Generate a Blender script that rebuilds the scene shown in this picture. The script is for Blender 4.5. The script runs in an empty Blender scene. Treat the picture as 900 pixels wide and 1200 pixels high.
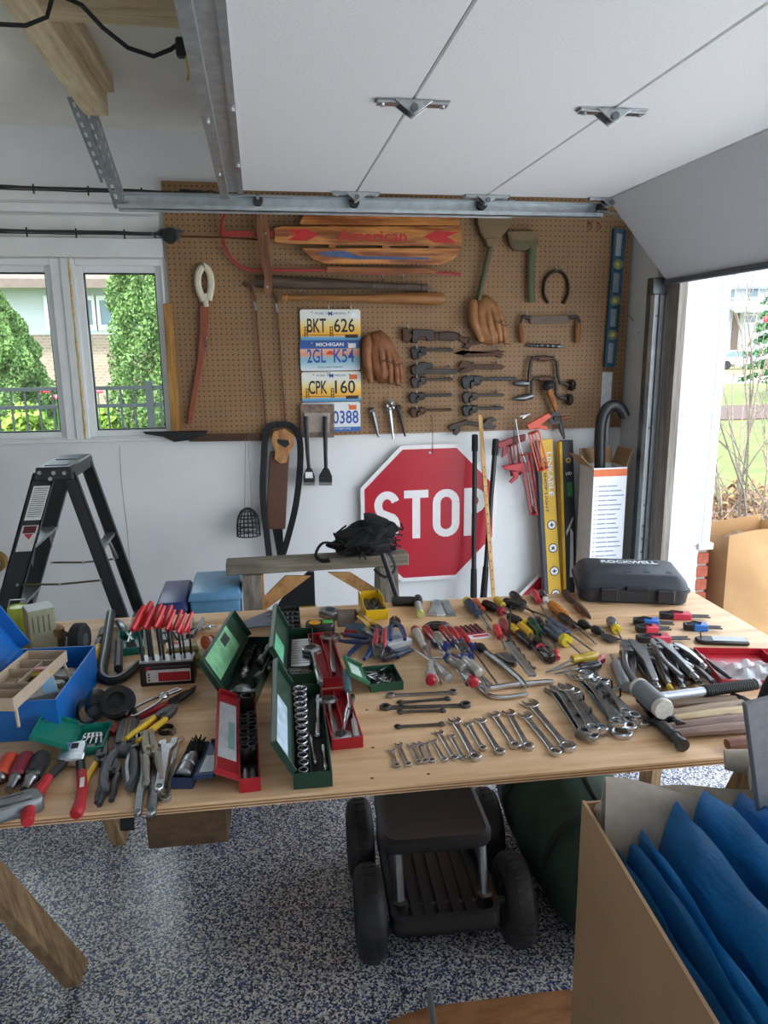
import bpy, bmesh, math, random
import numpy as np
from mathutils import Vector, Matrix, Euler
random.seed(7)
C = bpy.context.scene.collection
SC = bpy.context.scene
PI = math.pi
# ---------------------------------------------------------------- camera (900x1200 frame)
FPX = 870.0
def _axes():
    Y = Vector((302-450, 412-600, FPX)).normalized()
    U = -Vector((57, 4264, FPX)).normalized()
    U = (U - Y*U.dot(Y)).normalized()
    X = Y.cross(U)
    return X, Y, U
AX, AY, AZ = _axes()
EYE = Vector((0, 0, 1.6))
def ray(px, py):
    d = Vector((px-450, py-600, FPX))
    return Vector((AX.dot(d), AY.dot(d), AZ.dot(d)))
def on(px, py, axis, val):
    d = ray(px, py); t = (val-EYE[axis])/d[axis]
    return EYE + d*t
cam_d = bpy.data.cameras.new('camera'); cam = bpy.data.objects.new('camera', cam_d); C.objects.link(cam)
cam_d.sensor_fit = 'VERTICAL'; cam_d.sensor_height = 24.0; cam_d.lens = 24.0*FPX/1200.0
cam_d.clip_start = .02; cam_d.clip_end = 500
right = Vector((AX[0], AY[0], AZ[0])); down = Vector((AX[1], AY[1], AZ[1])); fwd = Vector((AX[2], AY[2], AZ[2]))
cam.matrix_world = Matrix(((right.x, -down.x, -fwd.x, EYE.x), (right.y, -down.y, -fwd.y, EYE.y), (right.z, -down.z, -fwd.z, EYE.z), (0, 0, 0, 1)))
SC.camera = cam
# ---------------------------------------------------------------- sky, sun, exposure
wd = bpy.data.worlds.new('sky'); SC.world = wd; wd.use_nodes = True
nt = wd.node_tree; nt.nodes.clear()
sky = nt.nodes.new('ShaderNodeTexSky'); sky.sky_type = 'HOSEK_WILKIE'; sky.turbidity = 7.0; sky.ground_albedo = .35
sky.sun_direction = Vector((-.35, -.5, .8)).normalized()
mixw = nt.nodes.new('ShaderNodeMix'); mixw.data_type = 'RGBA'; mixw.inputs[0].default_value = .72
mixw.inputs[7].default_value = (.88, .95, 1.04, 1)
nt.links.new(sky.outputs[0], mixw.inputs[6])
bg = nt.nodes.new('ShaderNodeBackground'); bg.inputs[1].default_value = 1.6
wo = nt.nodes.new('ShaderNodeOutputWorld')
nt.links.new(mixw.outputs[2], bg.inputs[0]); nt.links.new(bg.outputs[0], wo.inputs[0])
sun_d = bpy.data.lights.new('sun', 'SUN'); sun = bpy.data.objects.new('sun', sun_d); C.objects.link(sun)
sun_d.energy = 1.9; sun_d.angle = math.radians(4); sun_d.color = (1, .98, .95)
sun.rotation_euler = Vector((-.35, -.5, .8)).to_track_quat('Z', 'Y').to_euler()
sun.location = (-1, -9, 12)
vs = SC.view_settings; vs.view_transform = 'Standard'; vs.look = 'None'; vs.gamma = 1; vs.use_curve_mapping = False
vs.exposure = 2.02
# ---------------------------------------------------------------- materials
def H(h):
    h = h.lstrip('#'); o = []
    for i in (0, 2, 4):
        c = int(h[i:i+2], 16)/255
        o.append(c/12.92 if c <= .04045 else ((c+.055)/1.055)**2.4)
    return tuple(o)
_M = {}
def _mk(name):
    m = bpy.data.materials.new(name); m.use_nodes = True
    n = m.node_tree; b = n.nodes['Principled BSDF']
    return m, n, b
def _ramp(n, fac, stops, interp='LINEAR'):
    r = n.nodes.new('ShaderNodeValToRGB'); e = r.color_ramp; e.interpolation = interp
    while len(e.elements) < len(stops): e.elements.new(.5)
    for el, (p, c) in zip(e.elements, stops):
        el.position = p; el.color = (*c, 1)
    n.links.new(fac, r.inputs[0]); return r.outputs[0]
def _coord(n, scale=(1, 1, 1), out='Object'):
    t = n.nodes.new('ShaderNodeTexCoord'); mp = n.nodes.new('ShaderNodeMapping'); mp.inputs['Scale'].default_value = scale
    n.links.new(t.outputs[out], mp.inputs[0]); return mp.outputs[0]
def _noise(n, vec, scale, detail=4, rough=.6):
    t = n.nodes.new('ShaderNodeTexNoise'); t.inputs['Scale'].default_value = scale; t.inputs['Detail'].default_value = detail
    t.inputs['Roughness'].default_value = rough; n.links.new(vec, t.inputs['Vector']); return t.outputs[0]
def _bump(n, b, h, strength, dist=.002):
    bp = n.nodes.new('ShaderNodeBump'); bp.inputs['Strength'].default_value = strength; bp.inputs['Distance'].default_value = dist
    n.links.new(h, bp.inputs['Height']); n.links.new(bp.outputs[0], b.inputs['Normal'])
def plain(hexc, rough=.5, metal=0.0, var=.12, scale=30, bump=0.0, coat=0.0, spec=.5, trans=0.0):
    """a material with a slight procedural mottling"""
    key = ('p', hexc, rough, metal, var, scale, bump, coat, spec, trans)
    if key in _M: return _M[key]
    m, n, b = _mk('surface_'+hexc.strip('#')); c = H(hexc)
    fac = _noise(n, _coord(n), scale)
    col = _ramp(n, fac, [(.3, tuple(x*(1-var) for x in c)), (.7, tuple(min(1, x*(1+var)) for x in c))])
    n.links.new(col, b.inputs['Base Color'])
    b.inputs['Roughness'].default_value = rough; b.inputs['Metallic'].default_value = metal
    b.inputs['Specular IOR Level'].default_value = spec
    if coat: b.inputs['Coat Weight'].default_value = coat; b.inputs['Coat Roughness'].default_value = .15
    if trans: b.inputs['Transmission Weight'].default_value = trans
    if bump: _bump(n, b, fac, bump)
    _M[key] = m; return m
def metal(hexc='#b9bcc0', rough=.3, rust=0.0, scale=60, m_=1.0):
    key = ('m', hexc, rough, rust, scale, m_)
    if key in _M: return _M[key]
    m, n, b = _mk('metal_'+hexc.strip('#')); c = H(hexc)
    v = _coord(n); fac = _noise(n, v, scale, 6)
    rc = H('#5a3a28')
    stops = [(.35, tuple(x*.75 for x in c)), (.65, c)]
    if rust: stops = [(.25, tuple(x*.5 for x in c)), (.5, c), (.75-.2*rust, tuple(c[i]*(1-rust)+rc[i]*rust for i in range(3)))]
    n.links.new(_ramp(n, fac, stops), b.inputs['Base Color'])
    b.inputs['Metallic'].default_value = m_; b.inputs['Roughness'].default_value = rough
    _M[key] = m; return m
def wood(h1, h2, scale=6, stretch=(1, 12, 12), rough=.6, bump=.15, coat=0):
    key = ('w', h1, h2, scale, stretch, rough, bump, coat)
    if key in _M: return _M[key]
    m, n, b = _mk('wood_'+h1.strip('#')); v = _coord(n, stretch)
    f1 = _noise(n, v, scale, 8, .65)
    a, c = H(h1), H(h2); d = tuple(x*.6 for x in c)
    n.links.new(_ramp(n, f1, [(.28, d), (.42, c), (.62, a), (.8, tuple(min(1, x*1.12) for x in a))]), b.inputs['Base Color'])
    b.inputs['Roughness'].default_value = rough
    if coat: b.inputs['Coat Weight'].default_value = coat
    if bump: _bump(n, b, f1, bump, .003)
    _M[key] = m; return m
def emissive_free_glass():
    if 'glass' in _M: return _M['glass']
    m, n, b = _mk('window_glass')
    tr = n.nodes.new('ShaderNodeBsdfTransparent'); gl = n.nodes.new('ShaderNodeBsdfGlossy'); gl.inputs['Roughness'].default_value = .02
    mx = n.nodes.new('ShaderNodeMixShader'); fr = n.nodes.new('ShaderNodeFresnel'); fr.inputs[0].default_value = 1.35
    nz = _noise(n, _coord(n), 3); tr.inputs[0].default_value = (.93, .97, .96, 1)
    n.links.new(fr.outputs[0], mx.inputs[0]); n.links.new(tr.outputs[0], mx.inputs[1]); n.links.new(gl.outputs[0], mx.inputs[2])
    n.links.new(mx.outputs[0], n.nodes['Material Output'].inputs[0]); _M['glass'] = m; return m
def clear_plastic(hexc='#ffffff', alpha=.35, rough=.15):
    key = ('cp', hexc, alpha)
    if key in _M: return _M[key]
    m, n, b = _mk('clear_plastic'); c = H(hexc)
    f = _noise(n, _coord(n), 40)
    n.links.new(_ramp(n, f, [(.3, tuple(x*.85 for x in c)), (.7, c)]), b.inputs['Base Color'])
    b.inputs['Roughness'].default_value = rough; b.inputs['Alpha'].default_value = alpha
    _bump(n, b, f, .4, .004); _M[key] = m; return m
# ---------------------------------------------------------------- mesh builder
def Rz(a): return Matrix.Rotation(a, 4, 'Z')
def Rx(a): return Matrix.Rotation(a, 4, 'X')
def Ry(a): return Matrix.Rotation(a, 4, 'Y')
def Tr(x, y=0, z=0): return Matrix.Translation((x, y, z))
class MB:
    def __init__(s): s.v = []; s.f = []; s.m = Matrix.Identity(4)
    def add(s, vs_, fs):
        o = len(s.v); s.v += [s.m @ Vector(p) for p in vs_]; s.f += [tuple(i+o for i in f) for f in fs]; return s
    def box(s, c, d):
        x, y, z = c; a, b, e = d[0]/2, d[1]/2, d[2]/2
        return s.add([(x-a, y-b, z-e), (x+a, y-b, z-e), (x+a, y+b, z-e), (x-a, y+b, z-e), (x-a, y-b, z+e), (x+a, y-b, z+e), (x+a, y+b, z+e), (x-a, y+b, z+e)],
                     [(0, 3, 2, 1), (4, 5, 6, 7), (0, 1, 5, 4), (1, 2, 6, 5), (2, 3, 7, 6), (3, 0, 4, 7)])
    def bx(s, x0, x1, y0, y1, z0, z1): return s.box(((x0+x1)/2, (y0+y1)/2, (z0+z1)/2), (x1-x0, y1-y0, z1-z0))
    def prism(s, pts, z0, z1, axis='z'):
        n = len(pts)
        def P(p, z): return (p[0], p[1], z) if axis == 'z' else ((p[0], z, p[1]) if axis == 'y' else (z, p[0], p[1]))
        return s.add([P(p, z0) for p in pts]+[P(p, z1) for p in pts],
                     [tuple(range(n-1, -1, -1)), tuple(range(n, 2*n))]+[(i, (i+1) % n, n+(i+1) % n, n+i) for i in range(n)])
    def frustum(s, x0, x1, y0, y1, z0, z1, inset):
        i = inset
        return s.add([(x0, y0, z0), (x1, y0, z0), (x1, y1, z0), (x0, y1, z0), (x0+i, y0+i, z1), (x1-i, y0+i, z1), (x1-i, y1-i, z1), (x0+i, y1-i, z1)],
                     [(0, 3, 2, 1), (4, 5, 6, 7), (0, 1, 5, 4), (1, 2, 6, 5), (2, 3, 7, 6), (3, 0, 4, 7)])
    def tube(s, pts, r, n=8, flat=1.0, closed=False, up0=None):
        pts = [Vector(p) for p in pts]; k = len(pts)
        rr = r if isinstance(r, (list, tuple)) else [r]*k
        up = Vector(up0) if up0 else None; V = []; F = []
        for i, p in enumerate(pts):
            if closed: t = pts[(i+1) % k]-pts[i-1]
            else: t = pts[min(i+1, k-1)]-pts[max(i-1, 0)]
            t = t.normalized() if t.length > 1e-9 else Vector((1, 0, 0))
            if up is None:
                up = Vector((0, 0, 1)) if abs(t.z) < .9 else Vector((0, 1, 0))
            a = t.cross(up)
            if a.length < 1e-5: a = t.cross(Vector((1, 0, 0)))
            a.normalize(); b = a.cross(t).normalized(); up = b
            for j in range(n):
                w = 2*PI*(j+.5)/n
                V.append(p + a*math.cos(w)*rr[i] + b*math.sin(w)*rr[i]*flat)
        m = k if closed else k-1
        for i in range(m):
            for j in range(n):
                q = ((i+1) % k)*n
                F.append((i*n+j, i*n+(j+1) % n, q+(j+1) % n, q+j))
        if not closed: F += [tuple(range(n-1, -1, -1)), tuple(range((k-1)*n, k*n))]
        return s.add(V, F)
    def cyl(s, p0, p1, r0, r1=None, n=12): return s.tube([p0, p1], [r0, r0 if r1 is None else r1], n)
    def lathe(s, prof, n=16, axis='z', closed=False):
        V = []; F = []; k = len(prof)
        for (r, z) in prof:
            for j in range(n):
                w = 2*PI*(j+.5)/n; a, b = r*math.cos(w), r*math.sin(w)
                V.append((a, b, z) if axis == 'z' else ((z, a, b) if axis == 'x' else (a, z, b)))
        for i in range(k if closed else k-1):
            q = ((i+1) % k)*n
            for j in range(n): F.append((i*n+j, i*n+(j+1) % n, q+(j+1) % n, q+j))
        if not closed: F += [tuple(range(n-1, -1, -1)), tuple(range((k-1)*n, k*n))]
        return s.add(V, F)
    def ring(s, c, r0, r1, z0, z1, n=20, squash=1.0):
        old = s.m; s.m = old @ Tr(*c)
        s.lathe([(r1, z0), (r1, z1), (r0, z1), (r0, z0)], n, closed=True); s.m = old; return s
    def ball(s, c, r, n=10, k=6):
        c = Vector(c); r = r if isinstance(r, (tuple, list)) else (r, r, r); V = []; F = []
        for i in range(1, k):
            t = PI*i/k
            for j in range(n):
                w = 2*PI*j/n; V.append((c.x+r[0]*math.sin(t)*math.cos(w), c.y+r[1]*math.sin(t)*math.sin(w), c.z+r[2]*math.cos(t)))
        V += [(c.x, c.y, c.z+r[2]), (c.x, c.y, c.z-r[2])]; a = len(V)-2
        for i in range(k-2):
            for j in range(n): F.append((i*n+j, (i+1)*n+j, (i+1)*n+(j+1) % n, i*n+(j+1) % n))
        for j in range(n): F += [(a, j, (j+1) % n), (a+1, (k-2)*n+(j+1) % n, (k-2)*n+j)]
        return s.add(V, F)
    def grid(s, fn, nu, nv, thick=None):
        """a sheet fn(u,v)->point, u,v in 0..1; thick gives it a back side"""
        V = [Vector(fn(i/nu, j/nv)) for i in range(nu+1) for j in range(nv+1)]
        idx = lambda i, j: i*(nv+1)+j
        F = [(idx(i, j), idx(i+1, j), idx(i+1, j+1), idx(i, j+1)) for i in range(nu) for j in range(nv)]
        if thick:
            nrm = [Vector((0, 0, 0)) for _ in V]
            for f in F:
                q = (V[f[1]]-V[f[0]]).cross(V[f[3]]-V[f[0]])
                for k in f: nrm[k] += q
            o = len(V); B = [V[k]-(nrm[k].normalized() if nrm[k].length > 0 else Vector((0, 0, 1)))*thick for k in range(o)]
            F2 = [tuple(o+k for k in reversed(f)) for f in F]
            bd = [idx(i, 0) for i in range(nu+1)]+[idx(nu, j) for j in range(1, nv+1)]+[idx(i, nv) for i in range(nu-1, -1, -1)]+[idx(0, j) for j in range(nv-1, 0, -1)]
            F3 = [(bd[k], bd[(k+1) % len(bd)], o+bd[(k+1) % len(bd)], o+bd[k]) for k in range(len(bd))]
            V = V+B; F = F+F2+F3
        return s.add(V, F)
    def text(s, st, x, y, z, h, w=None, depth=.0004, bold=0.0, align='c'):
        """flat lettering in the local XY plane: height h, optional total width w"""
        V, F, wd_, ht = textmesh(st, bold)
        k = h/ht; kx = k if w is None else w/wd_
        W_ = wd_*kx; ox = x-(W_/2 if align == 'c' else 0)
        return s.add([(ox+p[0]*kx, y+p[1]*k, z+(depth if p[2] > 0 else 0)) for p in V], F)
    def build(s, name, mat, parent=None, smooth=35, bevel=0.0, seg=1, recalc=True):
        me = bpy.data.meshes.new(name); bm = bmesh.new()
        vv = [bm.verts.new(p) for p in s.v]
        for f in s.f:
            try: bm.faces.new([vv[i] for i in f])
            except ValueError: pass
        if bevel:
            bm.normal_update()
            es = [e for e in bm.edges if len(e.link_faces) == 2 and e.calc_face_angle(0) > .6]
            bmesh.ops.bevel(bm, geom=es, offset=bevel, segments=seg, affect='EDGES', profile=.5, clamp_overlap=True)
        if recalc: bmesh.ops.recalc_face_normals(bm, faces=bm.faces)
        bm.to_mesh(me); bm.free()
        if smooth:
            for p in me.polygons: p.use_smooth = True
            me.set_sharp_from_angle(angle=math.radians(smooth))
        me.materials.append(mat)
        o = bpy.data.objects.new(name, me); C.objects.link(o)
        if parent: o.parent = parent
        return o
_TX = {}
def textmesh(st, bold=0.0):
    k = (st, bold)
    if k in _TX: return _TX[k]
    cu = bpy.data.curves.new('t', 'FONT'); cu.body = st; cu.size = 1; cu.resolution_u = 3; cu.offset = bold; cu.extrude = .01
    o = bpy.data.objects.new('t', cu); C.objects.link(o)
    dg = bpy.context.evaluated_depsgraph_get(); me = bpy.data.meshes.new_from_object(o.evaluated_get(dg))
    V = np.array([v.co[:] for v in me.vertices]); F = [tuple(p.vertices) for p in me.polygons]
    V[:, 0] -= V[:, 0].min(); V[:, 1] -= V[:, 1].min()
    _TX[k] = ([tuple(p) for p in V], F, V[:, 0].max(), V[:, 1].max())
    bpy.data.objects.remove(o); bpy.data.curves.remove(cu); bpy.data.meshes.remove(me)
    return _TX[k]
# ---------------------------------------------------------------- objects
def tag(o, label, cat, group=None):
    o['label'] = label; o['category'] = cat
    if group: o['group'] = group
    return o
def struct(o): o['kind'] = 'structure'; return o
def thing(name, label, cat, loc=(0, 0, 0), rot=None, group=None, sc=None):
    o = bpy.data.objects.new(name, None); C.objects.link(o); o.empty_display_size = .02
    m = Tr(*loc)
    if rot is not None: m = m @ (rot if isinstance(rot, Matrix) else Rz(rot))
    if sc: m = m @ Matrix.Scale(sc, 4)
    o.matrix_world = m
    return tag(o, label, cat, group)
def put(o, loc, rot=0.0):
    o.matrix_world = Tr(*loc) @ (rot if isinstance(rot, Matrix) else Rz(rot)); return o
def dup(root, label=None, group=None):
    def cp(o, par):
        c = o.copy(); C.objects.link(c); c.parent = par
        for ch in o.children: cp(ch, c)
        return c
    r = cp(root, None)
    if label: r['label'] = label
    if group: r['group'] = group
    return r
W = 3.9            # face of the back wall
X0 = 1.99          # inner face of the wall with the garage door
TZ = .76           # table top
def wp(px, py, off=0.0): return on(px, py, 1, W-off)
def tp(px, py, z=TZ): return on(px, py, 2, z)
def fp(px, py): return on(px, py, 2, 0)

def upm(v):
    """frame whose Z runs along v, X staying as close to world X as it can"""
    z = v.normalized(); x = Vector((1, 0, 0)); x = (x-z*x.dot(z)).normalized(); y = z.cross(x)
    return Matrix(((x.x, y.x, z.x, 0), (x.y, y.y, z.y, 0), (x.z, y.z, z.z, 0), (0, 0, 0, 1)))
# ================================================================ the room
def flake_floor():
    m, n, b = _mk('epoxy_flake_floor'); v = _coord(n)
    vo = n.nodes.new('ShaderNodeTexVoronoi'); vo.inputs['Scale'].default_value = 210; n.links.new(v, vo.inputs['Vector'])
    sp = n.nodes.new('ShaderNodeSeparateColor'); n.links.new(vo.outputs['Color'], sp.inputs[0])
    c1 = _ramp(n, sp.outputs[0], [(0, H('#10172e')), (.14, H('#2c4a86')), (.28, H('#767f8c')), (.43, H('#b2b4b6')), (.62, H('#dedddb')), (.89, H('#363e4e'))], 'CONSTANT')
    n.links.new(c1, b.inputs['Base Color']); b.inputs['Roughness'].default_value = .28
    b.inputs['Coat Weight'].default_value = .15; b.inputs['Coat Roughness'].default_value = .15
    _bump(n, b, sp.outputs[1], .08, .001); return m
WHITE_WALL = plain('#e6e7e7', .75, var=.05, scale=3, bump=.05)
CEIL = plain('#f4efe4', .85, var=.05, scale=4, bump=.05)
WHITE_PVC = plain('#e9ebec', .4, var=.03, scale=8)
TRIMW = plain('#e4e5e4', .55, var=.05, scale=10)
mb = MB(); mb.bx(-4, 2.25, -5.4, W+.2, -.2, 0); struct(mb.build('floor', flake_floor()))
# window opening in the back wall
wxa, wxb = wp(-110, 310).x, wp(191, 310).x
wza, wzb = wp(100, 515).z, wp(100, 303).z
CZ = 2.62
mb = MB()
mb.bx(-4, wxa, W, W+.16, 0, CZ); mb.bx(wxb, X0+.26, W, W+.16, 0, CZ); mb.bx(wxa, wxb, W, W+.16, 0, wza); mb.bx(wxa, wxb, W, W+.16, wzb, CZ)
wb = struct(mb.build('wall_back', WHITE_WALL))
mb = MB(); mb.tube([wp(x, y, .0006) for x, y in ((140, 522), (142, 560), (145, 590), (149, 620), (151, 645), (153, 690))], .0011, 5); mb.build('crack', plain('#8c8d8f', .9), wb)
mb = MB(); mb.bx(-3.35, -3.2, -5.4, W+.16, 0, CZ); struct(mb.build('wall_left', WHITE_WALL))  # unseen wall, set closer in to bounce more light
mb = MB(); mb.bx(-4, X0+.26, -5.55, -5.4, 0, CZ); struct(mb.build('wall_near', WHITE_WALL))
mb = MB(); mb.bx(-4.15, X0+.26, -5.55, W+.16, CZ, CZ+.12); struct(mb.build('ceiling', CEIL))
JY = 3.38; JN = -1.5
mb = MB(); mb.bx(X0, X0+.12, JY, W, 0, CZ); mb.bx(X0, X0+.12, -2.1, JN, 0, CZ); mb.bx(X0, X0+.12, -5.4, -4.9, 0, CZ); mb.bx(X0, X0+.12, -4.9, -2.1, 2.15, CZ); mb.bx(X0, X0+.12, JN, JY, 2.3, CZ)  # second doorway behind the camera is unseen, added to let in more daylight
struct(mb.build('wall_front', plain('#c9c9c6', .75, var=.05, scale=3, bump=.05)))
# lapped white boards over the windows
for i, (pa, pb) in enumerate(((222, 236), (238, 250), (252, 272))):
    za, zb = wp(100, pb).z, wp(100, pa).z
    mb = MB(); mb.bx(-2.2, wp(186, 250).x, W-.010-.006*i, W, za, zb-.004); struct(mb.build('trim_%d' % (i+1), TRIMW, bevel=.002))
mb = MB(); mb.bx(-2.2, wp(191, 290).x, W-.025, W, wp(100, 302).z, wp(100, 279).z); struct(mb.build('trim_4', TRIMW, bevel=.003))
# windows: frames with sashes and panes
GL = emissive_free_glass()
DARKGASKET = plain('#24272a', .6)
def window(n, gx0, gx1, gz0, gz1, ox0, ox1):
    f = MB(); y0, y1 = W-.012, W+.10
    f.bx(ox0, gx0-.03, y0, y1, wza, wzb); f.bx(gx1+.03, ox1, y0, y1, wza, wzb)
    f.bx(gx0-.03, gx1+.03, y0, y1, wza, gz0-.03); f.bx(gx0-.03, gx1+.03, y0, y1, gz1+.03, wzb)
    fr = struct(f.build('window_%d' % n, WHITE_PVC, bevel=.004))
    s = MB(); ya, yb = W+.015, W+.075
    s.bx(gx0-.032, gx0, ya, yb, gz0-.032, gz1+.032); s.bx(gx1, gx1+.032, ya, yb, gz0-.032, gz1+.032); s.bx(gx0, gx1, ya, yb, gz0-.032, gz0); s.bx(gx0, gx1, ya, yb, gz1, gz1+.032)
    s.build('sash', WHITE_PVC, fr, bevel=.003)
    g = MB(); t = .006
    g.bx(gx0, gx0+t, W+.03, W+.05, gz0, gz1); g.bx(gx1-t, gx1, W+.03, W+.05, gz0, gz1); g.bx(gx0+t, gx1-t, W+.03, W+.05, gz0, gz0+t); g.bx(gx0+t, gx1-t, W+.03, W+.05, gz1-t, gz1)
    g.build('gasket', DARKGASKET, fr)
    p = MB(); p.bx(gx0+.001, gx1-.001, W+.044, W+.048, gz0+.001, gz1-.001); p.build('pane', GL, fr)
a, b = wp(97, 320, -.04), wp(197, 502, -.04)
window(1, wp(98, 320, -.04).x, wp(188, 400, -.04).x, b.z, a.z, wp(80, 303).x, wxb)
window(2, wp(-85, 320, -.04).x, wp(54, 320, -.04).x, b.z, a.z, wxa, wp(70, 303).x)
mb = MB(); mb.bx(wp(70, 303).x, wp(80, 303).x, W-.02, W+.1, wza, wzb); struct(mb.build('trim_5', TRIMW, bevel=.003))
mb = MB(); mb.tube([(wp(81, 306).x+.001+random.uniform(-.002, .002), W-.016, wzb-(wzb-wza)*i/24) for i in range(25)], [.004+random.random()*.004 for _ in range(25)], 6)
struct(mb.build('trim_6', plain('#c9b27c', .9, var=.3, scale=60)))
mb = MB(); mb.bx(-2.2, wp(206, 516).x, W-.03, W, wza-.012, wza+.004); struct(mb.build('trim_7', TRIMW, bevel=.003))
# garage door jamb: weathered inner stop, white return, brick base
JAMBW = plain('#c9cfd5', .5, var=.03, scale=5)
mb = MB(); mb.bx(X0-.012, X0+.03, JY-.012, 3.475, 0, 2.15); struct(mb.build('trim_8', wood('#8d857c', '#6b645c', 5, (10, 10, .6), .7)))
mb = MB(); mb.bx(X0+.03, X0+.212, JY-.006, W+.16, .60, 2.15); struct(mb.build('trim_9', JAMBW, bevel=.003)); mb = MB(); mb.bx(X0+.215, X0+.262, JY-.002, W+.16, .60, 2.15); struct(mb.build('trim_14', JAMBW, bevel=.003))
mb = MB(); mb.bx(X0+.03, X0+.2, JY-.004, W+.16, 0, .60); struct(mb.build('trim_10', JAMBW))
mb = MB(); mb.bx(X0+.2, X0+.255, JY+.006, W+.16, 0, .58)
bw = struct(mb.build('wall_brick', plain('#a89a8e', .9, var=.1, scale=80, bump=.3)))
mb = MB(); mb.bx(X0+.19, X0+.275, JY-.02, W+.16, .58, .615); mb.build('stone_cap', plain('#d8d5cc', .8, var=.08), bw, bevel=.004)
brickm = MB(); brickm.bx(0, .066, 0, .19, 0, .057)
BR = [plain(c, .85, var=.25, scale=40, bump=.4) for c in ('#a2533f', '#b5654c', '#94483a')]
bprot = None
for r in range(8):
    for k in range(3):
        o = brickm.build('brick', BR[(r*3+k*2) % 3], bw, bevel=.003) if bprot is None else bprot.copy()
        if bprot is None: bprot = o
        else: C.objects.link(o); o.parent = bw; 
        o.location = (X0+.196, JY-.006+k*.2-(.1 if r % 2 and k else 0), .003+r*.0715)
# ================================================================ outside
GRASS = plain('#59692f', .9, var=.3, scale=2.5, bump=.3)
mb = MB(); mb.bx(-60, 90, W+.3, 120, -.3, -.16); struct(mb.build('lawn', GRASS))
CONC = plain('#d9d8d5', .85, var=.08, scale=3, bump=.15)
mb = MB(); mb.bx(2.25, 16, -9, 3.9, -.2, -.02); struct(mb.build('driveway', CONC))
mb = MB(); mb.bx(-60, 90, -40, W+.3, -.4, -.21); struct(mb.build('yard', GRASS))
MULCH = plain('#4f3f3a', .95, var=.35, scale=25, bump=.6)
def slab(name, ya, yb, z, mat, xa=-60, xb=90):
    mb = MB(); mb.bx(xa, xb, ya, yb, z-.05, z); return struct(mb.build(name, mat))
slab('mulch_bed', 16.5, 20.5, -.13, MULCH, 6, 90)
slab('street', 33, 42, -.12, plain('#a8a7a5', .9, var=.05, scale=1), 8, 90)
slab('planting_bed', W+.35, 7.5, -.145, MULCH, 2.3, 8)
def leaves(name, mat, parent, pts, size, n_per=1, up=.0):
    """many little leaf quads around the given points (numpy)"""
    rng = np.random.default_rng(len(pts)); P = np.repeat(np.array(pts, float), n_per, 0); N = len(P)
    a = rng.normal(size=(N, 3)); a /= np.linalg.norm(a, axis=1)[:, None]
    b = rng.normal(size=(N, 3)); b[:, 2] += up; b -= a*(a*b).sum(1)[:, None]; b /= np.linalg.norm(b, axis=1)[:, None]
    s = size*(.6+.8*rng.random((N, 1)))
    V = np.stack([P-a*s*.5, P+b*s-a*s*.1, P+a*s*.5, P-b*s*.6], 1).reshape(-1, 3)
    me = bpy.data.meshes.new(name); me.vertices.add(4*N); me.vertices.foreach_set('co', V.ravel())
    me.loops.add(4*N); me.loops.foreach_set('vertex_index', np.arange(4*N)); me.polygons.add(N); me.polygons.foreach_set('loop_start', np.arange(N)*4)
    me.update(calc_edges=True); me.materials.append(mat)
    o = bpy.data.objects.new(name, me); C.objects.link(o); o.parent = parent
    return o
LEAF = plain('#6c8a4c', .7, var=.4, scale=3)
LEAF2 = plain('#3c6b2f', .7, var=.45, scale=3)
def conifer(label, x, y, h, r, n, seed, flat=False):
    rng = np.random.default_rng(seed); t = thing('arborvitae', label, 'tree', (x, y, -.16))
    k = MB(); k.tube([(0, 0, 0), (0, 0, h*.9)], [.06, .015], 8); k.build('trunk', wood('#6b5138', '#49362a'), t)
    th = rng.random(n)*2*PI; z = rng.random(n)**.8; prof = np.clip(np.sin(np.clip(z, 0, 1)**.55*PI)**.7, .06, 1)
    lump = 1+.16*np.sin(th*5+z*17)+.1*np.sin(th*9-z*31)
    rr = r*prof*lump*(.62+.4*rng.random(n)**.4)
    pts = np.stack([rr*np.cos(th), rr*np.sin(th), .06*h+z*h*.94], 1)
    f = leaves('foliage', LEAF, t, pts, .024, up=1.5); f['kind'] = 'stuff'
    return t
p = on(15, 420, 1, 9.0); conifer('rounded green arborvitae behind the fence, filling the left window', p.x-.22, 9.0, 2.6, .62, 75000, 1)
p = on(186, 420, 1, 8.2); conifer('tall columnar green arborvitae behind the fence, seen through the right window', p.x+.02, 8.2, 4.1, .47, 75000, 2)
# low shrubs and flowers behind the fence
for i, (px, py, Y, r, lb) in enumerate(((30, 486, 8.1, .45, 'low yellow green shrub at the fence under the rounded arborvitae'), (120, 492, 8.0, .33, 'low green shrub at the fence between the two arborvitae'))):
    c = on(px, py, 1, Y); t = thing('low_shrub', lb, 'shrub', (c.x, Y, -.16)); rng = np.random.default_rng(i+20)
    q = rng.normal(size=(7000, 3)); q /= np.linalg.norm(q, axis=1)[:, None]; q *= (rng.random((7000, 1))**.4); q[:, 2] = abs(q[:, 2])*(c.z+.3)/r
    leaves('foliage', plain('#8aa83f', .7, var=.4, scale=4), t, q*np.array([r, r*.7, r]), .05)['kind'] = 'stuff'
    k = MB(); [k.tube([(random.uniform(-.1, .1), random.uniform(-.1, .1), 0), (random.uniform(-.3, .3), random.uniform(-.2, .2), c.z*.8)], .008, 5) for _ in range(8)]; k.build('stem', wood('#6b5138', '#49362a'), t)
FLW = [plain('#c9434f', .6), plain('#d96a7a', .6)]
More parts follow.
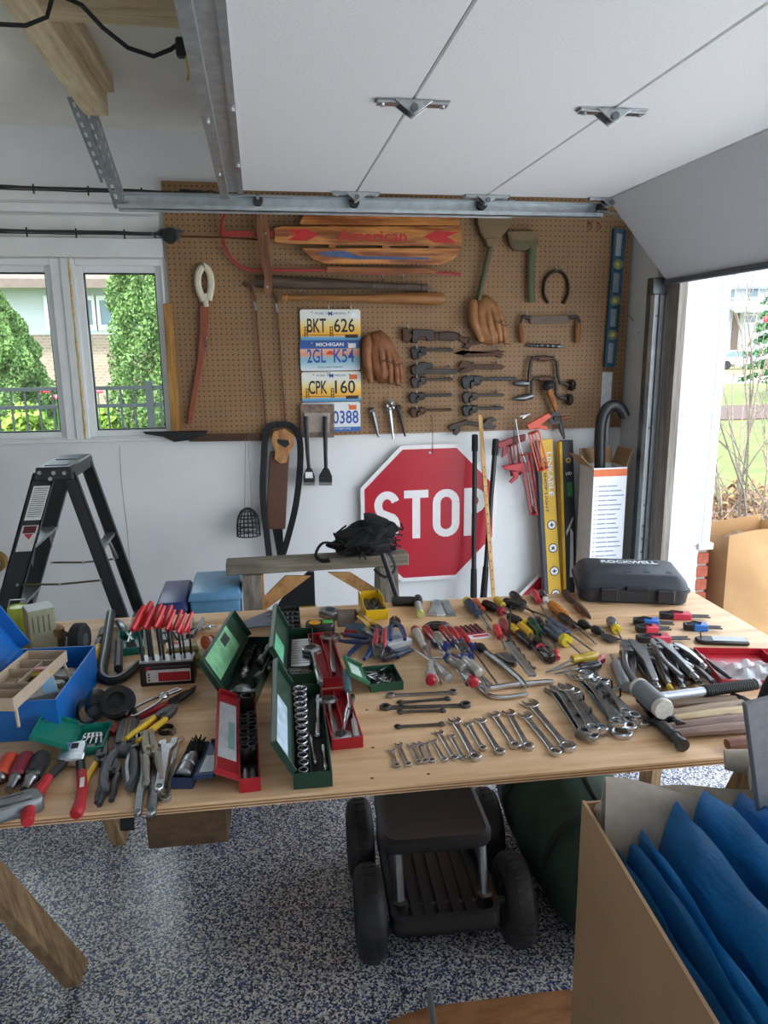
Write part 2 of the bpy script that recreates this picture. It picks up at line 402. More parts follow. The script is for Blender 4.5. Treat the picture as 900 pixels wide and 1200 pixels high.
for i in range(6):
    c = on(50+i*13+random.uniform(-2, 2), 462+random.uniform(-4, 6), 1, 7.3)
    t = thing('flower', 'red garden flower behind the iron fence', 'flower', (c.x, 7.3, -.16), group='red flowers behind the fence')
    k = MB(); k.tube([(0, 0, 0), (.01, 0, c.z+.16)], .006, 5); k.build('stem', LEAF2, t)
    k = MB(); k.m = Tr(.01, 0, c.z+.16); [k.ball((.03*math.cos(j*1.26), .02*math.sin(j*1.26), .01*(j % 2)), .02, 6, 4) for j in range(5)]; k.build('petals', FLW[i % 2], t)
# iron fence
FE = plain('#2b3134', .5, var=.1)
fa, fb = on(-60, 453, 1, 7).x, on(225, 453, 1, 7).x; fz = on(100, 453, 1, 7).z; fz2 = on(100, 474, 1, 7).z
t = thing('iron_fence', 'black iron picket fence running outside the windows', 'fence', (fa, 7, -.16))
for zz in (fz, fz2, .25):
    k = MB(); k.bx(0, fb-fa, -.016, .016, zz+.16-.032, zz+.16); k.build('rail', FE, t)
nf = int((fb-fa)/.115)
pk = None
for i in range(nf):
    if pk is None: k = MB(); k.bx(-.008, .008, -.008, .008, 0, fz+.16-.01); pk = k.build('picket', FE, t); o = pk
    else: o = pk.copy(); C.objects.link(o); o.parent = t
    o.location = (.03+i*.115, 0, 0)
for px in (-20, 176): k = MB(); x = on(px, 470, 1, 7).x-fa; k.bx(x-.03, x+.03, -.03, .03, 0, fz+.2); k.build('post', FE, t)
# neighbouring house seen through the windows
def far_house(label, loc, rot, wd_, parts):
    t = thing('house', label, 'house', loc, rot)
    return t
def siding(hexc, sc=6.5):
    m, n, b = _mk('siding'); c = H(hexc)
    v = _coord(n); w = n.nodes.new('ShaderNodeTexWave'); w.bands_direction = 'Z'; w.wave_profile = 'SAW'; w.inputs['Scale'].default_value = sc; n.links.new(v, w.inputs[0])
    n.links.new(_ramp(n, w.outputs[1], [(0, tuple(x*.86 for x in c)), (.2, c)]), b.inputs['Base Color']); b.inputs['Roughness'].default_value = .7
    _bump(n, b, w.outputs[1], .4, .01); return m
def brickwall(h1, h2):
    m, n, b = _mk('brickwork'); v = _coord(n)
    rx = n.nodes.new('ShaderNodeMapping'); rx.inputs['Rotation'].default_value = (PI/2, 0, 0); n.links.new(v, rx.inputs[0])
    w = n.nodes.new('ShaderNodeTexBrick'); w.inputs['Scale'].default_value = 4.5; w.inputs['Color1'].default_value = (*H(h1), 1); w.inputs['Color2'].default_value = (*H(h2), 1); w.inputs['Mortar'].default_value = (*H('#a59b92'), 1); w.inputs['Mortar Size'].default_value = .03
    n.links.new(rx.outputs[0], w.inputs[0]); n.links.new(w.outputs[0], b.inputs['Base Color']); b.inputs['Roughness'].default_value = .9; return m
SID = siding('#c2c7cd'); SHING = plain('#75665f', .9, var=.15, scale=12, bump=.3); BRK = brickwall('#a08878', '#937a6a'); DGL = plain('#5d7684', .15, spec=.7)
HY = 15.0
def hx(px): return on(px, 400, 1, HY).x
def hz(py): return on(110, py, 1, HY).z
t = thing('house', 'neighbouring brick house with white siding seen through the garage windows', 'house', (hx(100), HY, -.16))
bx_ = hx(100)
k = MB(); k.bx(hx(-160)-bx_, hx(330)-bx_, 0, 6, 0, hz(392)+.16); k.build('brick_wall', BRK, t)
k = MB(); k.bx(hx(-160)-bx_, hx(330)-bx_, -.02, 6, hz(392)+.16, hz(331)+.16); k.build('siding', SID, t)
zr = hz(331)+.16
k = MB(); k.prism([(-.7, zr-.15), (3, zr+2.0), (6.6, zr-.15), (6.6, zr-.05), (3, zr+2.15), (-.7, zr)], hx(-175)-bx_, hx(345)-bx_, 'x'); k.build('roof', SHING, t)
for (a_, b_, c_, d_) in ((101, 112, 352, 381), (121, 135, 352, 381), (62, 78, 352, 381)):
    f = MB(); x0, x1, z0, z1 = hx(a_)-bx_, hx(b_)-bx_, hz(d_)+.16, hz(c_)+.16
    f.bx(x0-.08, x1+.08, -.06, 0, z0-.1, z0); f.bx(x0-.08, x1+.08, -.06, 0, z1, z1+.08); f.bx(x0-.08, x0, -.06, 0, z0, z1); f.bx(x1, x1+.08, -.06, 0, z0, z1)
    w_ = f.build('window', WHITE_PVC, t); f = MB(); f.bx(x0, x1, -.03, -.005, z0, z1); f.build('pane', DGL, w_)
# house, car and spruce across the street
FY = 58.0
def fx(px): return on(px, 380, 1, FY).x
def fz_(py): return on(870, py, 1, FY).z
t = thing('house', 'two storey pale blue house with grey roof across the street', 'house', (fx(870), FY, -.2)); bx_ = fx(870); zb = .2
SID2 = siding('#b4b9c2', 4)
k = MB(); k.bx(fx(838)-bx_, fx(930)-bx_, 0, 9, 0, fz_(338)+zb); k.build('siding', SID2, t)
k = MB(); zr = fz_(338)+zb; k.prism([(-.8, zr-.1), (4.5, zr+3.3), (9.8, zr-.1), (9.8, zr+.1), (4.5, zr+3.55), (-.8, zr+.1)], fx(830)-bx_, fx(938)-bx_, 'x'); k.build('roof', plain('#767a82', .9, var=.1, scale=3), t)
k = MB(); za = fz_(368)+zb; k.prism([(-2.2, za), (0, za+1.0), (0, za+1.15), (-2.3, za+.15)], fx(842)-bx_, fx(905)-bx_, 'x'); k.build('porch_roof', plain('#aab0b9', .9, var=.1, scale=3), t)
for (a_, b_, c_, d_) in ((852, 857, 340, 349), (872, 884, 338, 348), (846, 852, 376, 390), (872, 884, 370, 378)):
    f = MB(); x0, x1, z0, z1 = fx(a_)-bx_, fx(b_)-bx_, fz_(d_)+zb, fz_(c_)+zb
    f.bx(x0-.12, x1+.12, -.1, 0, z0-.12, z1+.12); w_ = f.build('window', WHITE_PVC, t); f = MB(); f.bx(x0, x1, -.13, -.101, z0, z1); f.build('pane', DGL, w_)
f = MB(); f.bx(fx(858)-bx_, fx(865)-bx_, -.15, 0, 0.2, fz_(367)+zb); f.build('front_door', plain('#6a5a50', .6), t)
slab('far_lawn', 42, 57.9, -.1, plain('#73784a', .9, var=.2, scale=1), 15, 90)
c = on(868, 392, 1, 52); t = thing('car', 'silver car parked in front of the house across the street', 'car', (c.x, 52, -.1), -.1)
k = MB(); k.prism([(-2.2, .35), (2.2, .35), (2.25, .75), (1.5, .9), (.8, 1.4), (-1.0, 1.42), (-1.9, .95), (-2.25, .85)], -.85, .85, 'y'); k.build('body', plain('#aeb6bc', .25, .6), t, bevel=.05)
k = MB(); k.prism([(1.35, .92), (.78, 1.33), (-.98, 1.35), (-1.7, .95)], -.87, .87, 'y'); k.build('side_window', DGL, t)
for sx in (-1.35, 1.35):
    for sy in (-.8, .8): k = MB(); k.cyl((sx, sy-.1, .33), (sx, sy+.1, .33), .33, n=14); k.build('wheel', plain('#222427', .8), t)
c = on(937, 400, 1, 24); t = thing('spruce_tree', 'green spruce tree with drooping boughs standing by the street', 'tree', (c.x, 24, -.16)); rng = np.random.default_rng(5)
k = MB(); k.tube([(0, 0, 0), (0, 0, 7.5)], [.14, .03], 8); k.build('trunk', wood('#6b5138', '#49362a'), t)
pts = []
for lv in range(15):
    z = .9+lv*.45; rad = 1.75*(1-lv/16)+.1
    for br in range(9):
        a_ = br*.7+lv*.9
        for q in np.linspace(.1, 1, 13):
            for _ in range(7): pts.append((rad*q*math.cos(a_)+rng.normal()*.07, rad*q*math.sin(a_)+rng.normal()*.07, z-.35*q*q+rng.normal()*.05))
leaves('foliage', plain('#3f7040', .8, var=.4, scale=3), t, pts, .11)['kind'] = 'stuff'
t = thing('ornament', 'small round red ornament hanging by the spruce tree', 'ornament', on(898, 374, 1, 22.6))
MB().ball((0, 0, 0), (.09, .09, .11), 12, 8).build('globe', plain('#d22b3c', .6), t); MB().cyl((0, 0, .1), (.1, .3, .75), .006, n=5).build('wire', FE, t)
# bare shrub and dead leaves outside the door
c = on(866, 640, 1, 4.6); t = thing('bare_shrub', 'bare leafless shrub with thin grey twigs outside the garage door', 'shrub', (c.x, 4.6, -.15))
TW = wood('#8f8478', '#6e645a', 20, (4, 4, 4))
random.seed(11)
def twig(k, p, d, L, r, lev):
    pts = [p]; q = p.copy(); dd = d.copy()
    for i in range(5):
        dd = (dd+Vector((random.uniform(-.16, .16), random.uniform(-.16, .16), random.uniform(-.05, .1)))).normalized(); q = q+dd*L/5; pts.append(q.copy())
        if lev and i in (1, 2, 3, 4) and random.random() < .8: twig(k, q.copy(), (dd+Vector((random.uniform(-.7, .7), random.uniform(-.7, .7), random.uniform(-.05, .4)))).normalized(), L*random.uniform(.35, .6), r*.55, lev-1)
    k.tube(pts, [r*(1-.13*i) for i in range(6)], 5)
for i in range(34):
    k = MB(); a_ = i*2.4; twig(k, Vector((.12*math.cos(a_), .12*math.sin(a_), 0)), Vector((.42*math.cos(a_), .42*math.sin(a_), 1)).normalized(), random.uniform(1.0, 1.95), .012, 2); k.build('branch', TW, t)
rng = np.random.default_rng(3)
pts = np.stack([rng.normal(c.x+.3, .5, 4500), rng.normal(5.0, .5, 4500), np.zeros(4500)], 1); pts[:, 2] = -.14+.72*np.exp(-((pts[:, 0]-c.x-.3)**2+(pts[:, 1]-5.0)**2)/.32)*(.75+.3*rng.random(4500))
o = leaves('dead_leaves', plain('#94785a', .9, var=.4, scale=30), None, pts, .028); tag(o, 'drift of dry tan fallen leaves under the bare shrub', 'leaves'); o['kind'] = 'stuff'
k = MB()
for i in range(110):
    x, y = c.x+random.uniform(-.45, .95), 4.75+random.uniform(-.5, .5); a_ = random.random()*7; z = -.1+.72*math.exp(-((x-c.x-.3)**2+(y-5.0)**2)/.32)*random.uniform(.7, 1.05); L = random.uniform(.2, .5)
    k.tube([(x, y, z), (x+L*.5*math.cos(a_), y+L*.5*math.sin(a_), z+.06), (x+L*math.cos(a_), y+L*math.sin(a_), z+random.uniform(-.05, .12))], .005, 4)
o = tag(k.build('brush_pile', wood('#a5917c', '#7d6c5c', 20, (4, 4, 4))), 'low tangle of cut dry stems piled under the bare shrub', 'brush'); o['kind'] = 'stuff'
# ================================================================ garage door, tracks, ceiling lumber
GALV = metal('#b9bec2', .42, scale=25, m_=.8); GALVD = metal('#7f868b', .45, scale=25); SHINY = metal('#c4c8cb', .3)
def stipple():
    m, n, b = _mk('stippled_white_door'); f = _noise(n, _coord(n), 130, 3); b.inputs['Base Color'].default_value = (*H('#dfe3e5'), 1)
    n.links.new(_ramp(n, f, [(.3, H('#e6e8ea')), (.7, H('#eef0f1'))]), b.inputs['Base Color']); b.inputs['Roughness'].default_value = .5; _bump(n, b, f, .35, .003); return m
DOORM = stipple(); DZ = 2.275; DYA, DYB = JN+.05, 3.455
gd = thing('garage_door', 'raised white sectional garage door overhead with steel hinges', 'garage door', (0, DYB, DZ))
xs = [-.09, .455, 1.045, 1.632]
def sec(x0, x1):
    k = MB(); k.bx(x0+.002, x1-.002, DYA-DYB, 0, 0, .045); return k.build('door_section', DOORM, gd, bevel=.004)
for a_, b_ in zip(xs[:-1], xs[1:]): sec(a_, b_)
# last section hangs down the curve to the jamb
pb = Vector((1.955, 0, 1.912-DZ)); pa = Vector((1.634, 0, -.002)); d = (pb-pa).normalized(); nrm = Vector((-d.z, 0, d.x))
k = MB(); q = [pa, pb, pb+nrm*.045, pa+nrm*.045]
k.prism([(p.x, p.z) for p in q], DYA-DYB, 0, 'y'); ls = k.build('door_section', plain('#c9ccce', .5, var=.04, scale=120, bump=.4), gd, bevel=.004)  # greyer copy of the door white: shade on the tilted section put into its colour
k = MB(); k.m = Tr(pb.x, 0, pb.z); k.bx(-.012, .02, DYA-DYB, 0, -.02, .004); k.build('bottom_seal', plain('#55585c', .8), gd, bevel=.004)
k = MB(); k.m = Tr(0, -.003, 0); k.prism([(pb.x-.07-.006, pb.z+.105), (pb.x-.02-.006, pb.z+.05), (pb.x-.02-.008, pb.z+.048), (pb.x-.072-.006, pb.z+.103)], -.10, -.02, 'y'); k.build('warning_label', plain('#c8635a', .6), gd)
# strut along the top edge
k = MB(); k.bx(-.125, -.05, DYA-DYB, .005, -.006, 0); k.bx(-.125, -.121, DYA-DYB, .005, -.03, -.006); k.bx(-.097, -.093, DYA-DYB, .005, -.03, -.006); k.bx(-.125, -.093, DYA-DYB, .005, -.034, -.03); k.build('strut', GALV, gd)
k = MB(); k.bx(-.05, -.03, DYA-DYB, .005, -.012, 0); k.build('end_stile', GALV, gd)
for yy in (-.5, -1.15): k = MB(); k.cyl((-.04, yy, -.02), (-.04, yy, -.012), .009, n=6); k.cyl((-.11, yy+.04, -.042), (-.11, yy+.04, -.034), .006, n=6); k.build('bolt', SHINY, gd)
def hinge(x, y, end=False):
    r = MB(); r.m = Tr(x, y, 0)
    r.prism([(-.055, -.004), (.055, -.004), (.018, -.03), (0, -.042), (-.018, -.03)], -.022, -.018, 'y'); r.prism([(-.055, -.004), (.055, -.004), (.018, -.03), (0, -.042), (-.018, -.03)], .018, .022, 'y')
    r.bx(-.105, .105, -.02, .02, -.004, -.0005); r.bx(-.1, -.04, -.016, .016, -.012, -.004); r.bx(.04, .1, -.016, .016, -.012, -.004)
    h = r.build('hinge', SHINY, gd, bevel=.001)
    k = MB(); k.m = Tr(x, y, 0); k.cyl((0, -.03, -.024), (0, .03, -.024), .011, n=12); k.build('hinge_pin', GALVD, h)
    k = MB(); k.m = Tr(x, y, 0); [k.cyl((sx, 0, -.017), (sx, 0, -.012), .007, n=6) for sx in (-.085, .085)]; k.build('screw', SHINY, h)
for x in xs[1:]:
    yy = tp(482, 118, DZ).y if x < .6 else (tp(712, 128, DZ).y if x < 1.2 else tp(895, 128, DZ).y)
    hinge(x, yy-DYB); hinge(x, -.022); hinge(x, yy-DYB-1.25)
for x in (.03,)+tuple(xs[1:]):
    k = MB(); k.m = Tr(x, .05, -.03); k.cyl((0, -.015, 0), (0, .02, 0), .022, n=16); r_ = k.build('roller', plain('#2c2f31', .5), gd); k = MB(); k.m = Tr(x, .05, -.03); k.cyl((0, -.07, 0), (0, .026, 0), .006, n=8); k.build('axle', SHINY, r_)
# horizontal track
TY = 3.485
tk = thing('door_track', 'galvanised steel garage door track along the pegboard wall', 'track', (-.55, TY, DZ-.045))
k = MB(); L = 1.63+.55
k.bx(0, L, .038, .041, -.03, .03); k.bx(0, L, 0, .041, -.032, -.029); k.bx(0, L, 0, .003, -.032, -.012); k.bx(0, L, 0, .041, .029, .032)
k.build('channel', metal('#c6ced2', .38, scale=20, m_=.75), tk)
k = MB(); k.bx(-.01, 1.75, .042, .046, -.036, .022); k.bx(-.01, 1.75, .012, .046, .036, .039); k.build('angle_iron', GALV, tk)
k = MB(); [k.cyl((xx, -.006, 0), (xx, .002, 0), .009, n=6) for xx in (.03,)]; k.build('bolt', SHINY, tk)
# curve and vertical track
k = MB(); cx, cz_, R_ = 1.60, -.36, .36
def arc(a0, a1, n=14): return [(cx+.55+R_*math.sin(a_)*1.0, cz_+R_*math.cos(a_)) for a_ in np.linspace(a0, a1, n)]
ar = arc(0, PI/2)
for i in range(len(ar)-1):
    (xa, za), (xb, zb_) = ar[i], ar[i+1]
    k.add([(xa, .0, za), (xb, .0, zb_), (xb, .04, zb_), (xa, .04, za), (xa, .0, za-.004), (xb, .0, zb_-.004), (xb, .04, zb_-.004), (xa, .04, za-.004)], [(0, 1, 2, 3), (4, 7, 6, 5), (0, 4, 5, 1), (2, 6, 7, 3)])
k.build('curved_rail', GALV, tk)
vt = thing('door_track', 'upright galvanised garage door track beside the open doorway', 'track', (1.975, TY+.015, 0))
k = MB(); zt = 1.87; k.bx(-.05, -.047, 0, .04, 0, zt); k.bx(-.05, .0, .037, .04, 0, zt); k.bx(-.003, 0, 0, .04, 0, zt); k.bx(-.05, -.03, -.003, 0, 0, zt); k.bx(-.02, 0, -.003, 0, 0, zt); k.build('channel', metal('#cdd4d8', .35, scale=20, m_=.6), vt)
k = MB(); k.bx(-.052, -.05, .036, .075, .2, zt+.02); k.build('angle_iron', GALVD, vt)
for zz in (.55, .62, .69, .8, 1.2, 1.75): k = MB(); k.cyl((-.035, -.008, zz), (-.035, -.003, zz), .006, n=6); k.build('bolt', GALVD, vt)
k = MB(); k.bx(-.07, .012, -.02, .045, zt-.02, zt+.06); k.build('bracket', GALVD, vt, bevel=.004)
# spring cables with fittings along the wall
BLK = plain('#1b1c1e', .55); CAB = plain('#2a2a2c', .6)
for i, (y0, y1, lb) in enumerate(((216, 225, 'upper bundle of thin black cables running along the wall above the windows'), (268, 273, 'lower bundle of black cables ending at a fitting on the pegboard'))):
    a_ = wp(-40, y0, .10); b_ = wp(215 if i == 0 else 190, y1, .10); t = thing('cable_bundle', lb, 'cable', a_)
    for j in range(4):
        k = MB(); oz = -.007*(j % 3); oy = .006*(j-1.5); sag = [.0, -.001*(j-1), -.002, .001*(j-2), 0]
        k.tube([(Vector((0, oy, oz)).lerp(b_-a_+Vector((0, oy, oz*.6)), q/8)+Vector((0, 0, sag[(q*(j+1)) % 5]))) for q in range(9)], .0035, 5); k.build('cable', CAB, t)
    for q in (.3, .55, .8): k = MB(); p = (b_-a_)*q; k.cyl((p.x, p.y, p.z-.03), (p.x, p.y, p.z+.012), .004, n=5); k.build('tie', BLK, t)
    for q in (.02, .95): k = MB(); p = (b_-a_)*q; k.cyl((p.x, p.y-.012, p.z-.006), (p.x, p.y+.1, p.z-.006), .005, n=6); k.build('bracket', GALVD, t)
c = wp(199, 277, .10); t = thing('pulley_fitting', 'dark metal pulley fitting at the end of the lower cables', 'fitting', c)
k = MB(); k.cyl((0, -.025, 0), (0, .01, 0), .034, n=16); k.cyl((.0, -.03, 0), (0, -.025, 0), .014, n=10); k.build('wheel', BLK, t)
k = MB(); k.prism([(-.055, .02), (.0, .045), (.05, .02), (.045, -.012), (.0, -.03), (-.05, .0)], .012, .018, 'y'); k.box((0, .055, .005), (.02, .075, .02)); k.build('plate', metal('#7c7d7c', .5, .2), t)
k = MB(); k.tube([(-.06, 0, .012), (-.03, -.01, .03), (.02, -.01, .035), (.06, 0, .02)], .008, 6); k.build('yoke', GALVD, t)
k = MB(); k.tube([(0.05, 0, .0), (.25, .005, .0), (.44, .06, -.002)], .004, 6); k.build('rod', metal('#6b4a33', .6, .4), t)
c = wp(222, 226, .08); t = thing('cable_clamp', 'dark metal clamp where the upper cables meet the pegboard', 'fitting', c)
k = MB(); k.box((-.02, 0, 0), (.05, .02, .03)); k.box((.03, 0, .006), (.06, .014, .014)); k.cyl((.0, .0, -.0), (.0, .08, -.0), .006); k.build('body', BLK, t, bevel=.003)
k = MB(); k.tube([(.05, 0, .004), (.1, 0, .01), (.14, 0, -.004)], .005, 6); k.build('hook', BLK, t)
# lumber under the ceiling
LUM = wood('#e6d3b0', '#d0b98f', 4, (12, 1, 12), .7); LUM2 = wood('#e2cda8', '#c9b188', 4, (1, 12, 12), .7)
mb = MB(); mb.bx(-.62, -.53, 1.0, 3.28, 2.5, CZ-.001); struct(mb.build('trim_11', LUM, bevel=.003))
mb = MB(); mb.bx(-.53, -.16, 2.33, 2.42, 2.5, CZ-.001); struct(mb.build('trim_12', LUM2, bevel=.003))
mb = MB(); mb.bx(-.53, -.49, 2.43, 3.2, 2.56, CZ-.001); struct(mb.build('trim_13', LUM, bevel=.003))
def perf(label, p0, p1, wdt):
    d = p1-p0; L = d.length; zq = d.to_track_quat('Z', 'Y'); t = thing('perforated_angle', label, 'angle iron', p0); t.rotation_mode = 'QUATERNION'; t.rotation_quaternion = zq
    n = int(L/.04); k = MB(); th = .003
    for flange in (0, 1):
        k.m = Matrix.Identity(4) if flange == 0 else Rz(PI/2)
        k.bx(0, wdt*.32, 0, th, 0, L); k.bx(wdt*.68, wdt, 0, th, 0, L)
        for i in range(n): z0 = i*L/n; k.bx(wdt*.32, wdt*.68, 0, th, z0, z0+.45*L/n)
    k.build('strap', GALV, t); return t
e_ = Vector((-.535, TY+.03, DZ-.07))
perf('perforated steel angle hanging from the ceiling lumber to the track end', Vector((-.6, 3.25, 2.56)), e_, .042)
perf('shorter perforated steel angle beside the track hanger', Vector((-.63, 3.2, 2.54)), Vector((-.585, TY, 2.30)), .034)
# power cord with plug
t = thing('extension_lead', 'black power cord with plug hanging under the ceiling', 'cord', (-.45, 2.2, 2.49))
def Pc(px, py, y): return on(px, py, 1, y)-Vector((-.45, 2.2, 2.49))
k = MB(); k.tube([Pc(-8, 28, 2.3), Pc(30, 30, 2.3), Pc(55, 20, 2.3), Pc(62, -6, 2.3)], .006, 6); k.build('cord', BLK, t)
k = MB(); k.tube([Pc(70, -6, 2.25), Pc(96, 6, 2.25), Pc(120, 32, 2.25), Pc(150, 56, 2.25), Pc(180, 66, 2.25), Pc(200, 58, 2.25), Pc(208, 52, 2.25)], .006, 6); k.build('cord', BLK, t)
k = MB(); q = Pc(212, 56, 2.25); k.box(q, (.026, .03, .046)); k.build('plug', BLK, t, bevel=.005)
k = MB(); q = Pc(218, 66, 2.25); k.tube([q, q+Vector((.004, 0, -.035)), q+Vector((.0, 0, -.06))], .003, 5); k.build('tag_string', plain('#d2bb3e', .6), t)
# pegboard
def pegmat():
    m, n, b = _mk('brown_pegboard'); v = _coord(n); sp = n.nodes.new('ShaderNodeSeparateXYZ'); n.links.new(v, sp.inputs[0])
    def mth(op, a_, b_=None):
        q = n.nodes.new('ShaderNodeMath'); q.operation = op
        for i, w_ in enumerate((a_, b_)):
            if w_ is None: continue
            if isinstance(w_, (int, float)): q.inputs[i].default_value = w_
            else: n.links.new(w_, q.inputs[i])
        return q.outputs[0]
    def cell(o): return mth('SUBTRACT', mth('FRACT', mth('DIVIDE', o, .0254)), .5)
    x, z = cell(sp.outputs[0]), cell(sp.outputs[2])
    r2 = mth('ADD', mth('MULTIPLY', x, x), mth('MULTIPLY', z, z)); hole = mth('LESS_THAN', r2, .02)
    f = _noise(n, v, 3, 5); col = _ramp(n, f, [(.3, H('#886747')), (.7, H('#9c7752'))])
    mx = n.nodes.new('ShaderNodeMix'); mx.data_type = 'RGBA'; n.links.new(hole, mx.inputs[0]); n.links.new(col, mx.inputs[6]); mx.inputs[7].default_value = (.012, .008, .006, 1)
    n.links.new(mx.outputs[2], b.inputs['Base Color']); b.inputs['Roughness'].default_value = .6; return m
pxa, pxb, pza, pzb = wp(189, 213).x, wp(725, 503).x, wp(450, 508).z, wp(187, 213).z
PF = .022      # pegboard face distance from the wall
o = MB().bx(0, pxb-pxa, -.006, 0, 0, pzb-pza).build('pegboard', pegmat()); o.location = (pxa, W-PF+.006, pza); tag(o, 'large brown perforated pegboard covering the wall above the table', 'pegboard')
o.name = 'pegboard'
for i, (x0, x1, z0, z1) in enumerate(((pxa+.01, pxb-.01, pzb-.06, pzb-.02), (pxa+.01, pxb-.01, pza+.01, pza+.05))):
    o = tag(MB().bx(x0, x1, W-PF+.0065, W, z0, z1).build('furring_strip', LUM2), ('upper', 'lower')[i]+' wooden furring strip behind the pegboard', 'strip')
# ================================================================ things hanging on the pegboard wall
def wt(name, label, cat, cx, cy, off=None, group=None):
    off = PF if off is None else off
    c = wp(cx, cy, off); t = thing(name, label, cat, c, group=group)
    def L(px, py, o=0.0): return wp(px, py, off)-c+Vector((0, -o, 0))
    return t, L
def wpr(k, L, pts, o0, o1):
    P = [L(*p) for p in pts]; k.prism([(p.x, p.z) for p in P], -o1, -o0, 'y'); return k
def smoothpts(pts, n=6):
    """Catmull-Rom through the given points"""
    P = [Vector(p) for p in pts]; out = []
    for i in range(len(P)-1):
        p0, p1, p2, p3 = P[max(i-1, 0)], P[i], P[i+1], P[min(i+2, len(P)-1)]
        for j in range(n):
            t_ = j/n; out.append(.5*((2*p1)+(p2-p0)*t_+(2*p0-5*p1+4*p2-p3)*t_*t_+(3*p1-p0-3*p2+p3)*t_**3))
    out.append(P[-1]); return out
IRON = metal('#4b4745', .55, .35, 50, .85); IRON2 = metal('#3f4041', .5, .2, 50, .85); RUST = metal('#5a4438', .65, .6, 40, .6); STEEL = metal('#a9abac', .32, 0, 60); DSTEEL = metal('#74777a', .38, .1, 60)
BLACKP = plain('#17181a', .45); RUBBER = plain('#1d1e20', .75, var=.2, scale=60, bump=.2)
# --- sled
SLW = wood('#d08a42', '#8a4a1e', 3.5, (1, 9, 9), .4, .1, .3); REDM = plain('#9c2f2a', .45, var=.2, scale=40)
t, L = wt('snow_sled', 'old wooden snow sled with red steel runners hung on the pegboard', 'sled', 430, 280)
def slat(pts, o=.075): k = MB(); wpr(k, L, pts, o-.012, o); return k.build('deck_slat', SLW, t, bevel=.002)
slat([(350, 264), (356, 253), (368, 246), (518, 246), (529, 252), (535, 265), (535, 267), (352, 266)])
slat([(321, 270), (330, 268), (535, 268), (537, 280), (536, 291), (330, 288), (321, 286)])
slat([(352, 293), (536, 293), (533, 301), (524, 308), (512, 312), (380, 311), (365, 306)])
RED2 = plain('#c22a2a', .5, var=.15, scale=60); BLU2 = plain('#4a5a83', .6, var=.2, scale=60)
def wtext(st, px, py, hpx, wpx, mat, name, par, o, bold=0.0, LL=None):
    LL = LL or L; a_ = LL(px, py, o); k = MB(); k.m = Tr(*a_) @ Rx(PI/2); sc_ = (LL(px+100, py)-LL(px, py)).x/100
    k.text(st, 0, -hpx*sc_/2, 0, hpx*sc_, wpx*sc_, .0006, bold); return k.build(name, mat, par, smooth=0)
wtext('American', 434, 279, 12, 78, RED2, 'lettering', t, .0755, .02)
k = MB(); wpr(k, L, [(336, 272), (358, 271), (372, 278), (358, 285), (336, 284), (346, 278)], .075, .0756); wpr(k, L, [(492, 280), (506, 273), (532, 275), (520, 280), (531, 287), (506, 287)], .075, .0756); k.build('arrow_mark', RED2, t)
k = MB(); wpr(k, L, [(371, 298), (400, 296), (420, 302), (500, 304), (498, 306), (415, 306), (374, 301)], .075, .0756); k.build('stripe', BLU2, t)
for px in (388, 450, 503): k = MB(); wpr(k, L, [(px-4, 250), (px+4, 250), (px+4, 310), (px-4, 310)], .04, .063); k.build('cross_brace', SLW, t)
k = MB(); k.tube([L(*p, .05) for p in ((265, 249), (261, 262), (260, 276), (264, 292), (272, 305), (282, 314), (294, 318), (340, 318), (382, 318), (440, 321), (500, 320), (537, 323))], .009, 6, .5); k.build('runner', REDM, t)
k = MB(); wpr(k, L, [(382, 314), (500, 316), (512, 319), (505, 322), (382, 321)], .03, .058); k.build('side_rail', wood('#a8683a', '#7d4522', 3.5, (1, 9, 9)), t)
k = MB(); wpr(k, L, [(263, 273), (330, 273), (332, 280), (263, 280)], .062, .066); k.build('front_strap', REDM, t)
k = MB(); wpr(k, L, [(299, 246), (312, 246), (315, 276), (316, 300), (319, 330), (318, 345), (309, 345), (309, 325), (303, 295), (300, 270)], .068, .088); sb = k.build('steering_bar', wood('#8d5c3c', '#6b3f28', 4, (9, 9, 1)), t, bevel=.003)
k = MB(); [k.cyl(L(x, y, .088), L(x, y, .092), .006, n=8) for x, y in ((306, 258), (311, 277), (313, 338))]; k.build('rivet', STEEL, sb)
# --- bats
def bat(label, x0, y0, x1, y1, prof, mat, grip=None):
    t, L = wt('baseball_bat', label, 'bat', x0, y0); a_, b_ = L(x0, y0, .05), L(x1, y1, .05); n = len(prof)
    k = MB(); k.tube([a_.lerp(b_, q) for q, r in prof], [r for q, r in prof], 14); k.build('barrel_and_handle', mat, t)
    if grip:
        k = MB(); g0, g1 = grip; d = (b_-a_).normalized()
        for i in range(13): q = a_.lerp(b_, g0+(g1-g0)*i/12); k.cyl(q-d*.008, q+d*.008, .0165+.0015*(i % 2), n=10)
        k.build('grip', plain('#5e5148', .8, bump=.3), t)
    return t
bat('dark weathered baseball bat with wrapped grip under the sled', 299, 331, 498, 338, [(0, .022), (.01, .028), (.05, .031), (.4, .028), (.6, .02), (.7, .015), (.96, .014), (.965, .02), (1, .019)], wood('#5b4a3c', '#40332a', 4, (1, 12, 12)), (.66, .95))
bat('light brown wooden baseball bat with plain handle under the dark bat', 330, 350, 518, 351, [(0, .02), (.025, .021), (.035, .014), (.3, .015), (.5, .019), (.7, .027), (.85, .032), (.97, .031), (.995, .026), (1, .015)], wood('#a9743f', '#8a5a30', 4, (1, 12, 12), .45))
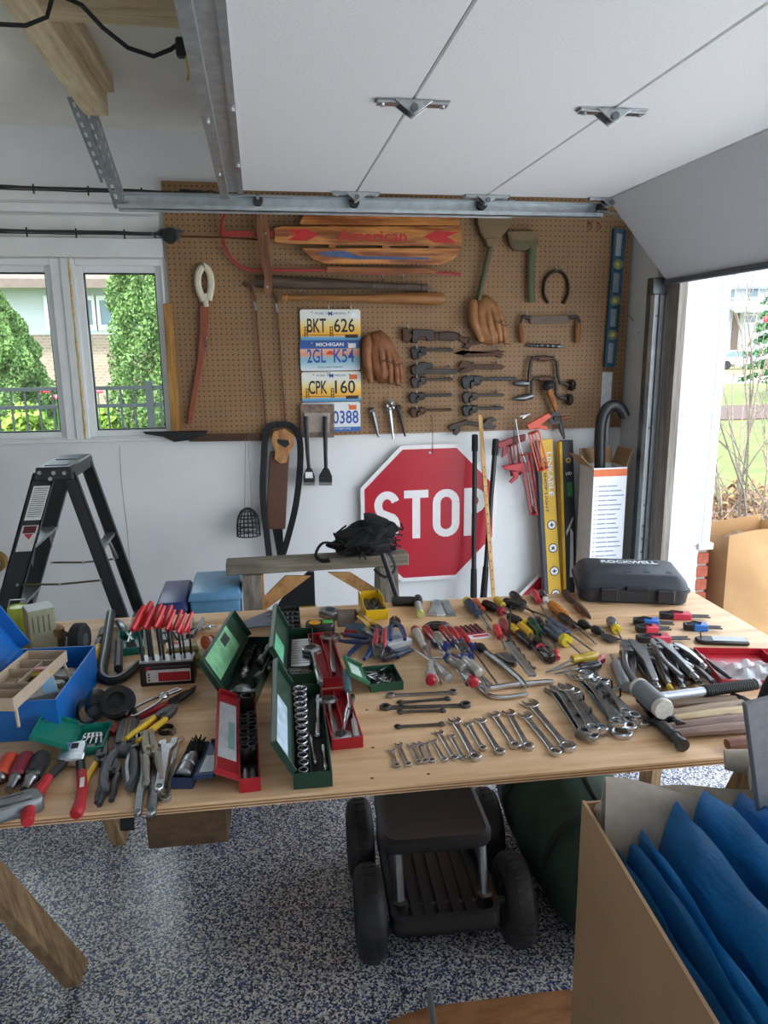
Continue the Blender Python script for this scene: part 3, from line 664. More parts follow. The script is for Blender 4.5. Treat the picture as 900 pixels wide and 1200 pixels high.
# --- canes
for lb, pts in (('thin brown cane with metal ferrule hanging beside the saw sheath', ((295, 338), (299, 350), (303, 400), (308, 450), (312, 500))), ('thin brown cane with metal ferrule hanging between its twin and the license plates', ((319, 340), (324, 352), (328, 400), (331, 450), (335, 500)))):
    t, L = wt('walking_cane', lb, 'cane', *pts[0]); k = MB(); k.tube([L(*p, .018) for p in pts], [.007, .0055, .005, .005, .005], 8); k.build('shaft', wood('#7a4e33', '#5c3823', 5, (9, 9, 1), .4), t)
    k = MB(); k.tube([L(pts[1][0]-.5, pts[1][1]+4, .018), L(pts[1][0]+.8, pts[1][1]+14, .018)], .0075, 8); k.build('ferrule', STEEL, t)
    k = MB(); k.tube(smoothpts([L(pts[0][0]+.5, pts[0][1]+3, .018), L(pts[0][0]-3, pts[0][1]-3, .018), L(pts[0][0]-11, pts[0][1]-6, .02)], 4), .0085, 8); k.build('crook', wood('#6a4632', '#4d3020', 5, (9, 9, 1), .4), t)
# --- pruning saw in sheath
t, L = wt('pruning_saw', 'pruning saw with cream loop handle in a reddish brown sheath', 'saw', 238, 350)
k = MB(); k.tube(smoothpts([L(*p, .025) for p in ((239, 353), (233, 337), (233, 322), (239, 313), (246, 320), (248, 335), (245, 352))], 5), [.017]*31, 8); k.tube([L(240, 345, .025), L(242, 360, .025)], [.017, .014], 8); k.build('handle', plain('#d9cfb8', .5, var=.1), t)
k = MB(); wpr(k, L, [(234, 358), (246, 357), (245, 390), (240, 420), (233, 455), (225, 497), (219, 497), (225, 460), (231, 425), (234, 390)], .006, .03); k.build('sheath', plain('#8a4a33', .6, var=.2, bump=.2), t, bevel=.004)
k = MB(); [k.tube([L(243, 395+i*6, .032), L(241, 399+i*6, .034), L(245, 401+i*6, .032)], .003, 5) for i in range(3)]; k.build('belt_clip', STEEL, t)
o = MB(); P = [wp(*p, .0) for p in ((192, 357), (202, 356), (213, 505), (202, 506))]; c = P[0]
o.prism([(p.x-c.x, p.z-c.z) for p in P], -.045, -.026, 'y'); o = o.build('wooden_batten', wood('#b98a45', '#96672e', 4, (12, 12, 1)), bevel=.002); o.location = c; tag(o, 'ochre wooden batten standing between the window and the pegboard', 'batten')
# --- long saw along the bottom edge
t, L = wt('long_saw', 'long rusty saw blade with black handle along the pegboard bottom edge', 'saw', 240, 510)
k = MB(); wpr(k, L, [(168, 505), (245, 504), (240, 509), (222, 515), (205, 517), (192, 511), (172, 508)], .018, .04); k.build('handle', BLACKP, t, bevel=.004)
k = MB(); wpr(k, L, [(222, 508), (306, 507), (309, 516), (222, 517)]+[], .02, .024); k.build('blade', RUST, t)
# --- license plates
PW_, PH_ = .305, .152
def plate_mat(stops, name):
    m, n, b = _mk(name); v = _coord(n); sp = n.nodes.new('ShaderNodeSeparateXYZ'); n.links.new(v, sp.inputs[0])
    q = n.nodes.new('ShaderNodeMath'); q.operation = 'DIVIDE'; n.links.new(sp.outputs[2], q.inputs[0]); q.inputs[1].default_value = PH_
    n.links.new(_ramp(n, q.outputs[0], stops), b.inputs['Base Color']); b.inputs['Roughness'].default_value = .4; return m
BRIDGE = [(0, H('#3f86b4')), (.12, H('#7fb3cf')), (.14, H('#f0a52c')), (.35, H('#f4c24e')), (.6, H('#efe0a8')), (.75, H('#e8e8e0'))]
LAKES = [(0, H('#dfe6ea')), (.25, H('#9fc9d6')), (.4, H('#8fbccc')), (.55, H('#e59a7a')), (.7, H('#e7b79a')), (.74, H('#2f58a0')), (1, H('#2b4f95'))]
PLAIN_ = [(0, H('#3567b0')), (.14, H('#3567b0')), (.16, H('#e6e9ea')), (1, H('#e8eaea'))]
NAVY = plain('#1d2430', .5); BLUEL = plain('#2c56a6', .5); WHITEL = plain('#eceeee', .5); PLATEHOLE = plain('#2a2320', .7)
STICK = plain('#e06a35', .6)
plates = ((351, 363, 'BKT', '626', BRIDGE, NAVY, 'yellow and blue bridge license plate reading BKT 626', 0), (351, 399, '2GL', 'K54', LAKES, BLUEL, 'blue lakes license plate reading 2GL K54', 1), (353, 436, 'CPK', '160', BRIDGE, NAVY, 'yellow and blue bridge license plate reading CPK 160', 2), (353, 472, '', '0388', PLAIN_, BLUEL, 'white and blue license plate ending in 0388 behind a carded scraper', 3))
for i, (px, py, a1, a2, st, lm, lb, kind) in enumerate(plates):
    c = wp(px, py, PF); t = thing('license_plate', lb, 'license plate', (c.x, W-PF, c.z-PH_), group=None)
    o_ = .012+.003*(3-i)
    out = []; 
    for (qx, qz, a0) in ((PW_-.012, .012, -PI/2), (PW_-.012, PH_-.012, 0), (.012, PH_-.012, PI/2), (.012, .012, PI)):
        out += [(qx+.012*math.cos(a0+j*PI/8), qz+.012*math.sin(a0+j*PI/8)) for j in range(5)]
    k = MB(); k.prism(out, -o_, -o_+.0015, 'y'); k.build('plate', plate_mat(st, 'plate_paint'), t)
    f = MB(); f.m = Tr(0, -o_-.0001, 0) @ Rx(PI/2)
    if a1: f.text(a1, .082, .040, 0, .068, .095, .001, .012); f.build('number', lm, t, smooth=0); f = MB(); f.m = Tr(0, -o_-.0001, 0) @ Rx(PI/2)
    f.text(a2, .222 if a1 else .227, .040, 0, .068, .105 if a1 else .135, .001, .012); f.build('number', lm, t, smooth=0)
    f = MB(); f.m = Tr(0, -o_-.0001, 0) @ Rx(PI/2)
    if kind in (0, 2):
        f.text('PURE  M  CHIGAN', .152, .128, 0, .010, .15, .0006); f.text('M', .152, .122, .0002, .02, .02, .0008, .02)
        f.build('slogan', BLUEL, t, smooth=0); f = MB(); f.m = Tr(0, -o_-.0001, 0) @ Rx(PI/2)
        f.bx(.01, .295, .027, .029, 0, .0008); [f.bx(x, x+.004, .018, .07, 0, .001) for x in (.02, .032, .148, .16)]; [f.bx(x0, x0+.016, z, z+.003, 0, .001) for x0 in (.02, .148) for z in (.034, .05, .064)]; f.bx(.225, .29, .012, .028, 0, .0007); f.build('bridge_picture', plain('#3a2d1f', .6), t, smooth=0)
    elif kind == 1:
        f.text('MICHIGAN', .152, .122, 0, .018, .14, .0006, .02); f.build('state_name', WHITEL, t, smooth=0); f = MB(); f.m = Tr(0, -o_-.0001, 0) @ Rx(PI/2)
        f.text('Great Lakes Splendor', .152, .012, 0, .012, .13, .0006); f.build('slogan', NAVY, t, smooth=0)
        f = MB(); f.m = Tr(.152, -o_-.0001, .08) @ Rx(PI/2); f.prism([(.02*math.cos(j*PI/8), .02*math.sin(j*PI/8)) for j in range(9)], 0, .0005); f.build('sun_picture', plain('#e0523f', .6), t)
    else:
        f.text('michigan.org', .205, .008, 0, .012, .09, .0006); f.build('slogan', WHITEL, t, smooth=0)
    f = MB(); f.m = Tr(0, -o_-.0001, 0) @ Rx(PI/2); f.bx(.245, .285, .112, .136, 0, .0006); sk = f.build('sticker', STICK if kind > 1 else WHITEL, t)
    f = MB(); [f.cyl((x, -o_-.003, .138), (x, PF-.022+.0, .138), .004, n=8) for x in (.06, .245)]; f.build('hook', STEEL, t)
# carded scraper and two grill brushes
t, L = wt('carded_scraper', 'carded tool in a clear blister pack hanging over the lowest license plate', 'package', 371, 473)
k = MB(); wpr(k, L, [(352, 473), (391, 473), (391, 512), (352, 512)], .028, .030); cd = k.build('card', plain('#7d6a5c', .6, var=.5, scale=45), t)
k = MB(); wpr(k, L, [(356, 483), (387, 483), (385, 506), (358, 506)], .0302, .038); k.build('blister', clear_plastic('#e9d7cd', .3), t, bevel=.004)
for lb, x0, x1, hx0, hx1 in (('narrow black grill scraper with white sticker hanging in front of the carded tool', 358, 361.5, 355, 368), ('wide black grill scraper hanging right of the carded tool', 380, 381, 373, 388)):
    t, L = wt('grill_scraper', lb, 'scraper', x0, 487); k = MB(); k.tube([L(x0, 487, .05), L(x0, 500, .052), L((x0+x1)/2, 530, .05), L(x1, 550, .05)], [.012, .013, .011, .010], 8, .6); k.build('handle', BLACKP, t)
    k = MB(); wpr(k, L, [(x1-3, 547), (x1+3, 547), (hx1, 556), (hx1, 563), (hx0, 563), (hx0, 556)], .038, .062); k.build('head', BLACKP, t, bevel=.003)
    k = MB(); wpr(k, L, [(hx0, 563), (hx1, 563), (hx1, 567), (hx0, 567)], .046, .049); k.build('blade', STEEL, t)
    if x0 < 370: k = MB(); wpr(k, L, [(357, 551), (365, 551), (366, 558), (357, 558)], .0622, .0626); k.build('sticker', WHITEL, t)
# --- baseball gloves
LEA = plain('#97653c', .6, var=.3, scale=30, bump=.4); LEA2 = plain('#8a5634', .6, var=.3, scale=30, bump=.4); LACE = plain('#6b4428', .7)
def glove(label, cx, cy, pts_f, palm, thumb, mat):
    t, L = wt('baseball_glove', label, 'glove', cx, cy)
    k = MB(); P = [L(*p, 0) for p in palm]; c0 = sum(P, Vector())/len(P); n = len(P)
    V = []; lay = ((1.0, .006), (1.04, .022), (.96, .045), (.72, .06), (.3, .062))
    for s_, o_ in lay: V += [(c0.x+(p.x-c0.x)*s_, -o_, c0.z+(p.z-c0.z)*s_) for p in P]
    F = [tuple(range(n))]+[(a_*n+i, a_*n+(i+1) % n, (a_+1)*n+(i+1) % n, (a_+1)*n+i) for a_ in range(len(lay)-1) for i in range(n)]+[tuple(range((len(lay)-1)*n, len(lay)*n))]
    k.add(V, F); k.build('palm', mat, t, smooth=70)
    for (q0, q1, q2, r) in pts_f: k = MB(); k.tube(smoothpts([L(*q0, .03), L(*q1, .055), L(*q2, .04)], 4), [r*.8, r*.95, r, r*1.02, r, r*.97, r*.9, r*.8, r*.55], 8); k.build('finger', mat, t, smooth=70)
    q0, q1, q2, r = thumb; k = MB(); k.tube(smoothpts([L(*q0, .03), L(*q1, .06), L(*q2, .045)], 4), [r*.8, r, r*1.1, r*1.1, r*1.05, r, r*.9, r*.8, r*.6], 8); k.build('thumb', mat, t, smooth=70)
    k = MB()
    for (q0, q1, q2, r) in pts_f[:-1]: k.tube([L(q1[0]-3, q1[1], .075), L(q1[0]+2, q1[1]+3, .078), L(q1[0]+6, q1[1]+1, .075)], .0035, 5); k.tube([L(q2[0]-2, q2[1]-2, .055), L(q2[0]+4, q2[1], .06)], .0035, 5)
    k.build('lacing', LACE, t); return t
glove('tan baseball glove with laced fingers hanging beside the license plates', 446, 392, (((440, 395), (446, 420), (447, 445), .02), ((447, 398), (454, 422), (456, 450), .019), ((453, 402), (461, 425), (464, 452), .018), ((457, 408), (466, 428), (469, 447), .017)), [(434, 392), (446, 388), (456, 396), (463, 412), (466, 430), (458, 446), (444, 448), (434, 436), (430, 412)], ((430, 394), (428, 420), (433, 448), .023), LEA2)
glove('tan baseball glove with open palm hanging below the army shovel', 572, 350, (((570, 352), (578, 376), (584, 402), .021), ((575, 356), (585, 380), (590, 404), .018), ((565, 354), (570, 378), (575, 402), .021)), [(556, 352), (570, 347), (580, 356), (588, 376), (590, 398), (574, 404), (560, 400), (553, 380)], ((553, 353), (551, 376), (562, 400), .024), LEA)
# --- wrenches hung in two columns
def pipe_wrench(label, x0, x1, yc, hpx, mat, heavy=1.0):
    """head at x0, handle end at x1 (pixels); hook jaw above, heel jaw below"""
    t, L = wt('pipe_wrench', label, 'wrench', x0+4, yc-hpx*.4, group=None); h = hpx; w_ = x1-x0; y = yc-h*.5
    k = MB(); wpr(k, L, [(x0+2, y), (x0+w_*.34, y), (x0+w_*.36, y+h*.16), (x1-2, y+h*.1), (x1, y+h*.2), (x1-2, y+h*.36), (x0+w_*.36, y+h*.34), (x0+w_*.16, y+h*.34), (x0+w_*.13, y+h*.55), (x0+w_*.13, y+h*.98), (x0+w_*.04, y+h), (x0+1, y+h*.8), (x0-1, y+h*.3)], .016, .034); k.build('hook_jaw_and_handle', mat, t, bevel=.0025)
    k = MB(); wpr(k, L, [(x0+w_*.15, y+h*.45), (x0+w_*.3, y+h*.36), (x0+w_*.36, y+h*.4), (x0+w_*.34, y+h*.6), (x0+w_*.22, y+h*.66), (x0+w_*.18, y+h*.95), (x0+w_*.15, y+h*.95)], .015, .036); k.build('heel_jaw', mat, t, bevel=.002)
    k = MB(); wpr(k, L, [(x0+w_*.2, y+h*.04), (x0+w_*.32, y+h*.04), (x0+w_*.32, y+h*.5), (x0+w_*.2, y+h*.5)], .012, .039); k.build('housing', mat, t, bevel=.003)
    k = MB(); a_ = L(x0+w_*.225, y+h*.56, .026); b_ = L(x0+w_*.315, y+h*.54, .026); [k.cyl(a_.lerp(b_, j/5), a_.lerp(b_, (j+.7)/5), .009*heavy, n=10) for j in range(5)]; k.build('knurled_nut', mat, t)
pipe_wrench('black pipe wrench second from the top of the column beside the gloves', 481, 530, 414, 15, IRON2)
pipe_wrench('worn grey pipe wrench fourth in the column between the gloves', 481, 530, 448, 14, IRON)
pipe_wrench('small dark pipe wrench second from the bottom of the column between the gloves', 479, 529, 466, 13, IRON2)
pipe_wrench('small rusty handled pipe wrench lowest in the column between the gloves', 480, 529, 483, 12, RUST)
pipe_wrench('long heavy dark pipe wrench level with the bit braces', 540, 604, 448, 16, IRON2, 1.3)
pipe_wrench('dark pipe wrench directly under the long heavy one', 541, 589, 466, 13, IRON)
pipe_wrench('lowest pipe wrench above the curved open end spanner', 541, 589, 481, 13, IRON2)
# big monkey wrench, top of the column
t, L = wt('monkey_wrench', 'large rusty monkey wrench at the top of the wrench column', 'wrench', 476, 388)
k = MB(); wpr(k, L, [(470, 385), (476, 384), (479, 391), (536, 390), (540, 396), (534, 399), (500, 399), (480, 397), (477, 402), (471, 400)], .016, .034); k.build('fixed_jaw_and_shaft', RUST, t, bevel=.003)
k = MB(); wpr(k, L, [(482, 386), (506, 387), (509, 399), (499, 400), (497, 395), (490, 395), (487, 402), (481, 402)], .012, .040); k.build('sliding_jaw', IRON, t, bevel=.003)
k = MB(); wpr(k, L, [(512, 389), (532, 389), (538, 395), (530, 400), (512, 399)], .013, .038); k.build('grip', wood('#4a3326', '#35241b', 5, (1, 10, 10)), t, bevel=.004)
t, L = wt('monkey_wrench', 'dark adjustable wrench with flipped jaw third from the top of the column', 'wrench', 484, 428)
k = MB(); wpr(k, L, [(486, 432), (533, 432), (536, 435), (533, 438), (486, 438)], .018, .032); k.build('handle', IRON, t, bevel=.002)
k = MB(); wpr(k, L, [(480, 430), (487, 426), (494, 424), (505, 426), (505, 431), (497, 432), (499, 438), (488, 440), (481, 438)], .014, .04); k.build('jaw', IRON2, t, bevel=.003)
k = MB(); k.cyl(L(488, 432, .04), L(488, 432, .044), .018, n=14); k.build('pivot', IRON, t)
t, L = wt('alligator_wrench', 'dark toothed alligator wrench half hidden behind the lower tip of the glove', 'wrench', 552, 396, None)
k = MB(); wpr(k, L, [(536, 396), (546, 395), (556, 399), (566, 396), (568, 400), (560, 404), (552, 405), (548, 409), (541, 408), (545, 403), (538, 400)], .008, .02); k.build('body', RUST, t, bevel=.002)
k = MB(); k.cyl(L(550, 401, .02), L(550, 401, .026), .012, n=10); k.build('pivot', IRON, t)
def spanner(label, pts, mat, o0=.016, o1=.028, holes=()):
    t, L = wt('open_end_spanner', label, 'wrench', pts[0][0], pts[0][1]); k = MB(); wpr(k, L, pts, o0, o1); o = k.build('body', mat, t, bevel=.002)
    if holes:
        k = MB(); [k.cyl(L(x, y, o1), L(x, y, o1+.0012), .006, n=10) for x, y in holes]; k.build('hole', BLK, t)
    return t
spanner('dark double open end wrench just under the alligator wrench', [(534, 414), (540, 411), (545, 414), (541, 416), (545, 419), (552, 418), (580, 417), (585, 420), (588, 418), (583, 415), (586, 412), (591, 411), (588, 416), (582, 413), (578, 412), (552, 412), (546, 410)][:10]+[(590, 417), (587, 414), (590, 411), (580, 411), (552, 412)], RUST, holes=((547, 415),))
spanner('dark wrench with row of round holes in its handle', [(535, 431), (540, 423), (547, 423), (552, 427), (586, 427), (590, 430), (586, 433), (555, 433), (548, 436), (539, 437), (536, 434), (544, 431)], RUST, holes=((556, 430), (565, 430), (572, 430), (580, 430)))
spanner('curved open end spanner along the bottom edge of the pegboard', [(524, 500), (530, 496), (538, 494), (545, 492), (556, 494), (566, 495), (570, 490), (576, 488), (581, 492), (575, 494), (576, 498), (581, 498), (577, 503), (569, 502), (557, 499), (546, 497), (538, 500), (538, 505), (533, 510), (529, 508), (532, 502), (526, 504)], IRON)
# --- three spikes hanging by wires
for i, (lb, x0, y0, x1, y1, wy) in enumerate((('pale steel spike nail hanging by a wire below the glove', 435, 480, 443, 512, 462), ('steel spike with clustered clamp head between two plain spikes', 455, 478, 460, 514, 462), ('dark steel spike nail on the right of the clustered one', 466, 477, 474, 511, 470))):
    t, L = wt('steel_spike', lb, 'spike', x0, y0); m_ = (DSTEEL, STEEL, IRON)[i]
    k = MB(); k.tube([L(x0, y0, .02), L((x0+x1)/2, (y0+y1)/2, .02), L(x1, y1, .02)], [.013, .011, .005], 6, .7); k.build('shank', m_, t)
    k = MB(); k.cyl(L(x0-2.5, y0+2, .02), L(x0+3, y0-1, .02), .012, .012, 8); k.build('head', m_, t)
    if i == 1: k = MB(); [k.ball(L(455+dx, 475+dy, .03), .012, 8, 5) for dx, dy in ((-3, 0), (2, -3), (4, 2), (0, 3))]; k.tube([L(452, 468, .03), L(460, 470, .035), L(458, 478, .03)], .006, 6); k.build('clamp', STEEL, t)
    k = MB(); k.tube([L(x0, y0, .02), L(x0, wy, .008)], .0018, 5); k.build('wire', STEEL, t)
# --- army shovel and hatchet in canvas covers
CANV = plain('#7d6a4e', .9, var=.15, scale=80, bump=.4); OLIVE = plain('#545038', .55, var=.15)
t, L = wt('folding_shovel', 'army shovel with khaki canvas blade cover and olive handle', 'shovel', 575, 260)
k = MB(); wpr(k, L, [(558, 240), (594, 240), (597, 256), (592, 270), (582, 283), (577, 288), (568, 288), (561, 276), (556, 262)], .02, .05); k.build('blade_cover', CANV, t, bevel=.008, seg=2)
k = MB(); wpr(k, L, [(565, 281), (580, 280), (577, 290), (568, 291)], .018, .055); k.build('collar', CANV, t, bevel=.004)
k = MB(); k.tube([L(573, 286, .035), L(566, 318, .035), L(558, 353, .035)], [.016, .0145, .015], 10); k.build('handle', OLIVE, t)
t, L = wt('hatchet', 'hatchet with olive canvas head cover and green handle', 'hatchet', 612, 280)
k = MB(); wpr(k, L, [(591, 273), (610, 271), (627, 273), (628, 290), (617, 292), (612, 295), (598, 294), (593, 286)], .016, .05); k.build('head_cover', plain('#645c42', .9, var=.15, scale=80, bump=.4), t, bevel=.008, seg=2)
k = MB(); wpr(k, L, [(590, 273), (628, 272), (627, 281), (612, 284), (596, 282)], .049, .054); k.build('cover_flap', CANV, t, bevel=.003)
k = MB(); k.tube([L(621, 290, .033), L(620, 320, .033), L(620, 345, .033), L(621, 355, .033)], [.020, .018, .017, .02], 10, .7); k.build('handle', plain('#51593d', .5, var=.12), t)
# --- horseshoe, drawknife, auger bit
t, L = wt('horseshoe', 'rusty iron horseshoe hanging on two pegs', 'horseshoe', 651, 322)
k = MB(); k.tube(smoothpts([L(*p, .015) for p in ((641, 355), (636, 345), (637, 330), (643, 321), (651, 318), (659, 321), (664, 331), (664, 345), (659, 356))], 4), .015, 8, .5); k.build('shoe', metal('#4a3f3b', .6, .4, 40, .8), t)
k = MB(); [k.cyl(L(*p, .022), L(*p, .024), .003, n=6) for p in ((638, 340), (640, 330), (646, 322), (656, 321), (662, 332), (662, 343))]; k.build('nail_hole', BLK, t)
t, L = wt('drawknife', 'drawknife with dark blade and two wooden handles', 'drawknife', 641, 372)
k = MB(); wpr(k, L, [(618, 371), (665, 370), (665, 379), (620, 380)], .02, .026); k.build('blade', metal('#5b504a', .5, .3), t)
k = MB(); k.tube([L(620, 373, .023), L(611, 371, .023), L(608, 378, .03), L(608, 388, .03)], [.009, .010, .009, .008], 8); k.tube([L(664, 373, .023), L(673, 371, .023), L(676, 376, .03), L(675, 386, .03)], [.009, .010, .009, .008], 8); k.build('tang', IRON, t)
for xx, sgn in ((608, .3), (675, -.2)): k = MB(); k.tube([L(xx, 379, .03), L(xx+sgn*3, 390, .03), L(xx+sgn*5, 402, .03)], [.011, .017, .013], 10); k.build('handle', wood('#a06a38', '#7b4b24', 5, (9, 9, 1)), t)
t, L = wt('auger_bit', 'short steel auger bit lying on two pegs under the drawknife', 'drill bit', 638, 405)
k = MB(); P = [L(617+i*1.5, 404.5+.05*i, .014+.002*math.sin(i*1.6)) for i in range(24)]; k.tube(P, [.008+.004*(i % 2) for i in range(24)], 8); k.tube([L(652, 406, .014), L(660, 406.5, .014)], [.009, .003], 6); k.build('twist', DSTEEL, t)
# --- bit braces and hand drill
def brace(label, pts, knob, chuck, grip):
    t, L = wt('bit_brace', label, 'hand drill', pts[1][0], pts[1][1]); k = MB(); k.tube([L(*p, .03) for p in pts], .0085, 8); k.build('crank', IRON, t)
    k = MB(); k.tube([L(*chuck[0], .03), L(*chuck[1], .03), L(*chuck[2], .03)], [.006, .018, .014], 10); k.build('chuck', DSTEEL, t)
    k = MB(); k.tube([L(*grip[0], .03), L(*(((grip[0][0]+grip[1][0])/2), grip[0][1]), .03), L(*grip[1], .03)], [.012, .017, .012], 10); k.build('grip', wood('#6b4630', '#4d3020', 5, (1, 9, 9)), t)
    k = MB(); a_ = L(*knob, .03); k.m = Tr(*a_) @ Ry(PI/2); k.lathe([(.008, -.03), (.012, -.015), (.028, -.008), (.033, .004), (.026, .016), (.008, .02)], 16); k.build('knob', plain('#2a2420', .4), t)
brace('larger bit brace with wooden grip and round black head', [(600, 449), (617, 449), (618, 436), (620, 422), (623, 419), (646, 420), (650, 424), (651, 440), (654, 448), (666, 451)], (667, 451), ((600, 449), (608, 449), (617, 449)), ((628, 420), (642, 420)))
brace('smaller bit brace hanging in front of the larger one', [(605, 466), (620, 466), (621, 447), (624, 443), (645, 444), (649, 448), (649, 462), (654, 466), (662, 466)], (664, 468), ((600, 467), (612, 466), (622, 463)), ((629, 443.5), (643, 443.5)))
t, L = wt('hand_drill', 'eggbeater hand drill with orange wooden handle hanging under the braces', 'hand drill', 640, 455)
k = MB(); k.tube([L(638, 452, .05), L(641, 462, .05), L(648, 480, .05)], [.016, .019, .013], 10); k.build('handle', wood('#b3783d', '#8a5426', 5, (9, 9, 1), .4), t)
k = MB(); k.tube([L(633, 454, .05), L(637, 452, .05), L(643, 450, .05)], [.018, .028, .018], 12); k.build('end_knob', IRON2, t)
k = MB(); k.tube([L(648, 480, .05), L(651, 492, .05), L(654, 503, .05), L(657, 513, .05)], [.011, .012, .014, .006], 10); k.build('spindle_and_chuck', DSTEEL, t)
k = MB(); a_ = L(645, 489, .065); k.m = Tr(*a_) @ Rx(PI/2); k.ring((0, 0, 0), .016, .034, -.004, .004, 20); k.lathe([(.01, -.01), (.01, .012)], 10); [k.bx(-.003, .003, -.03, .03, -.003, .003) for _ in (0,)]; k.build('gear_wheel', IRON2, t)
k = MB(); k.tube([L(645, 489, .075), L(655, 487, .08), L(658, 487, .08)], .006, 6); k.build('crank_arm', IRON, t)
k = MB(); k.tube([L(652, 489, .08), L(656, 488, .085), L(661, 487, .085)], [.008, .012, .009], 8); k.build('crank_knob', wood('#8d5a30', '#6a3f20', 5, (1, 9, 9)), t)
for i, (x, y) in enumerate(((690, 262), (700, 262))):
    t, L = wt('peg_hook', 'red painted peg hook at the top of the pegboard near the level', 'hook', x, y, group='red hooks by the level'); k = MB(); k.tube(smoothpts([L(x, y, 0), L(x, y, .02), L(x, y+6, .035), L(x-2, y+9, .02)], 3), .0035, 6); k.build('hook', plain('#8d4436', .5), t)
# steel pegs under the hung tools
PG = None
for i, (x, y) in enumerate(((476, 385), (537, 392), (486, 408), (526, 408), (486, 427), (524, 428), (486, 442), (526, 442), (486, 460), (526, 460), (486, 478), (526, 478), (546, 441), (579, 441), (546, 458), (579, 458), (546, 475), (579, 475), (548, 411), (581, 410), (553, 424), (579, 424), (648, 317), (655, 317), (614, 370), (666, 370), (624, 403), (652, 403), (622, 417), (645, 417), (628, 441), (646, 441), (447, 327), (352, 343), (470, 326), (500, 344), (384, 362), (410, 362), (386, 437), (240, 313), (545, 491))):
    c = wp(x, y, PF)
    if PG is None:
        k = MB(); k.tube([(0, 0, -.004), (0, -.045, -.004), (0, -.05, 0), (0, -.05, .016)], .0028, 6); PG = k.build('peg_hook', STEEL); o = PG
    else: o = PG.copy(); C.objects.link(o)
    tag(o, 'small steel peg hook holding a hung tool on the pegboard', 'hook', 'steel peg hooks'); o.location = c
# --- spirit level and straightedge
t, L = wt('spirit_level', 'blue framed spirit level with three round vials hung upright', 'level', 722, 300, .03)
Lw = L(718, 268), L(732, 270), L(718.5, 430), L(706.5, 430)
def lv(k, u0, u1, v0, v1, o0, o1):
    f = lambda u, v: (lambda a_, b_: a_.lerp(b_, u))(Lw[0].lerp(Lw[3], v), Lw[1].lerp(Lw[2], v)); P = [f(u0, v0), f(u1, v0), f(u1, v1), f(u0, v1)]; k.prism([(p.x, p.z) for p in P], -o1, -o0, 'y')
LBLU = plain('#2f5a72', .35, .4); k = MB(); lv(k, 0, .22, 0, 1, .0, .024); lv(k, .78, 1, 0, 1, .0, .024)
for v0, v1 in ((0, .03), (.19, .31), (.45, .57), (.70, .82), (.97, 1)): lv(k, .22, .78, v0, v1, .004, .02)
k.build('frame', LBLU, t, bevel=.001)
k = MB(); lv(k, .22, .78, .03, .97, .009, .013); k.build('web', metal('#b9c3c9', .35), t)
for v in (.25, .51, .76):
    a_ = Lw[0].lerp(Lw[3], v).lerp(Lw[1].lerp(Lw[2], v), .5); k = MB(); k.m = Tr(a_.x, -.02, a_.z) @ Rx(PI/2); k.ring((0, 0, 0), .013, .026, -.004, .008, 20); vl = k.build('vial_ring', plain('#8d8a5d', .4), t)
    k = MB(); k.m = Tr(a_.x, -.02, a_.z) @ Rx(PI/2); k.lathe([(.0125, -.002), (.0125, .004)], 16); k.build('vial', plain('#c9cf74', .15), vl)
P0, P1 = wp(712, 434, .03-.002), on(700, 640, 1, W-.11)
t = thing('straightedge', 'long pale aluminium straightedge behind the black pipe', 'straightedge', P1)
d = P0-P1; k = MB(); k.m = d.to_track_quat('Z', 'Y').to_matrix().to_4x4(); k.bx(-.027, .027, -.006, .006, -.45, d.length*.99); k.build('bar', metal('#c5c9cc', .4, m_=.4), t, bevel=.001)
# ================================================================ things against the lower wall
REDS = plain('#b5152b', .35, var=.06, scale=8); WHT = plain('#ece9e8', .45, var=.04)
def octo(k, cx, cz, R_, y0, y1): k.prism([(cx+R_/math.cos(PI/8)*math.cos(PI/8+i*PI/4), cz+R_/math.cos(PI/8)*math.sin(PI/8+i*PI/4)) for i in range(8)], y0, y1, 'y')
c = on(503.5, 602, 1, W-.04); R_ = .378
t = thing('stop_sign', 'large red octagonal stop sign with white border hanging on the wall', 'sign', c)
k = MB(); octo(k, 0, 0, R_, .0, .003); k.build('sign_plate', WHT, t)
k = MB(); octo(k, 0, 0, R_-.022, -.0015, .0); k.build('red_field', REDS, t)
Ox = -.255
def ribbon(k, pts, w_, y0, y1):
    P = [Vector((p[0], p[1], 0)) for p in pts]; n = len(P); A = []; Bq = []
    for i in range(n):
        tq = (P[min(i+1, n-1)]-P[max(i-1, 0)]).normalized(); nq = Vector((-tq.y, tq.x, 0))*w_/2; A.append(P[i]+nq); Bq.append(P[i]-nq)
    V = [(p.x, y0, p.y) for p in A+Bq]+[(p.x, y1, p.y) for p in A+Bq]; F = []
    for i in range(n-1): F += [(i, i+1, n+i+1, n+i), (2*n+i, 3*n+i, 3*n+i+1, 2*n+i+1), (i, 2*n+i, 2*n+i+1, i+1), (n+i, n+i+1, 3*n+i+1, 3*n+i)]
    k.add(V, F+[(0, n, 3*n, 2*n), (n-1, 3*n-1, 4*n-1, 2*n-1)])
def arcp(cx, cy, rx, ry, a0, a1, n=9): return [(cx+rx*math.cos(math.radians(a0+(a1-a0)*i/n)), cy+ry*math.sin(math.radians(a0+(a1-a0)*i/n))) for i in range(n+1)]
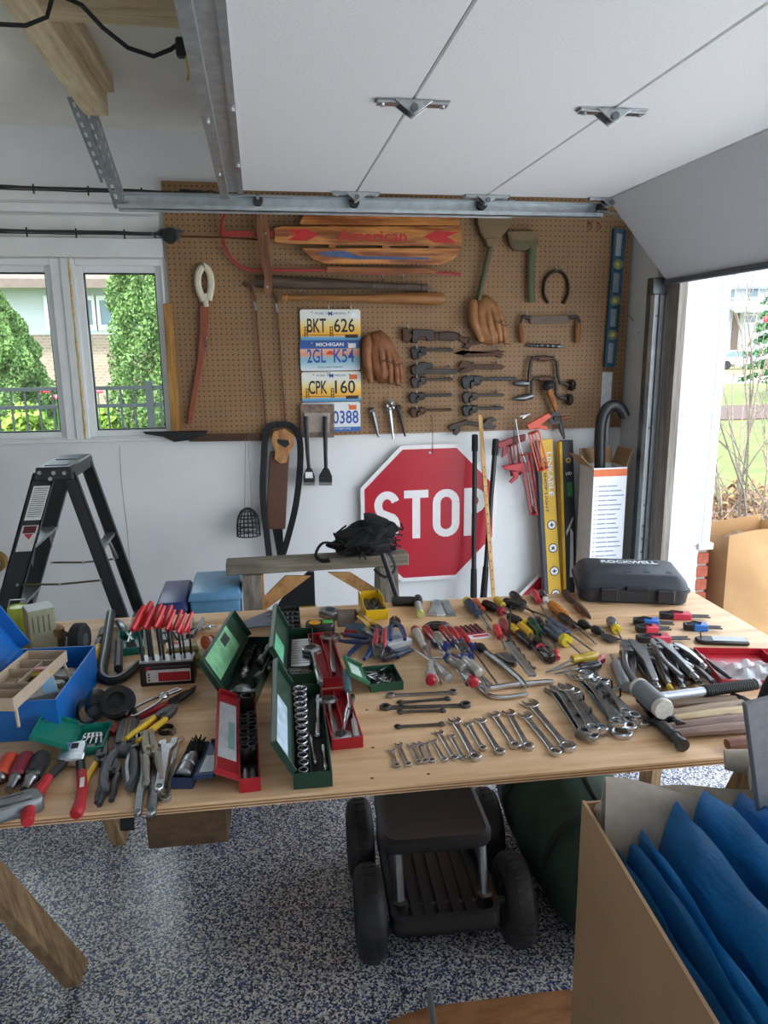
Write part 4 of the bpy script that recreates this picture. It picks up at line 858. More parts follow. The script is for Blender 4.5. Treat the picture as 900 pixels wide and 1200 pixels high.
def stroke_letter(k, ch, x, w_, h, s):
    hw, hh, y0, y1 = w_/2-s/2, h/2-s/2, -.0016-.0008, -.0016
    if ch == 'T': k.bx(x-w_/2, x+w_/2, y0, y1, h/2-s, h/2); k.bx(x-s/2, x+s/2, y0, y1, -h/2, h/2-s)
    elif ch == 'O': ribbon(k, arcp(x, hh-hw, hw, hw, 0, 180)+arcp(x, -hh+hw, hw, hw, 180, 360)+[(x+hw, hh-hw)], s, y0, y1)
    elif ch == 'P': k.bx(x-w_/2, x-w_/2+s, y0, y1, -h/2, h/2); r = h*.27-s/2; ribbon(k, [(x-w_/2+s, hh)]+arcp(x+hw-r, hh-r, r, r, 90, -90)+[(x-w_/2+s, hh-2*r)], s, y0, y1)
    else: r = hh/2; ribbon(k, arcp(x, hh-r, hw, r, 20, 90, 5)+arcp(x, hh-r, hw, r, 100, 230, 8)+arcp(x, -hh+r, hw, r, 50, -80, 8)+arcp(x, -hh+r, hw, r, -90, -160, 5), s, y0, y1)
for ch, xx, w_ in (('S', -.235, .14), ('T', -.075, .134), ('O', .092, .15), ('P', .255, .125)):
    k = MB(); stroke_letter(k, ch, xx, w_, .268, .043); k.build('letter', WHT, t, smooth=0)
k = MB(); [k.cyl((0, -.004, z), (0, .0, z), .007, n=10) for z in (.335,)]; k.build('bolt', STEEL, t)
k = MB(); k.tube([(0.015, -.004, .335), (.014, -.002, .5), (.012, .015, wp(508, 487).z-c.z)], .002, 5); k.build('wire', metal('#8a6a50', .5), t)
c = on(652, 728, 1, W-.05); t = thing('stop_sign', 'second red stop sign leaning at the floor, mostly hidden behind the table', 'sign', c)
k = MB(); octo(k, 0, 0, .29, .0, .003); k.build('sign_plate', WHT, t); k = MB(); octo(k, 0, 0, .272, -.0015, 0); k.build('red_field', REDS, t)
# poles and yardstick
def pole(name, label, cat, pt, pb, yt, yb, fn):
    a_ = on(*pt, 1, yt); b_ = on(*pb, 1, yb); d = (a_-b_); q = b_ - d*(b_.z/d.z); t = thing(name, label, cat, q); fn(t, a_-q); return t
def tube_pole(t, v):
    L = v.length; k = MB(); k.m = upm(v); k.lathe([(.013, .02), (.013, L-.06), (.0125, L-.06), (.0125, L-.05)], 12); k.build('tube', plain('#1c1d1f', .35), t)
    k = MB(); k.m = upm(v); k.lathe([(.016, L-.09), (.017, L-.08), (.017, L-.005), (.012, L)], 12); k.build('end_cap', RUBBER, t)
    k = MB(); k.m = upm(v); k.lathe([(.022, 0), (.022, .05), (.017, .4), (.016, .44)], 12); k.build('foot', RUBBER, t)
pole('tent_pole', 'black tubular pole leaning in front of the stop sign', 'pole', (556.5, 509), (555, 696), W-.085, W-.18, tube_pole)
pole('tent_pole', 'black tubular pole leaning between the yardstick and the caulking guns', 'pole', (581, 514), (567, 694), W-.07, W-.15, tube_pole)
def stick(t, v): k = MB(); k.m = upm(v); k.bx(-.010, .010, -.004, .004, 0, v.length); k.build('stick', wood('#cfa468', '#b0834a', 4, (12, 12, 1)), t); k = MB(); k.m = upm(v); [k.bx(-.003, .003, -.0046, -.004, .15+i*.05, .156+i*.05) for i in range(18)]; k.build('marking', BLK, t)
pole('yardstick', 'long thin wooden yardstick leaning between two black poles', 'yardstick', (562.5, 486), (578, 694), W-.12, W-.26, stick)
# long cartons
def carton(name, label, pt, pb, w_, dp, yt, yb, mats):
    a_ = on(*pt, 1, yt); b_ = on(*pb, 1, yb); d = a_-b_; q = b_-d*(b_.z/d.z); t = thing(name, label, 'box', q); v = a_-q; m = upm(v)
    return t, v.length, m
t, L_, m = carton('shop_light_box', 'tall yellow shop light carton leaning against the wall', (640, 515), (650, 690), 0, 0, W-.075, W-.16, None)
YEL = plain('#e2b42c', .5, var=.06)
k = MB(); k.m = m; k.bx(-.036, .036, .0, .05, 0, L_); k.build('carton', YEL, t, bevel=.001)
k = MB(); k.m = m; k.bx(-.056, -.0362, .002, .05, 0, L_-.004); k.build('side_panel', plain('#3a4049', .5, var=.2), t)
f = MB(); f.m = m @ Tr(.0, -.0006, L_-.05) @ Rx(PI/2) @ Rz(-PI/2); f.text('LINKABLE', .14, -.002, 0, .028, .24, .0005, .02); f.build('lettering', WHITEL, t, smooth=0)
f = MB(); f.m = m @ Tr(.0, -.0006, L_-.05) @ Rx(PI/2) @ Rz(-PI/2); f.text('LED SHOP LIGHT', .20, -.026, 0, .016, .30, .0005, .01); f.build('lettering', NAVY, t, smooth=0)
for i in range(5):
    f = MB(); f.m = m @ Tr(.004, -.0006, L_-.47-i*.13) @ Rx(PI/2); f.ring((0, 0, 0), .022, .027, 0, .0006, 20); f.build('icon_ring', NAVY, t)
    f = MB(); f.m = m @ Tr(.004, -.0005, L_-.47-i*.13) @ Rx(PI/2); f.lathe([(.0215, 0), (.0215, .0005)], 16); f.build('icon', WHITEL, t)
    f = MB(); f.m = m @ Tr(.004, -.0012, L_-.47-i*.13) @ Rx(PI/2) @ Rz(i*.8); f.bx(-.010, .010, -.004, .004, 0, .0005); f.bx(-.003, .003, -.012, .012, 0, .0005); f.build('icon_mark', NAVY, t)
t, L_, m = carton('shop_light_box', 'tall black and green shop light carton with yellow side', (663, 516), (668, 690), 0, 0, W-.07, W-.15, None)
k = MB(); k.m = m; k.bx(-.020, .042, 0, .05, 0, L_); k.build('carton', plain('#23292b', .45, var=.2), t, bevel=.001)
k = MB(); k.m = m; k.bx(-.036, -.0202, .003, .05, 0, L_-.004); k.build('side_panel', YEL, t)
f = MB(); f.m = m @ Tr(0, -.0006, 0) @ Rx(PI/2); f.bx(.0, .03, L_-.31, L_-.23, 0, .0006); f.build('green_panel', plain('#3c7a46', .5), t)
f = MB(); f.m = m @ Tr(.012, -.0006, L_-.11) @ Rx(PI/2); f.ring((0, 0, 0), .009, .014, 0, .0006, 14); f.build('badge', YEL, t)
f = MB(); f.m = m @ Tr(.012, -.0006, L_-.19) @ Rx(PI/2); f.text('LED', 0, .0, 0, .016, .035, .0006, .02); f.build('lettering', WHITEL, t, smooth=0)
f = MB(); f.m = m @ Tr(0, -.0006, 0) @ Rx(PI/2); f.prism([(.0, .35), (.022, .35), (.028, .6), (.012, .63)], 0, .0006); f.prism([(-.012, L_-.5), (.03, L_-.42), (.03, L_-.44), (-.012, L_-.53)], 0, .0006); f.build('light_picture', plain('#c7ccd0', .4), t)
# white carton with orange band, black pipe
yb = W-.34; a_ = on(692, 549, 1, yb); b_ = on(731, 548.5, 1, yb); bw_ = b_.x-a_.x; bh = a_.z
t = thing('tall_carton', 'tall white carton with orange band and printed text holding a black pipe', 'box', (a_.x+.02, yb, 0), -.0)
KRAFT = plain('#a07f5c', .8, var=.1, scale=30)
d_ = .17; th = .004
k = MB(); k.bx(0, bw_, 0, th, 0, bh); k.build('front_panel', plain('#e9ecf0', .55, var=.03), t)
k = MB(); k.bx(-.0, th, th, d_, 0, bh); k.bx(bw_-th, bw_, th, d_, 0, bh); k.bx(th, bw_-th, d_-th, d_, 0, bh); k.bx(th, bw_-th, th, d_-th, 0, th); k.build('shell', plain('#cfd0cf', .6, var=.1), t)
k = MB(); k.bx(.001, bw_-.001, -.001, 0, bh-.045, bh-.008); k.build('orange_band', plain('#dd6b36', .5), t)
for i in range(22):
    f = MB(); zz = bh-.10-i*.025; ln = bw_*random.uniform(.55, .8); f.bx(.014, .02, -.0008, 0, zz, zz+.006); f.bx(.03, .03+ln*.45, -.0008, 0, zz, zz+.006); f.bx(.034+ln*.45, .03+ln, -.0008, 0, zz, zz+.006); f.build('text_line', plain('#8a93a6', .6), t)
def flap(p): k = MB(); k.grid(lambda u, v: Vector(p[0]).lerp(Vector(p[1]), u).lerp(Vector(p[3]).lerp(Vector(p[2]), u), v), 1, 1, .003); k.build('flap', KRAFT, t)
flap([(0, .004, bh), (0, d_, bh), (-.07, d_, bh+.065), (-.07, .004, bh+.065)]); flap([(bw_, .004, bh), (bw_, d_, bh), (bw_+.03, d_, bh+.09), (bw_+.03, .01, bh+.09)]); flap([(0, d_, bh), (bw_, d_, bh), (bw_, d_+.02, bh+.08), (0, d_+.02, bh+.08)])
yp = yb+.085; pts = [on(x, y, 1, yp) for x, y in ((704, 600), (703, 560), (703, 520), (705, 492), (712, 478), (722, 475), (729, 481), (732, 488))]; q0 = Vector((pts[0].x, yp, .006))
t = thing('drain_pipe', 'black bent drain pipe standing in the white carton', 'pipe', q0)
k = MB(); k.tube([Vector((0, 0, 0))]+smoothpts([p-q0 for p in pts], 4), .029, 14); k.build('pipe', plain('#1f2022', .4, var=.15), t)
k = MB(); e1, e0 = pts[-1]-q0, pts[-2]-q0; k.cyl(e1, e1+(e1-e0).normalized()*.004, .025, n=14); k.build('open_end', BLK, t)
# caulking guns
def caulk(label, mat, frame, grip, trig, rod, o):
    t, L = wt('caulking_gun', label, 'caulking gun', frame[0][0], frame[0][1], PF)
    a_, b_ = L(*frame[0], o), L(*frame[1], o); d = (b_-a_); Ln = d.length; m = Tr(*a_) @ upm(d)
    k = MB(); k.m = m; k.lathe([(.03, 0), (.03, .006)], 16); k.lathe([(.03, Ln-.006), (.03, Ln)], 16)
    for w_ in (0.3, 1.57, 2.84, 4.71): k.bx(.029*math.cos(w_)-.004, .029*math.cos(w_)+.004, .029*math.sin(w_)-.002, .029*math.sin(w_)+.002, 0, Ln)
    k.build('cradle', mat, t)
    k = MB(); wpr(k, L, grip, o-.009, o+.009); k.build('grip', mat, t, bevel=.003)
    k = MB(); wpr(k, L, trig, o-.007, o+.007); k.build('trigger', mat, t, bevel=.002)
    k = MB(); k.tube([L(*p, o+.012) for p in rod], .004, 6); k.build('plunger_rod', STEEL, t)
caulk('red caulking gun with open cradle hanging tip down', plain('#b3272f', .4), ((612, 530), (624, 600)), [(584, 545), (606, 541), (618, 540), (619, 552), (607, 551), (590, 549)], [(596, 551), (604, 551), (604, 558), (596, 565), (593, 563), (599, 557)], ((602, 492), (600, 490), (605, 520), (613, 545), (620, 590)), .045)
caulk('orange caulking gun hanging behind the red one', plain('#cf4a2b', .4), ((617, 504), (628, 547)), [(609, 496), (616, 492), (634, 482), (638, 486), (622, 499), (612, 502)], [(612, 500), (624, 495), (634, 498), (632, 502), (622, 500)], ((601, 486), (613, 483), (604, 488)), .10)
caulk('dark red metal caulking gun hanging beside the black poles', plain('#8f1f28', .4), ((598, 520), (603, 556)), [(579, 519), (598, 512), (614, 508), (614, 516), (600, 521), (584, 525)], [(588, 522), (596, 521), (592, 532), (586, 536)], ((600, 500), (600, 540)), .02)
# leather saw scabbard with strap
t, L = wt('saw_scabbard', 'leather saw scabbard with tan top and black shoulder strap', 'scabbard', 330, 500)
k = MB(); wpr(k, L, [(316, 528), (339, 528), (334, 618), (311, 618)], .02, .045); k.build('scabbard', plain('#5d3d2c', .6, var=.2, bump=.2), t, bevel=.005)
k = MB()
hp = [(320, 504), (334, 501), (344, 509), (344, 519), (338, 530), (335, 540), (328, 542), (321, 536), (322, 526), (317, 516)]; wpr(k, L, hp, .046, .062); k.build('handle', wood('#c08a55', '#9c6a3c', 4, (9, 9, 2), .5), t, bevel=.003)
k = MB(); wpr(k, L, [(324, 513), (337, 514), (339, 519), (334, 523), (325, 518)], .0621, .0626); k.build('handle_opening', BLK, t)
k = MB(); [k.cyl(L(*p, .062), L(*p, .065), .004, n=8) for p in ((328, 536), (333, 533), (329, 529))]; k.build('rivet', STEEL, t)
STR = plain('#1a1b1d', .8, var=.2, scale=120)
def strap(pts, o=.03): k = MB(); k.tube(smoothpts([L(*p, oo) for p, oo in pts], 5), .019, 6, .2, up0=(0, 1, 0)); k.build('strap', STR, t)
strap([((322, 497), .03), ((312, 504), .035), ((309, 540), .05), ((308, 580), .05), ((312, 620), .05), ((316, 655), .04)])
strap([((322, 497), .03), ((340, 498), .035), ((350, 512), .05), ((351, 545), .05), ((346, 590), .05), ((336, 630), .06), ((328, 656), .05)])
k = MB(); wpr(k, L, [(319, 618), (331, 618), (333, 655), (326, 657)], .01, .02); k.build('lower_sleeve', STR, t)
# black wire popper basket
t, L = wt('wire_basket', 'black wire basket hanging from a thin wire loop', 'basket', 290, 514)
k = MB(); [k.tube([L(*a_, .06), L(*b_, .06)], .0016, 5) for a_, b_ in (((288, 513), (287, 592)), ((291, 513), (295, 592)))]; k.tube([L(288, 513, .06), L(289.5, 509, .05), L(291, 513, .06)], .0016, 5); k.tube([L(289.5, 509, .05), L(289.5, 509, 0)], .002, 5); k.build('handle_wire', DSTEEL, t)
c1 = L(290.5, 600, .065); 
for i in range(16):
    w_ = 2*PI*i/16; k = MB(); k.tube([c1+Vector((r*math.cos(w_), r*math.sin(w_)*.8, z)) for r, z in ((.012, .035), (.035, .02), (.052, -.015), (.058, -.055), (.059, -.11))], .003, 5); k.build('wire', BLK, t)
k = MB(); [k.tube([c1+Vector((r*math.cos(a_), r*math.sin(a_)*.8, z)) for a_ in np.linspace(0, 2*PI, 19)[:-1]], .0035, 5, closed=True) for r, z in ((.035, .02), (.052, -.015), (.058, -.055), (.059, -.08), (.06, -.11))]; k.lathe([(.02, -.105), (.02, -.1)], 10) if False else None; k.build('hoop', BLK, t)
# roll of tape on the wall
c = on(-3, 657, 1, W); t = thing('tape_roll', 'roll of brown tape hanging on the wall beside the ladder', 'tape', c)
k = MB(); k.m = Tr(0, -.025, 0) @ Rx(PI/2); k.ring((0, 0, 0), .034, .052, -.024, .024, 24); k.build('tape', plain('#8f6a2c', .4), t); k = MB(); k.m = Tr(0, -.025, 0) @ Rx(PI/2); k.ring((0, 0, 0), .03, .0338, -.024, .024, 24); k.build('core', plain('#2b2622', .7), t)
k = MB(); k.cyl((0, 0, .031), (0, -.055, .031), .003, n=6); k.build('nail', STEEL, t)
# ---------------------------------------------------------------- step ladder
LADB = plain('#26292c', .45, var=.15, scale=20); LADG = metal('#a5a9ab', .4, m_=.7)
yn, yf = 3.12, 3.48
def lp(px, py, y): return on(px, py, 1, y)
ftop, fbot = lp(52, 560, yn), lp(9, 712, yn); rtop, rbot = lp(79, 560, yn), lp(142, 728, yn)
def ext(a_, b_): d = b_-a_; return a_-d*(a_.z/d.z)
t = thing('step_ladder', 'black fibreglass step ladder standing under the windows', 'ladder', (ftop.x, yn, 0)); B = Vector((ftop.x, yn, 0))
fb_, rb_ = ext(ftop, fbot), ext(rtop, rbot)
def rail(k, a_, b_, y, w_, dy, sgn):
    a_, b_ = a_-B, b_-B; z = Vector((0, 0, 1)); hw = Vector((w_/2, 0, 0))
    for (y0, y1, u0, u1) in ((y, y+dy*sgn, -1, 1), (y, y+.028*sgn, -1, -.86), (y, y+.028*sgn, .86, 1)):
        P = [a_+hw*u0, a_+hw*u1, b_+hw*u1, b_+hw*u0]; k.prism([(p.x, p.z) for p in P], y0, y1, 'y')
for y, sg in ((0, 1), (yf-yn, -1)):
    k = MB(); rail(k, ftop+Vector((0, 0, .02)), fb_, y, .085, .004, sg); k.build('front_rail', LADB, t)
    k = MB(); rail(k, rtop+Vector((0, 0, .02)), rb_, y+.012*sg, .052, .004, sg); k.build('rear_rail', LADB, t)
    for a_, b_ in ((fb_, .09), (rb_, .06)): k = MB(); q = a_-B; k.bx(q.x-b_/2, q.x+b_/2, y-.006 if sg > 0 else y-.026, y+.026 if sg > 0 else y+.006, 0, .03); k.build('rubber_foot', RUBBER, t)
for zz in (.28, .56, .84):
    q = fb_.lerp(ftop, zz/ftop.z)-B; k = MB(); k.bx(q.x-.036, q.x+.04, .005, yf-yn-.005, zz-.012, zz); k.bx(q.x-.036, q.x-.033, .005, yf-yn-.005, zz-.04, zz-.012); k.build('step', LADG, t)
    k = MB(); [k.prism([(q.x+.03, zz-.01), (q.x+.0, zz-.01), (q.x+.03-.02, zz-.10)], yy, yy+.003, 'y') for yy in (.03, yf-yn-.033)]; k.build('step_brace', LADG, t)
for zz in (.42, .8):
    q = rb_.lerp(rtop, zz/rtop.z)-B; k = MB(); k.bx(q.x-.018, q.x+.018, .016, yf-yn-.016, zz-.015, zz); k.build('rear_bar', LADG, t); k = MB(); k.tube([(q.x, .10, zz-.01), (q.x+.02, .03, zz-.12)], .008, 4); k.tube([(q.x, yf-yn-.10, zz-.01), (q.x+.02, yf-yn-.03, zz-.12)], .008, 4); k.build('rear_brace', LADG, t)
ca, cb = lp(41, 552, yn).x-B.x, lp(86, 552, yn).x-B.x; cz0, cz1 = lp(60, 562, yn).z, lp(60, 547, yn).z
k = MB(); k.frustum(ca, cb, -.02, yf-yn+.02, cz0, cz1, .006); cp = k.build('top_cap', LADB, t, bevel=.004)
k = MB(); [MB().bx(ca+.03, cb-.03, y0, y1, cz1, cz1+.003).build('tray_rib', plain('#3b4757', .5), cp) for y0, y1 in ((.03, .1), (.2, .33))]
k = MB(); [k.cyl((x, -.024, z), (x, -.018, z), .008, n=10) for x, z in ((ca+.022, cz1-.02), (ca+.075, cz1-.022), (cb-.03, cz1-.024), (ca+.06, cz0+.006))]; k.build('rivet', SHINY, cp)
for y, pa_, pb_ in ((.0, (22, 684), (119, 679)), (yf-yn, (64, 656), (136, 652))):
    a_, b_ = lp(*pa_, yn+y)-B, lp(*pb_, yn+y)-B; m_ = (a_+b_)/2+Vector((0, 0, -.008)); a_.y = b_.y = m_.y = y+(-.012 if y == 0 else -.045)
    k = MB(); k.tube([a_, m_, b_], .009, 4, .4); k.build('spreader', metal('#6d6247', .45), t)
    k = MB(); [k.cyl(p+Vector((0, -.008, 0)), p+Vector((0, .004, 0)), .006, n=8) for p in (a_, m_, b_)]; k.build('spreader_rivet', SHINY, t)
for (v0, v1, col, nm) in ((.06, .32, '#d9d9d6', 'instruction_label'), (.345, .43, '#cfcac8', 'warning_label')):
    f = lambda u, v: (ftop.lerp(fbot, v)-B)+Vector(((u-.5)*.07, -.001, 0)); k = MB(); P = [f(0.05, v0*1.9), f(.95, v0*1.9), f(.95, v1*1.9), f(.05, v1*1.9)]
    P = [f(.05, v0), f(.95, v0), f(.95, v1), f(.05, v1)] if nm[0] == 'i' else [f(.05, .36), f(.95, .36), f(.95, .56), f(.05, .56)]
    k.prism([(p.x, p.z) for p in P], -.0012, 0, 'y'); lb_ = k.build(nm, plain(col, .6), t)
    if nm[0] == 'i':
        k = MB()
        for i in range(14): v = v0+.015+i*(v1-v0-.03)/14; P = [f(.12, v), f(.88, v), f(.88, v+.006), f(.12, v+.006)]; k.prism([(p.x, p.z) for p in P], -.0016, -.0012, 'y')
        k.build('print', plain('#6e7075', .6), lb_)['kind'] = 'stuff'
    else:
        k = MB(); P = [f(.15, .365), f(.85, .365), f(.85, .42), f(.15, .42)]; k.prism([(p.x, p.z) for p in P], -.0018, -.0012, 'y'); k.build('danger_mark', plain('#5a2024', .6), lb_)
        k = MB(); P = [f(.25, .425), f(.75, .425), f(.6, .47)]; k.prism([(p.x, p.z) for p in P], -.0018, -.0012, 'y'); k.build('danger_sign', plain('#b03038', .6), lb_)
# ---------------------------------------------------------------- sawhorse behind the table and what lies on it
SH = wood('#8f8574', '#6f675a', 5, (1, 10, 10), .8); OSB = wood('#c99a63', '#b07c48', 5, (5, 5, 5), .7)
ys = 2.72; a_, b_ = on(265, 664, 1, ys), on(478, 652, 1, ys); zt = (a_.z+b_.z)/2+.014
t = thing('sawhorse', 'grey weathered wooden sawhorse standing behind the table', 'sawhorse', ((a_.x+b_.x)/2, ys, 0)); cx_ = (a_.x+b_.x)/2; hw = (b_.x-a_.x)/2
k = MB(); k.bx(-hw, hw, -.02, .07, zt-.045, zt); k.build('beam', SH, t, bevel=.004)
SHV = wood('#8f8779', '#6c655a', 5, (10, 10, 1), .8)
for px in (296, 454):
    x = on(px, 690, 1, ys).x-cx_
    for sg in (-1, 1): k = MB(); k.add([(x-.035, .025+sg*.02, zt-.045), (x+.035, .025+sg*.02, zt-.045), (x+.035, .025+sg*.06, zt-.045), (x-.035, .025+sg*.06, zt-.045), (x-.035, .025+sg*.20, 0), (x+.035, .025+sg*.20, 0), (x+.035, .025+sg*.24, 0), (x-.035, .025+sg*.24, 0)], [(0, 1, 2, 3), (7, 6, 5, 4), (0, 4, 5, 1), (1, 5, 6, 2), (2, 6, 7, 3), (3, 7, 4, 0)]); k.build('leg', SHV, t)
for s_ in (0, 1):
    k = MB(); P = [on(x, y, 1, ys) for x, y in (((308, 716), (308, 700), (334, 674), (364, 674)), ((384, 670), (410, 670), (442, 690), (442, 704)))[s_]]; k.prism([(p.x-cx_, p.z) for p in P], -.012, .0, 'y'); k.build('gusset', OSB, t)
k = MB(); k.bx(on(303, 700, 1, ys).x-cx_, on(310, 700, 1, ys).x-cx_, -.03, .05, .05, zt-.046); k.build('upright', OSB, t)
c = on(349, 700, 1, ys+.16); t = thing('black_folder', 'black folder with yellow edge standing behind the sawhorse', 'folder', (c.x, ys+.16, .0), 0)
zf = on(349, 672, 1, ys+.16).z; zb = on(349, 712, 1, ys+.16).z
k = MB(); k.prism([(-.08, .0), (.07, .0), (.07, zf), (.045, zf+.004), (-.06, zf-.1), (-.08, zf-.13)], 0, .02, 'y'); k.build('cover', plain('#22252c', .5), t, bevel=.002)
k = MB(); k.bx(-.081, .072, -.002, .022, zb-.01, zb+.004); k.build('yellow_edge', plain('#c9a82f', .5), t)
# black net bag with strap
random.seed(5)
c = Vector((on(428, 655, 1, ys).x, ys+.02, zt)); t = thing('net_bag', 'crumpled black net bag with straps lying on the sawhorse', 'bag', c)
NET = plain('#121316', .9, var=.5, scale=70, bump=.9)
def lump(u, v):
    a1, b1 = u*2*PI, v*PI; r = 1+.16*math.sin(a1*3+b1*4)+.10*math.sin(a1*7-b1*5)+.07*math.sin(b1*11+a1*2)
    z = .058-.058*math.cos(b1)*1.0*(1+.15*math.sin(a1*4)); z = max(z*(1.05+.25*math.cos(a1-.4)), 0)
    return Vector((.12*r*math.sin(b1)*math.cos(a1), .085*r*math.sin(b1)*math.sin(a1), z))
k = MB(); k.grid(lump, 40, 20); k.build('net', NET, t, smooth=60)
k = MB()
for i in range(46):
    a1 = random.random()*7; r = random.uniform(.05, .12); z = random.uniform(.02, .12); p = Vector((r*math.cos(a1), r*.7*math.sin(a1)-.02, z)); k.tube(smoothpts([p, p+Vector((random.uniform(-.05, .05), random.uniform(-.03, 0), random.uniform(-.03, .03))), p+Vector((random.uniform(-.06, .06), random.uniform(-.02, .02), random.uniform(-.03, .02)))], 3), .0035, 5)
k.build('cord', NET, t)['kind'] = 'stuff'
k = MB(); k.tube(smoothpts([(-.10, -.03, .05), (-.16, -.03, .06), (-.19, -.04, .02), (-.17, -.05, -.003), (-.14, -.06, .0)], 4), .012, 6, .3); k.build('strap', STR, t)
k = MB(); k.tube(smoothpts([(.08, -.06, .03), (.10, -.11, -.03), (.06, -.12, -.06), (.02, -.11, -.03)], 4), .006, 6, .4); k.build('buckle_strap', STR, t)
# black pump with square handle
c = on(466, 706, 1, 2.55); t = thing('hand_pump', 'black square-handled rod standing between the table and the sawhorse', 'tool', (c.x, 2.55, 0))
P = [on(x, y, 1, 2.55)-Vector((c.x, 2.55, 0)) for x, y in ((434, 638), (457, 633), (459, 645), (437, 649))]; k = MB(); k.tube(P, .0075, 8, closed=True); k.build('grip', BLACKP, t)
k = MB(); k.tube([on(448, 648, 1, 2.55)-Vector((c.x, 2.55, 0)), on(466, 702, 1, 2.55)-Vector((c.x, 2.55, 0)), Vector((.08, .0, 0))], .010, 8); k.build('rod', plain('#3a3d41', .4, .5), t)
# blue plastic tubs behind the table
for i, (x0, x1, y0, col, yy, lb) in enumerate(((222, 281, 697, '#5f93b8', 2.62, 'pale blue plastic tub lid edge behind the table'), (182, 217, 709, '#27346e', 2.60, 'dark blue plastic tub behind the red hex keys'))):
    a_, b_ = on(x0, y0+6, 1, yy), on(x1, y0, 1, yy); t = thing('plastic_tub', lb, 'tub', ((a_.x+b_.x)/2, yy+.15, 0)); w_ = (b_.x-a_.x)/2; zt_ = on(x0, y0, 1, yy).z
    k = MB(); k.add([(-w_*.85, -.11, 0), (w_*.85, -.11, 0), (w_*.85, .11, 0), (-w_*.85, .11, 0), (-w_, -.14, zt_-.03), (w_, -.14, zt_-.03), (w_, .14, zt_-.03), (-w_, .14, zt_-.03)], [(0, 3, 2, 1), (4, 5, 6, 7), (0, 1, 5, 4), (1, 2, 6, 5), (2, 3, 7, 6), (3, 0, 4, 7)]); k.build('tub', plain(col, .4), t, bevel=.01, seg=2)
    k = MB(); k.frustum(-w_-.008, w_+.008, -.15, .15, zt_-.03, zt_, .012); k.build('lid', plain(col, .35), t, bevel=.006, seg=2)
# ================================================================ the plywood table
ta = math.atan2(tp(870, 885).y-tp(0, 962).y, tp(870, 885).x-tp(0, 962).x)
tc = tp(450, 922); TM = Tr(tc.x, tc.y, TZ) @ Rz(ta)
t = thing('work_table', 'long plywood tabletop covered with hand tools', 'table', TM.translation, ta)
def ply():
    m, n, b = _mk('plywood_top'); v = _coord(n, (.8, 9, 9)); f = _noise(n, v, 2.2, 9, .62); f2 = _noise(n, _coord(n), 2.0, 3)
    c1 = _ramp(n, f, [(.3, H('#b98a5c')), (.43, H('#dab389')), (.6, H('#ecc9a0')), (.8, H('#f2d8b6'))]); c2 = _ramp(n, f2, [(.35, (.72, .66, .6)), (.6, (1, 1, 1))])
    mx = n.nodes.new('ShaderNodeMix'); mx.data_type = 'RGBA'; mx.blend_type = 'MULTIPLY'; mx.inputs[0].default_value = .7; n.links.new(c1, mx.inputs[6]); n.links.new(c2, mx.inputs[7])
    n.links.new(mx.outputs[2], b.inputs['Base Color']); b.inputs['Roughness'].default_value = .5; _bump(n, b, f, .15, .002); return m
PLY = ply(); k = MB(); x0t, x1t = -1.2, 1.235
k.bx(x0t, x1t, 0, 1.078, -.018, 0); k.build('tabletop', PLY, t, bevel=.001)
for zz, col in ((-.0125, '#8a6642'), (-.0065, '#9c7850')): k = MB(); k.bx(x0t+.002, x1t-.002, -.0008, .01, zz-.002, zz+.001); k.build('edge_ply', plain(col, .8, var=.3), t)
WB = plain('#2b1d14', .7)
for px, py in ((437, 876), (436, 912), (502, 907), (700, 770), (430, 832)): c = tp(px, py); k = MB(); q = TM.inverted() @ c; k.lathe([(.004, 0), (.002, .0006)], 8) if False else k.ball((q.x, q.y, 0), (.004, .003, .001), 8, 4); k.build('knot', WB, t)
LEGW = wood('#a98b66', '#7f6446', 5, (10, 10, 1), .7); BEAM = wood('#8d6d47', '#6a4e32', 5, (10, 1, 10), .75)
def horse(label, x, lean):
    t = thing('sawhorse', label, 'sawhorse', TM @ Vector((x, .55, -TZ)), ta); zt = TZ-.0185
    k = MB(); k.bx(-.045, .045, -.46, .46, zt-.09, zt); k.build('beam', BEAM, t, bevel=.003)
    k = MB(); k.bx(-.12, .12, -.475, -.46, zt-.13, zt-.005); k.build('gusset', wood('#7d6040', '#5c432b', 4, (3, 10, 3)), t)
    for sy in (-1, 1):
        for sx in (-1, 1):
            a_ = Vector((sx*.065, sy*.40, zt-.0)); b_ = Vector((sx*(.065+lean), sy*.47 if sy > 0 else -.10, 0)); w = .045
            k = MB(); V = []
            for p in (a_, b_): V += [p+Vector((-.019, -w, 0)), p+Vector((.019, -w, 0)), p+Vector((.019, w, 0)), p+Vector((-.019, w, 0))]
            k.add(V, [(0, 1, 2, 3), (7, 6, 5, 4), (0, 4, 5, 1), (1, 5, 6, 2), (2, 6, 7, 3), (3, 7, 4, 0)]); k.build('leg', LEGW, t, bevel=.002)
q = TM.inverted() @ fp(66, 1166)
horse('wooden sawhorse carrying the end of the table by the blue toolbox', -1.0, .17)
horse('wooden sawhorse carrying the end of the table under the hammers', 1.03, .03)
xa_, xb_ = (TM.inverted() @ tp(163, 955)).x, (TM.inverted() @ tp(262, 948)).x
k = MB(); k.bx(xa_, xb_, .03, .12, -.112, -.0185); k.build('support_block', wood('#5f482e', '#43311f', 4, (3, 8, 8), .8), t, bevel=.003)
c = TM @ Vector(((TM.inverted() @ tp(130, 958)).x, .08, -.019)); t = thing('hanging_strap', 'short black strap hanging under the table edge', 'strap', c); k = MB(); k.tube([(0, 0, 0), (.004, .0, -.04), (.0, .01, -.085)], .016, 6, .2); k.build('strap', RUBBER, t)
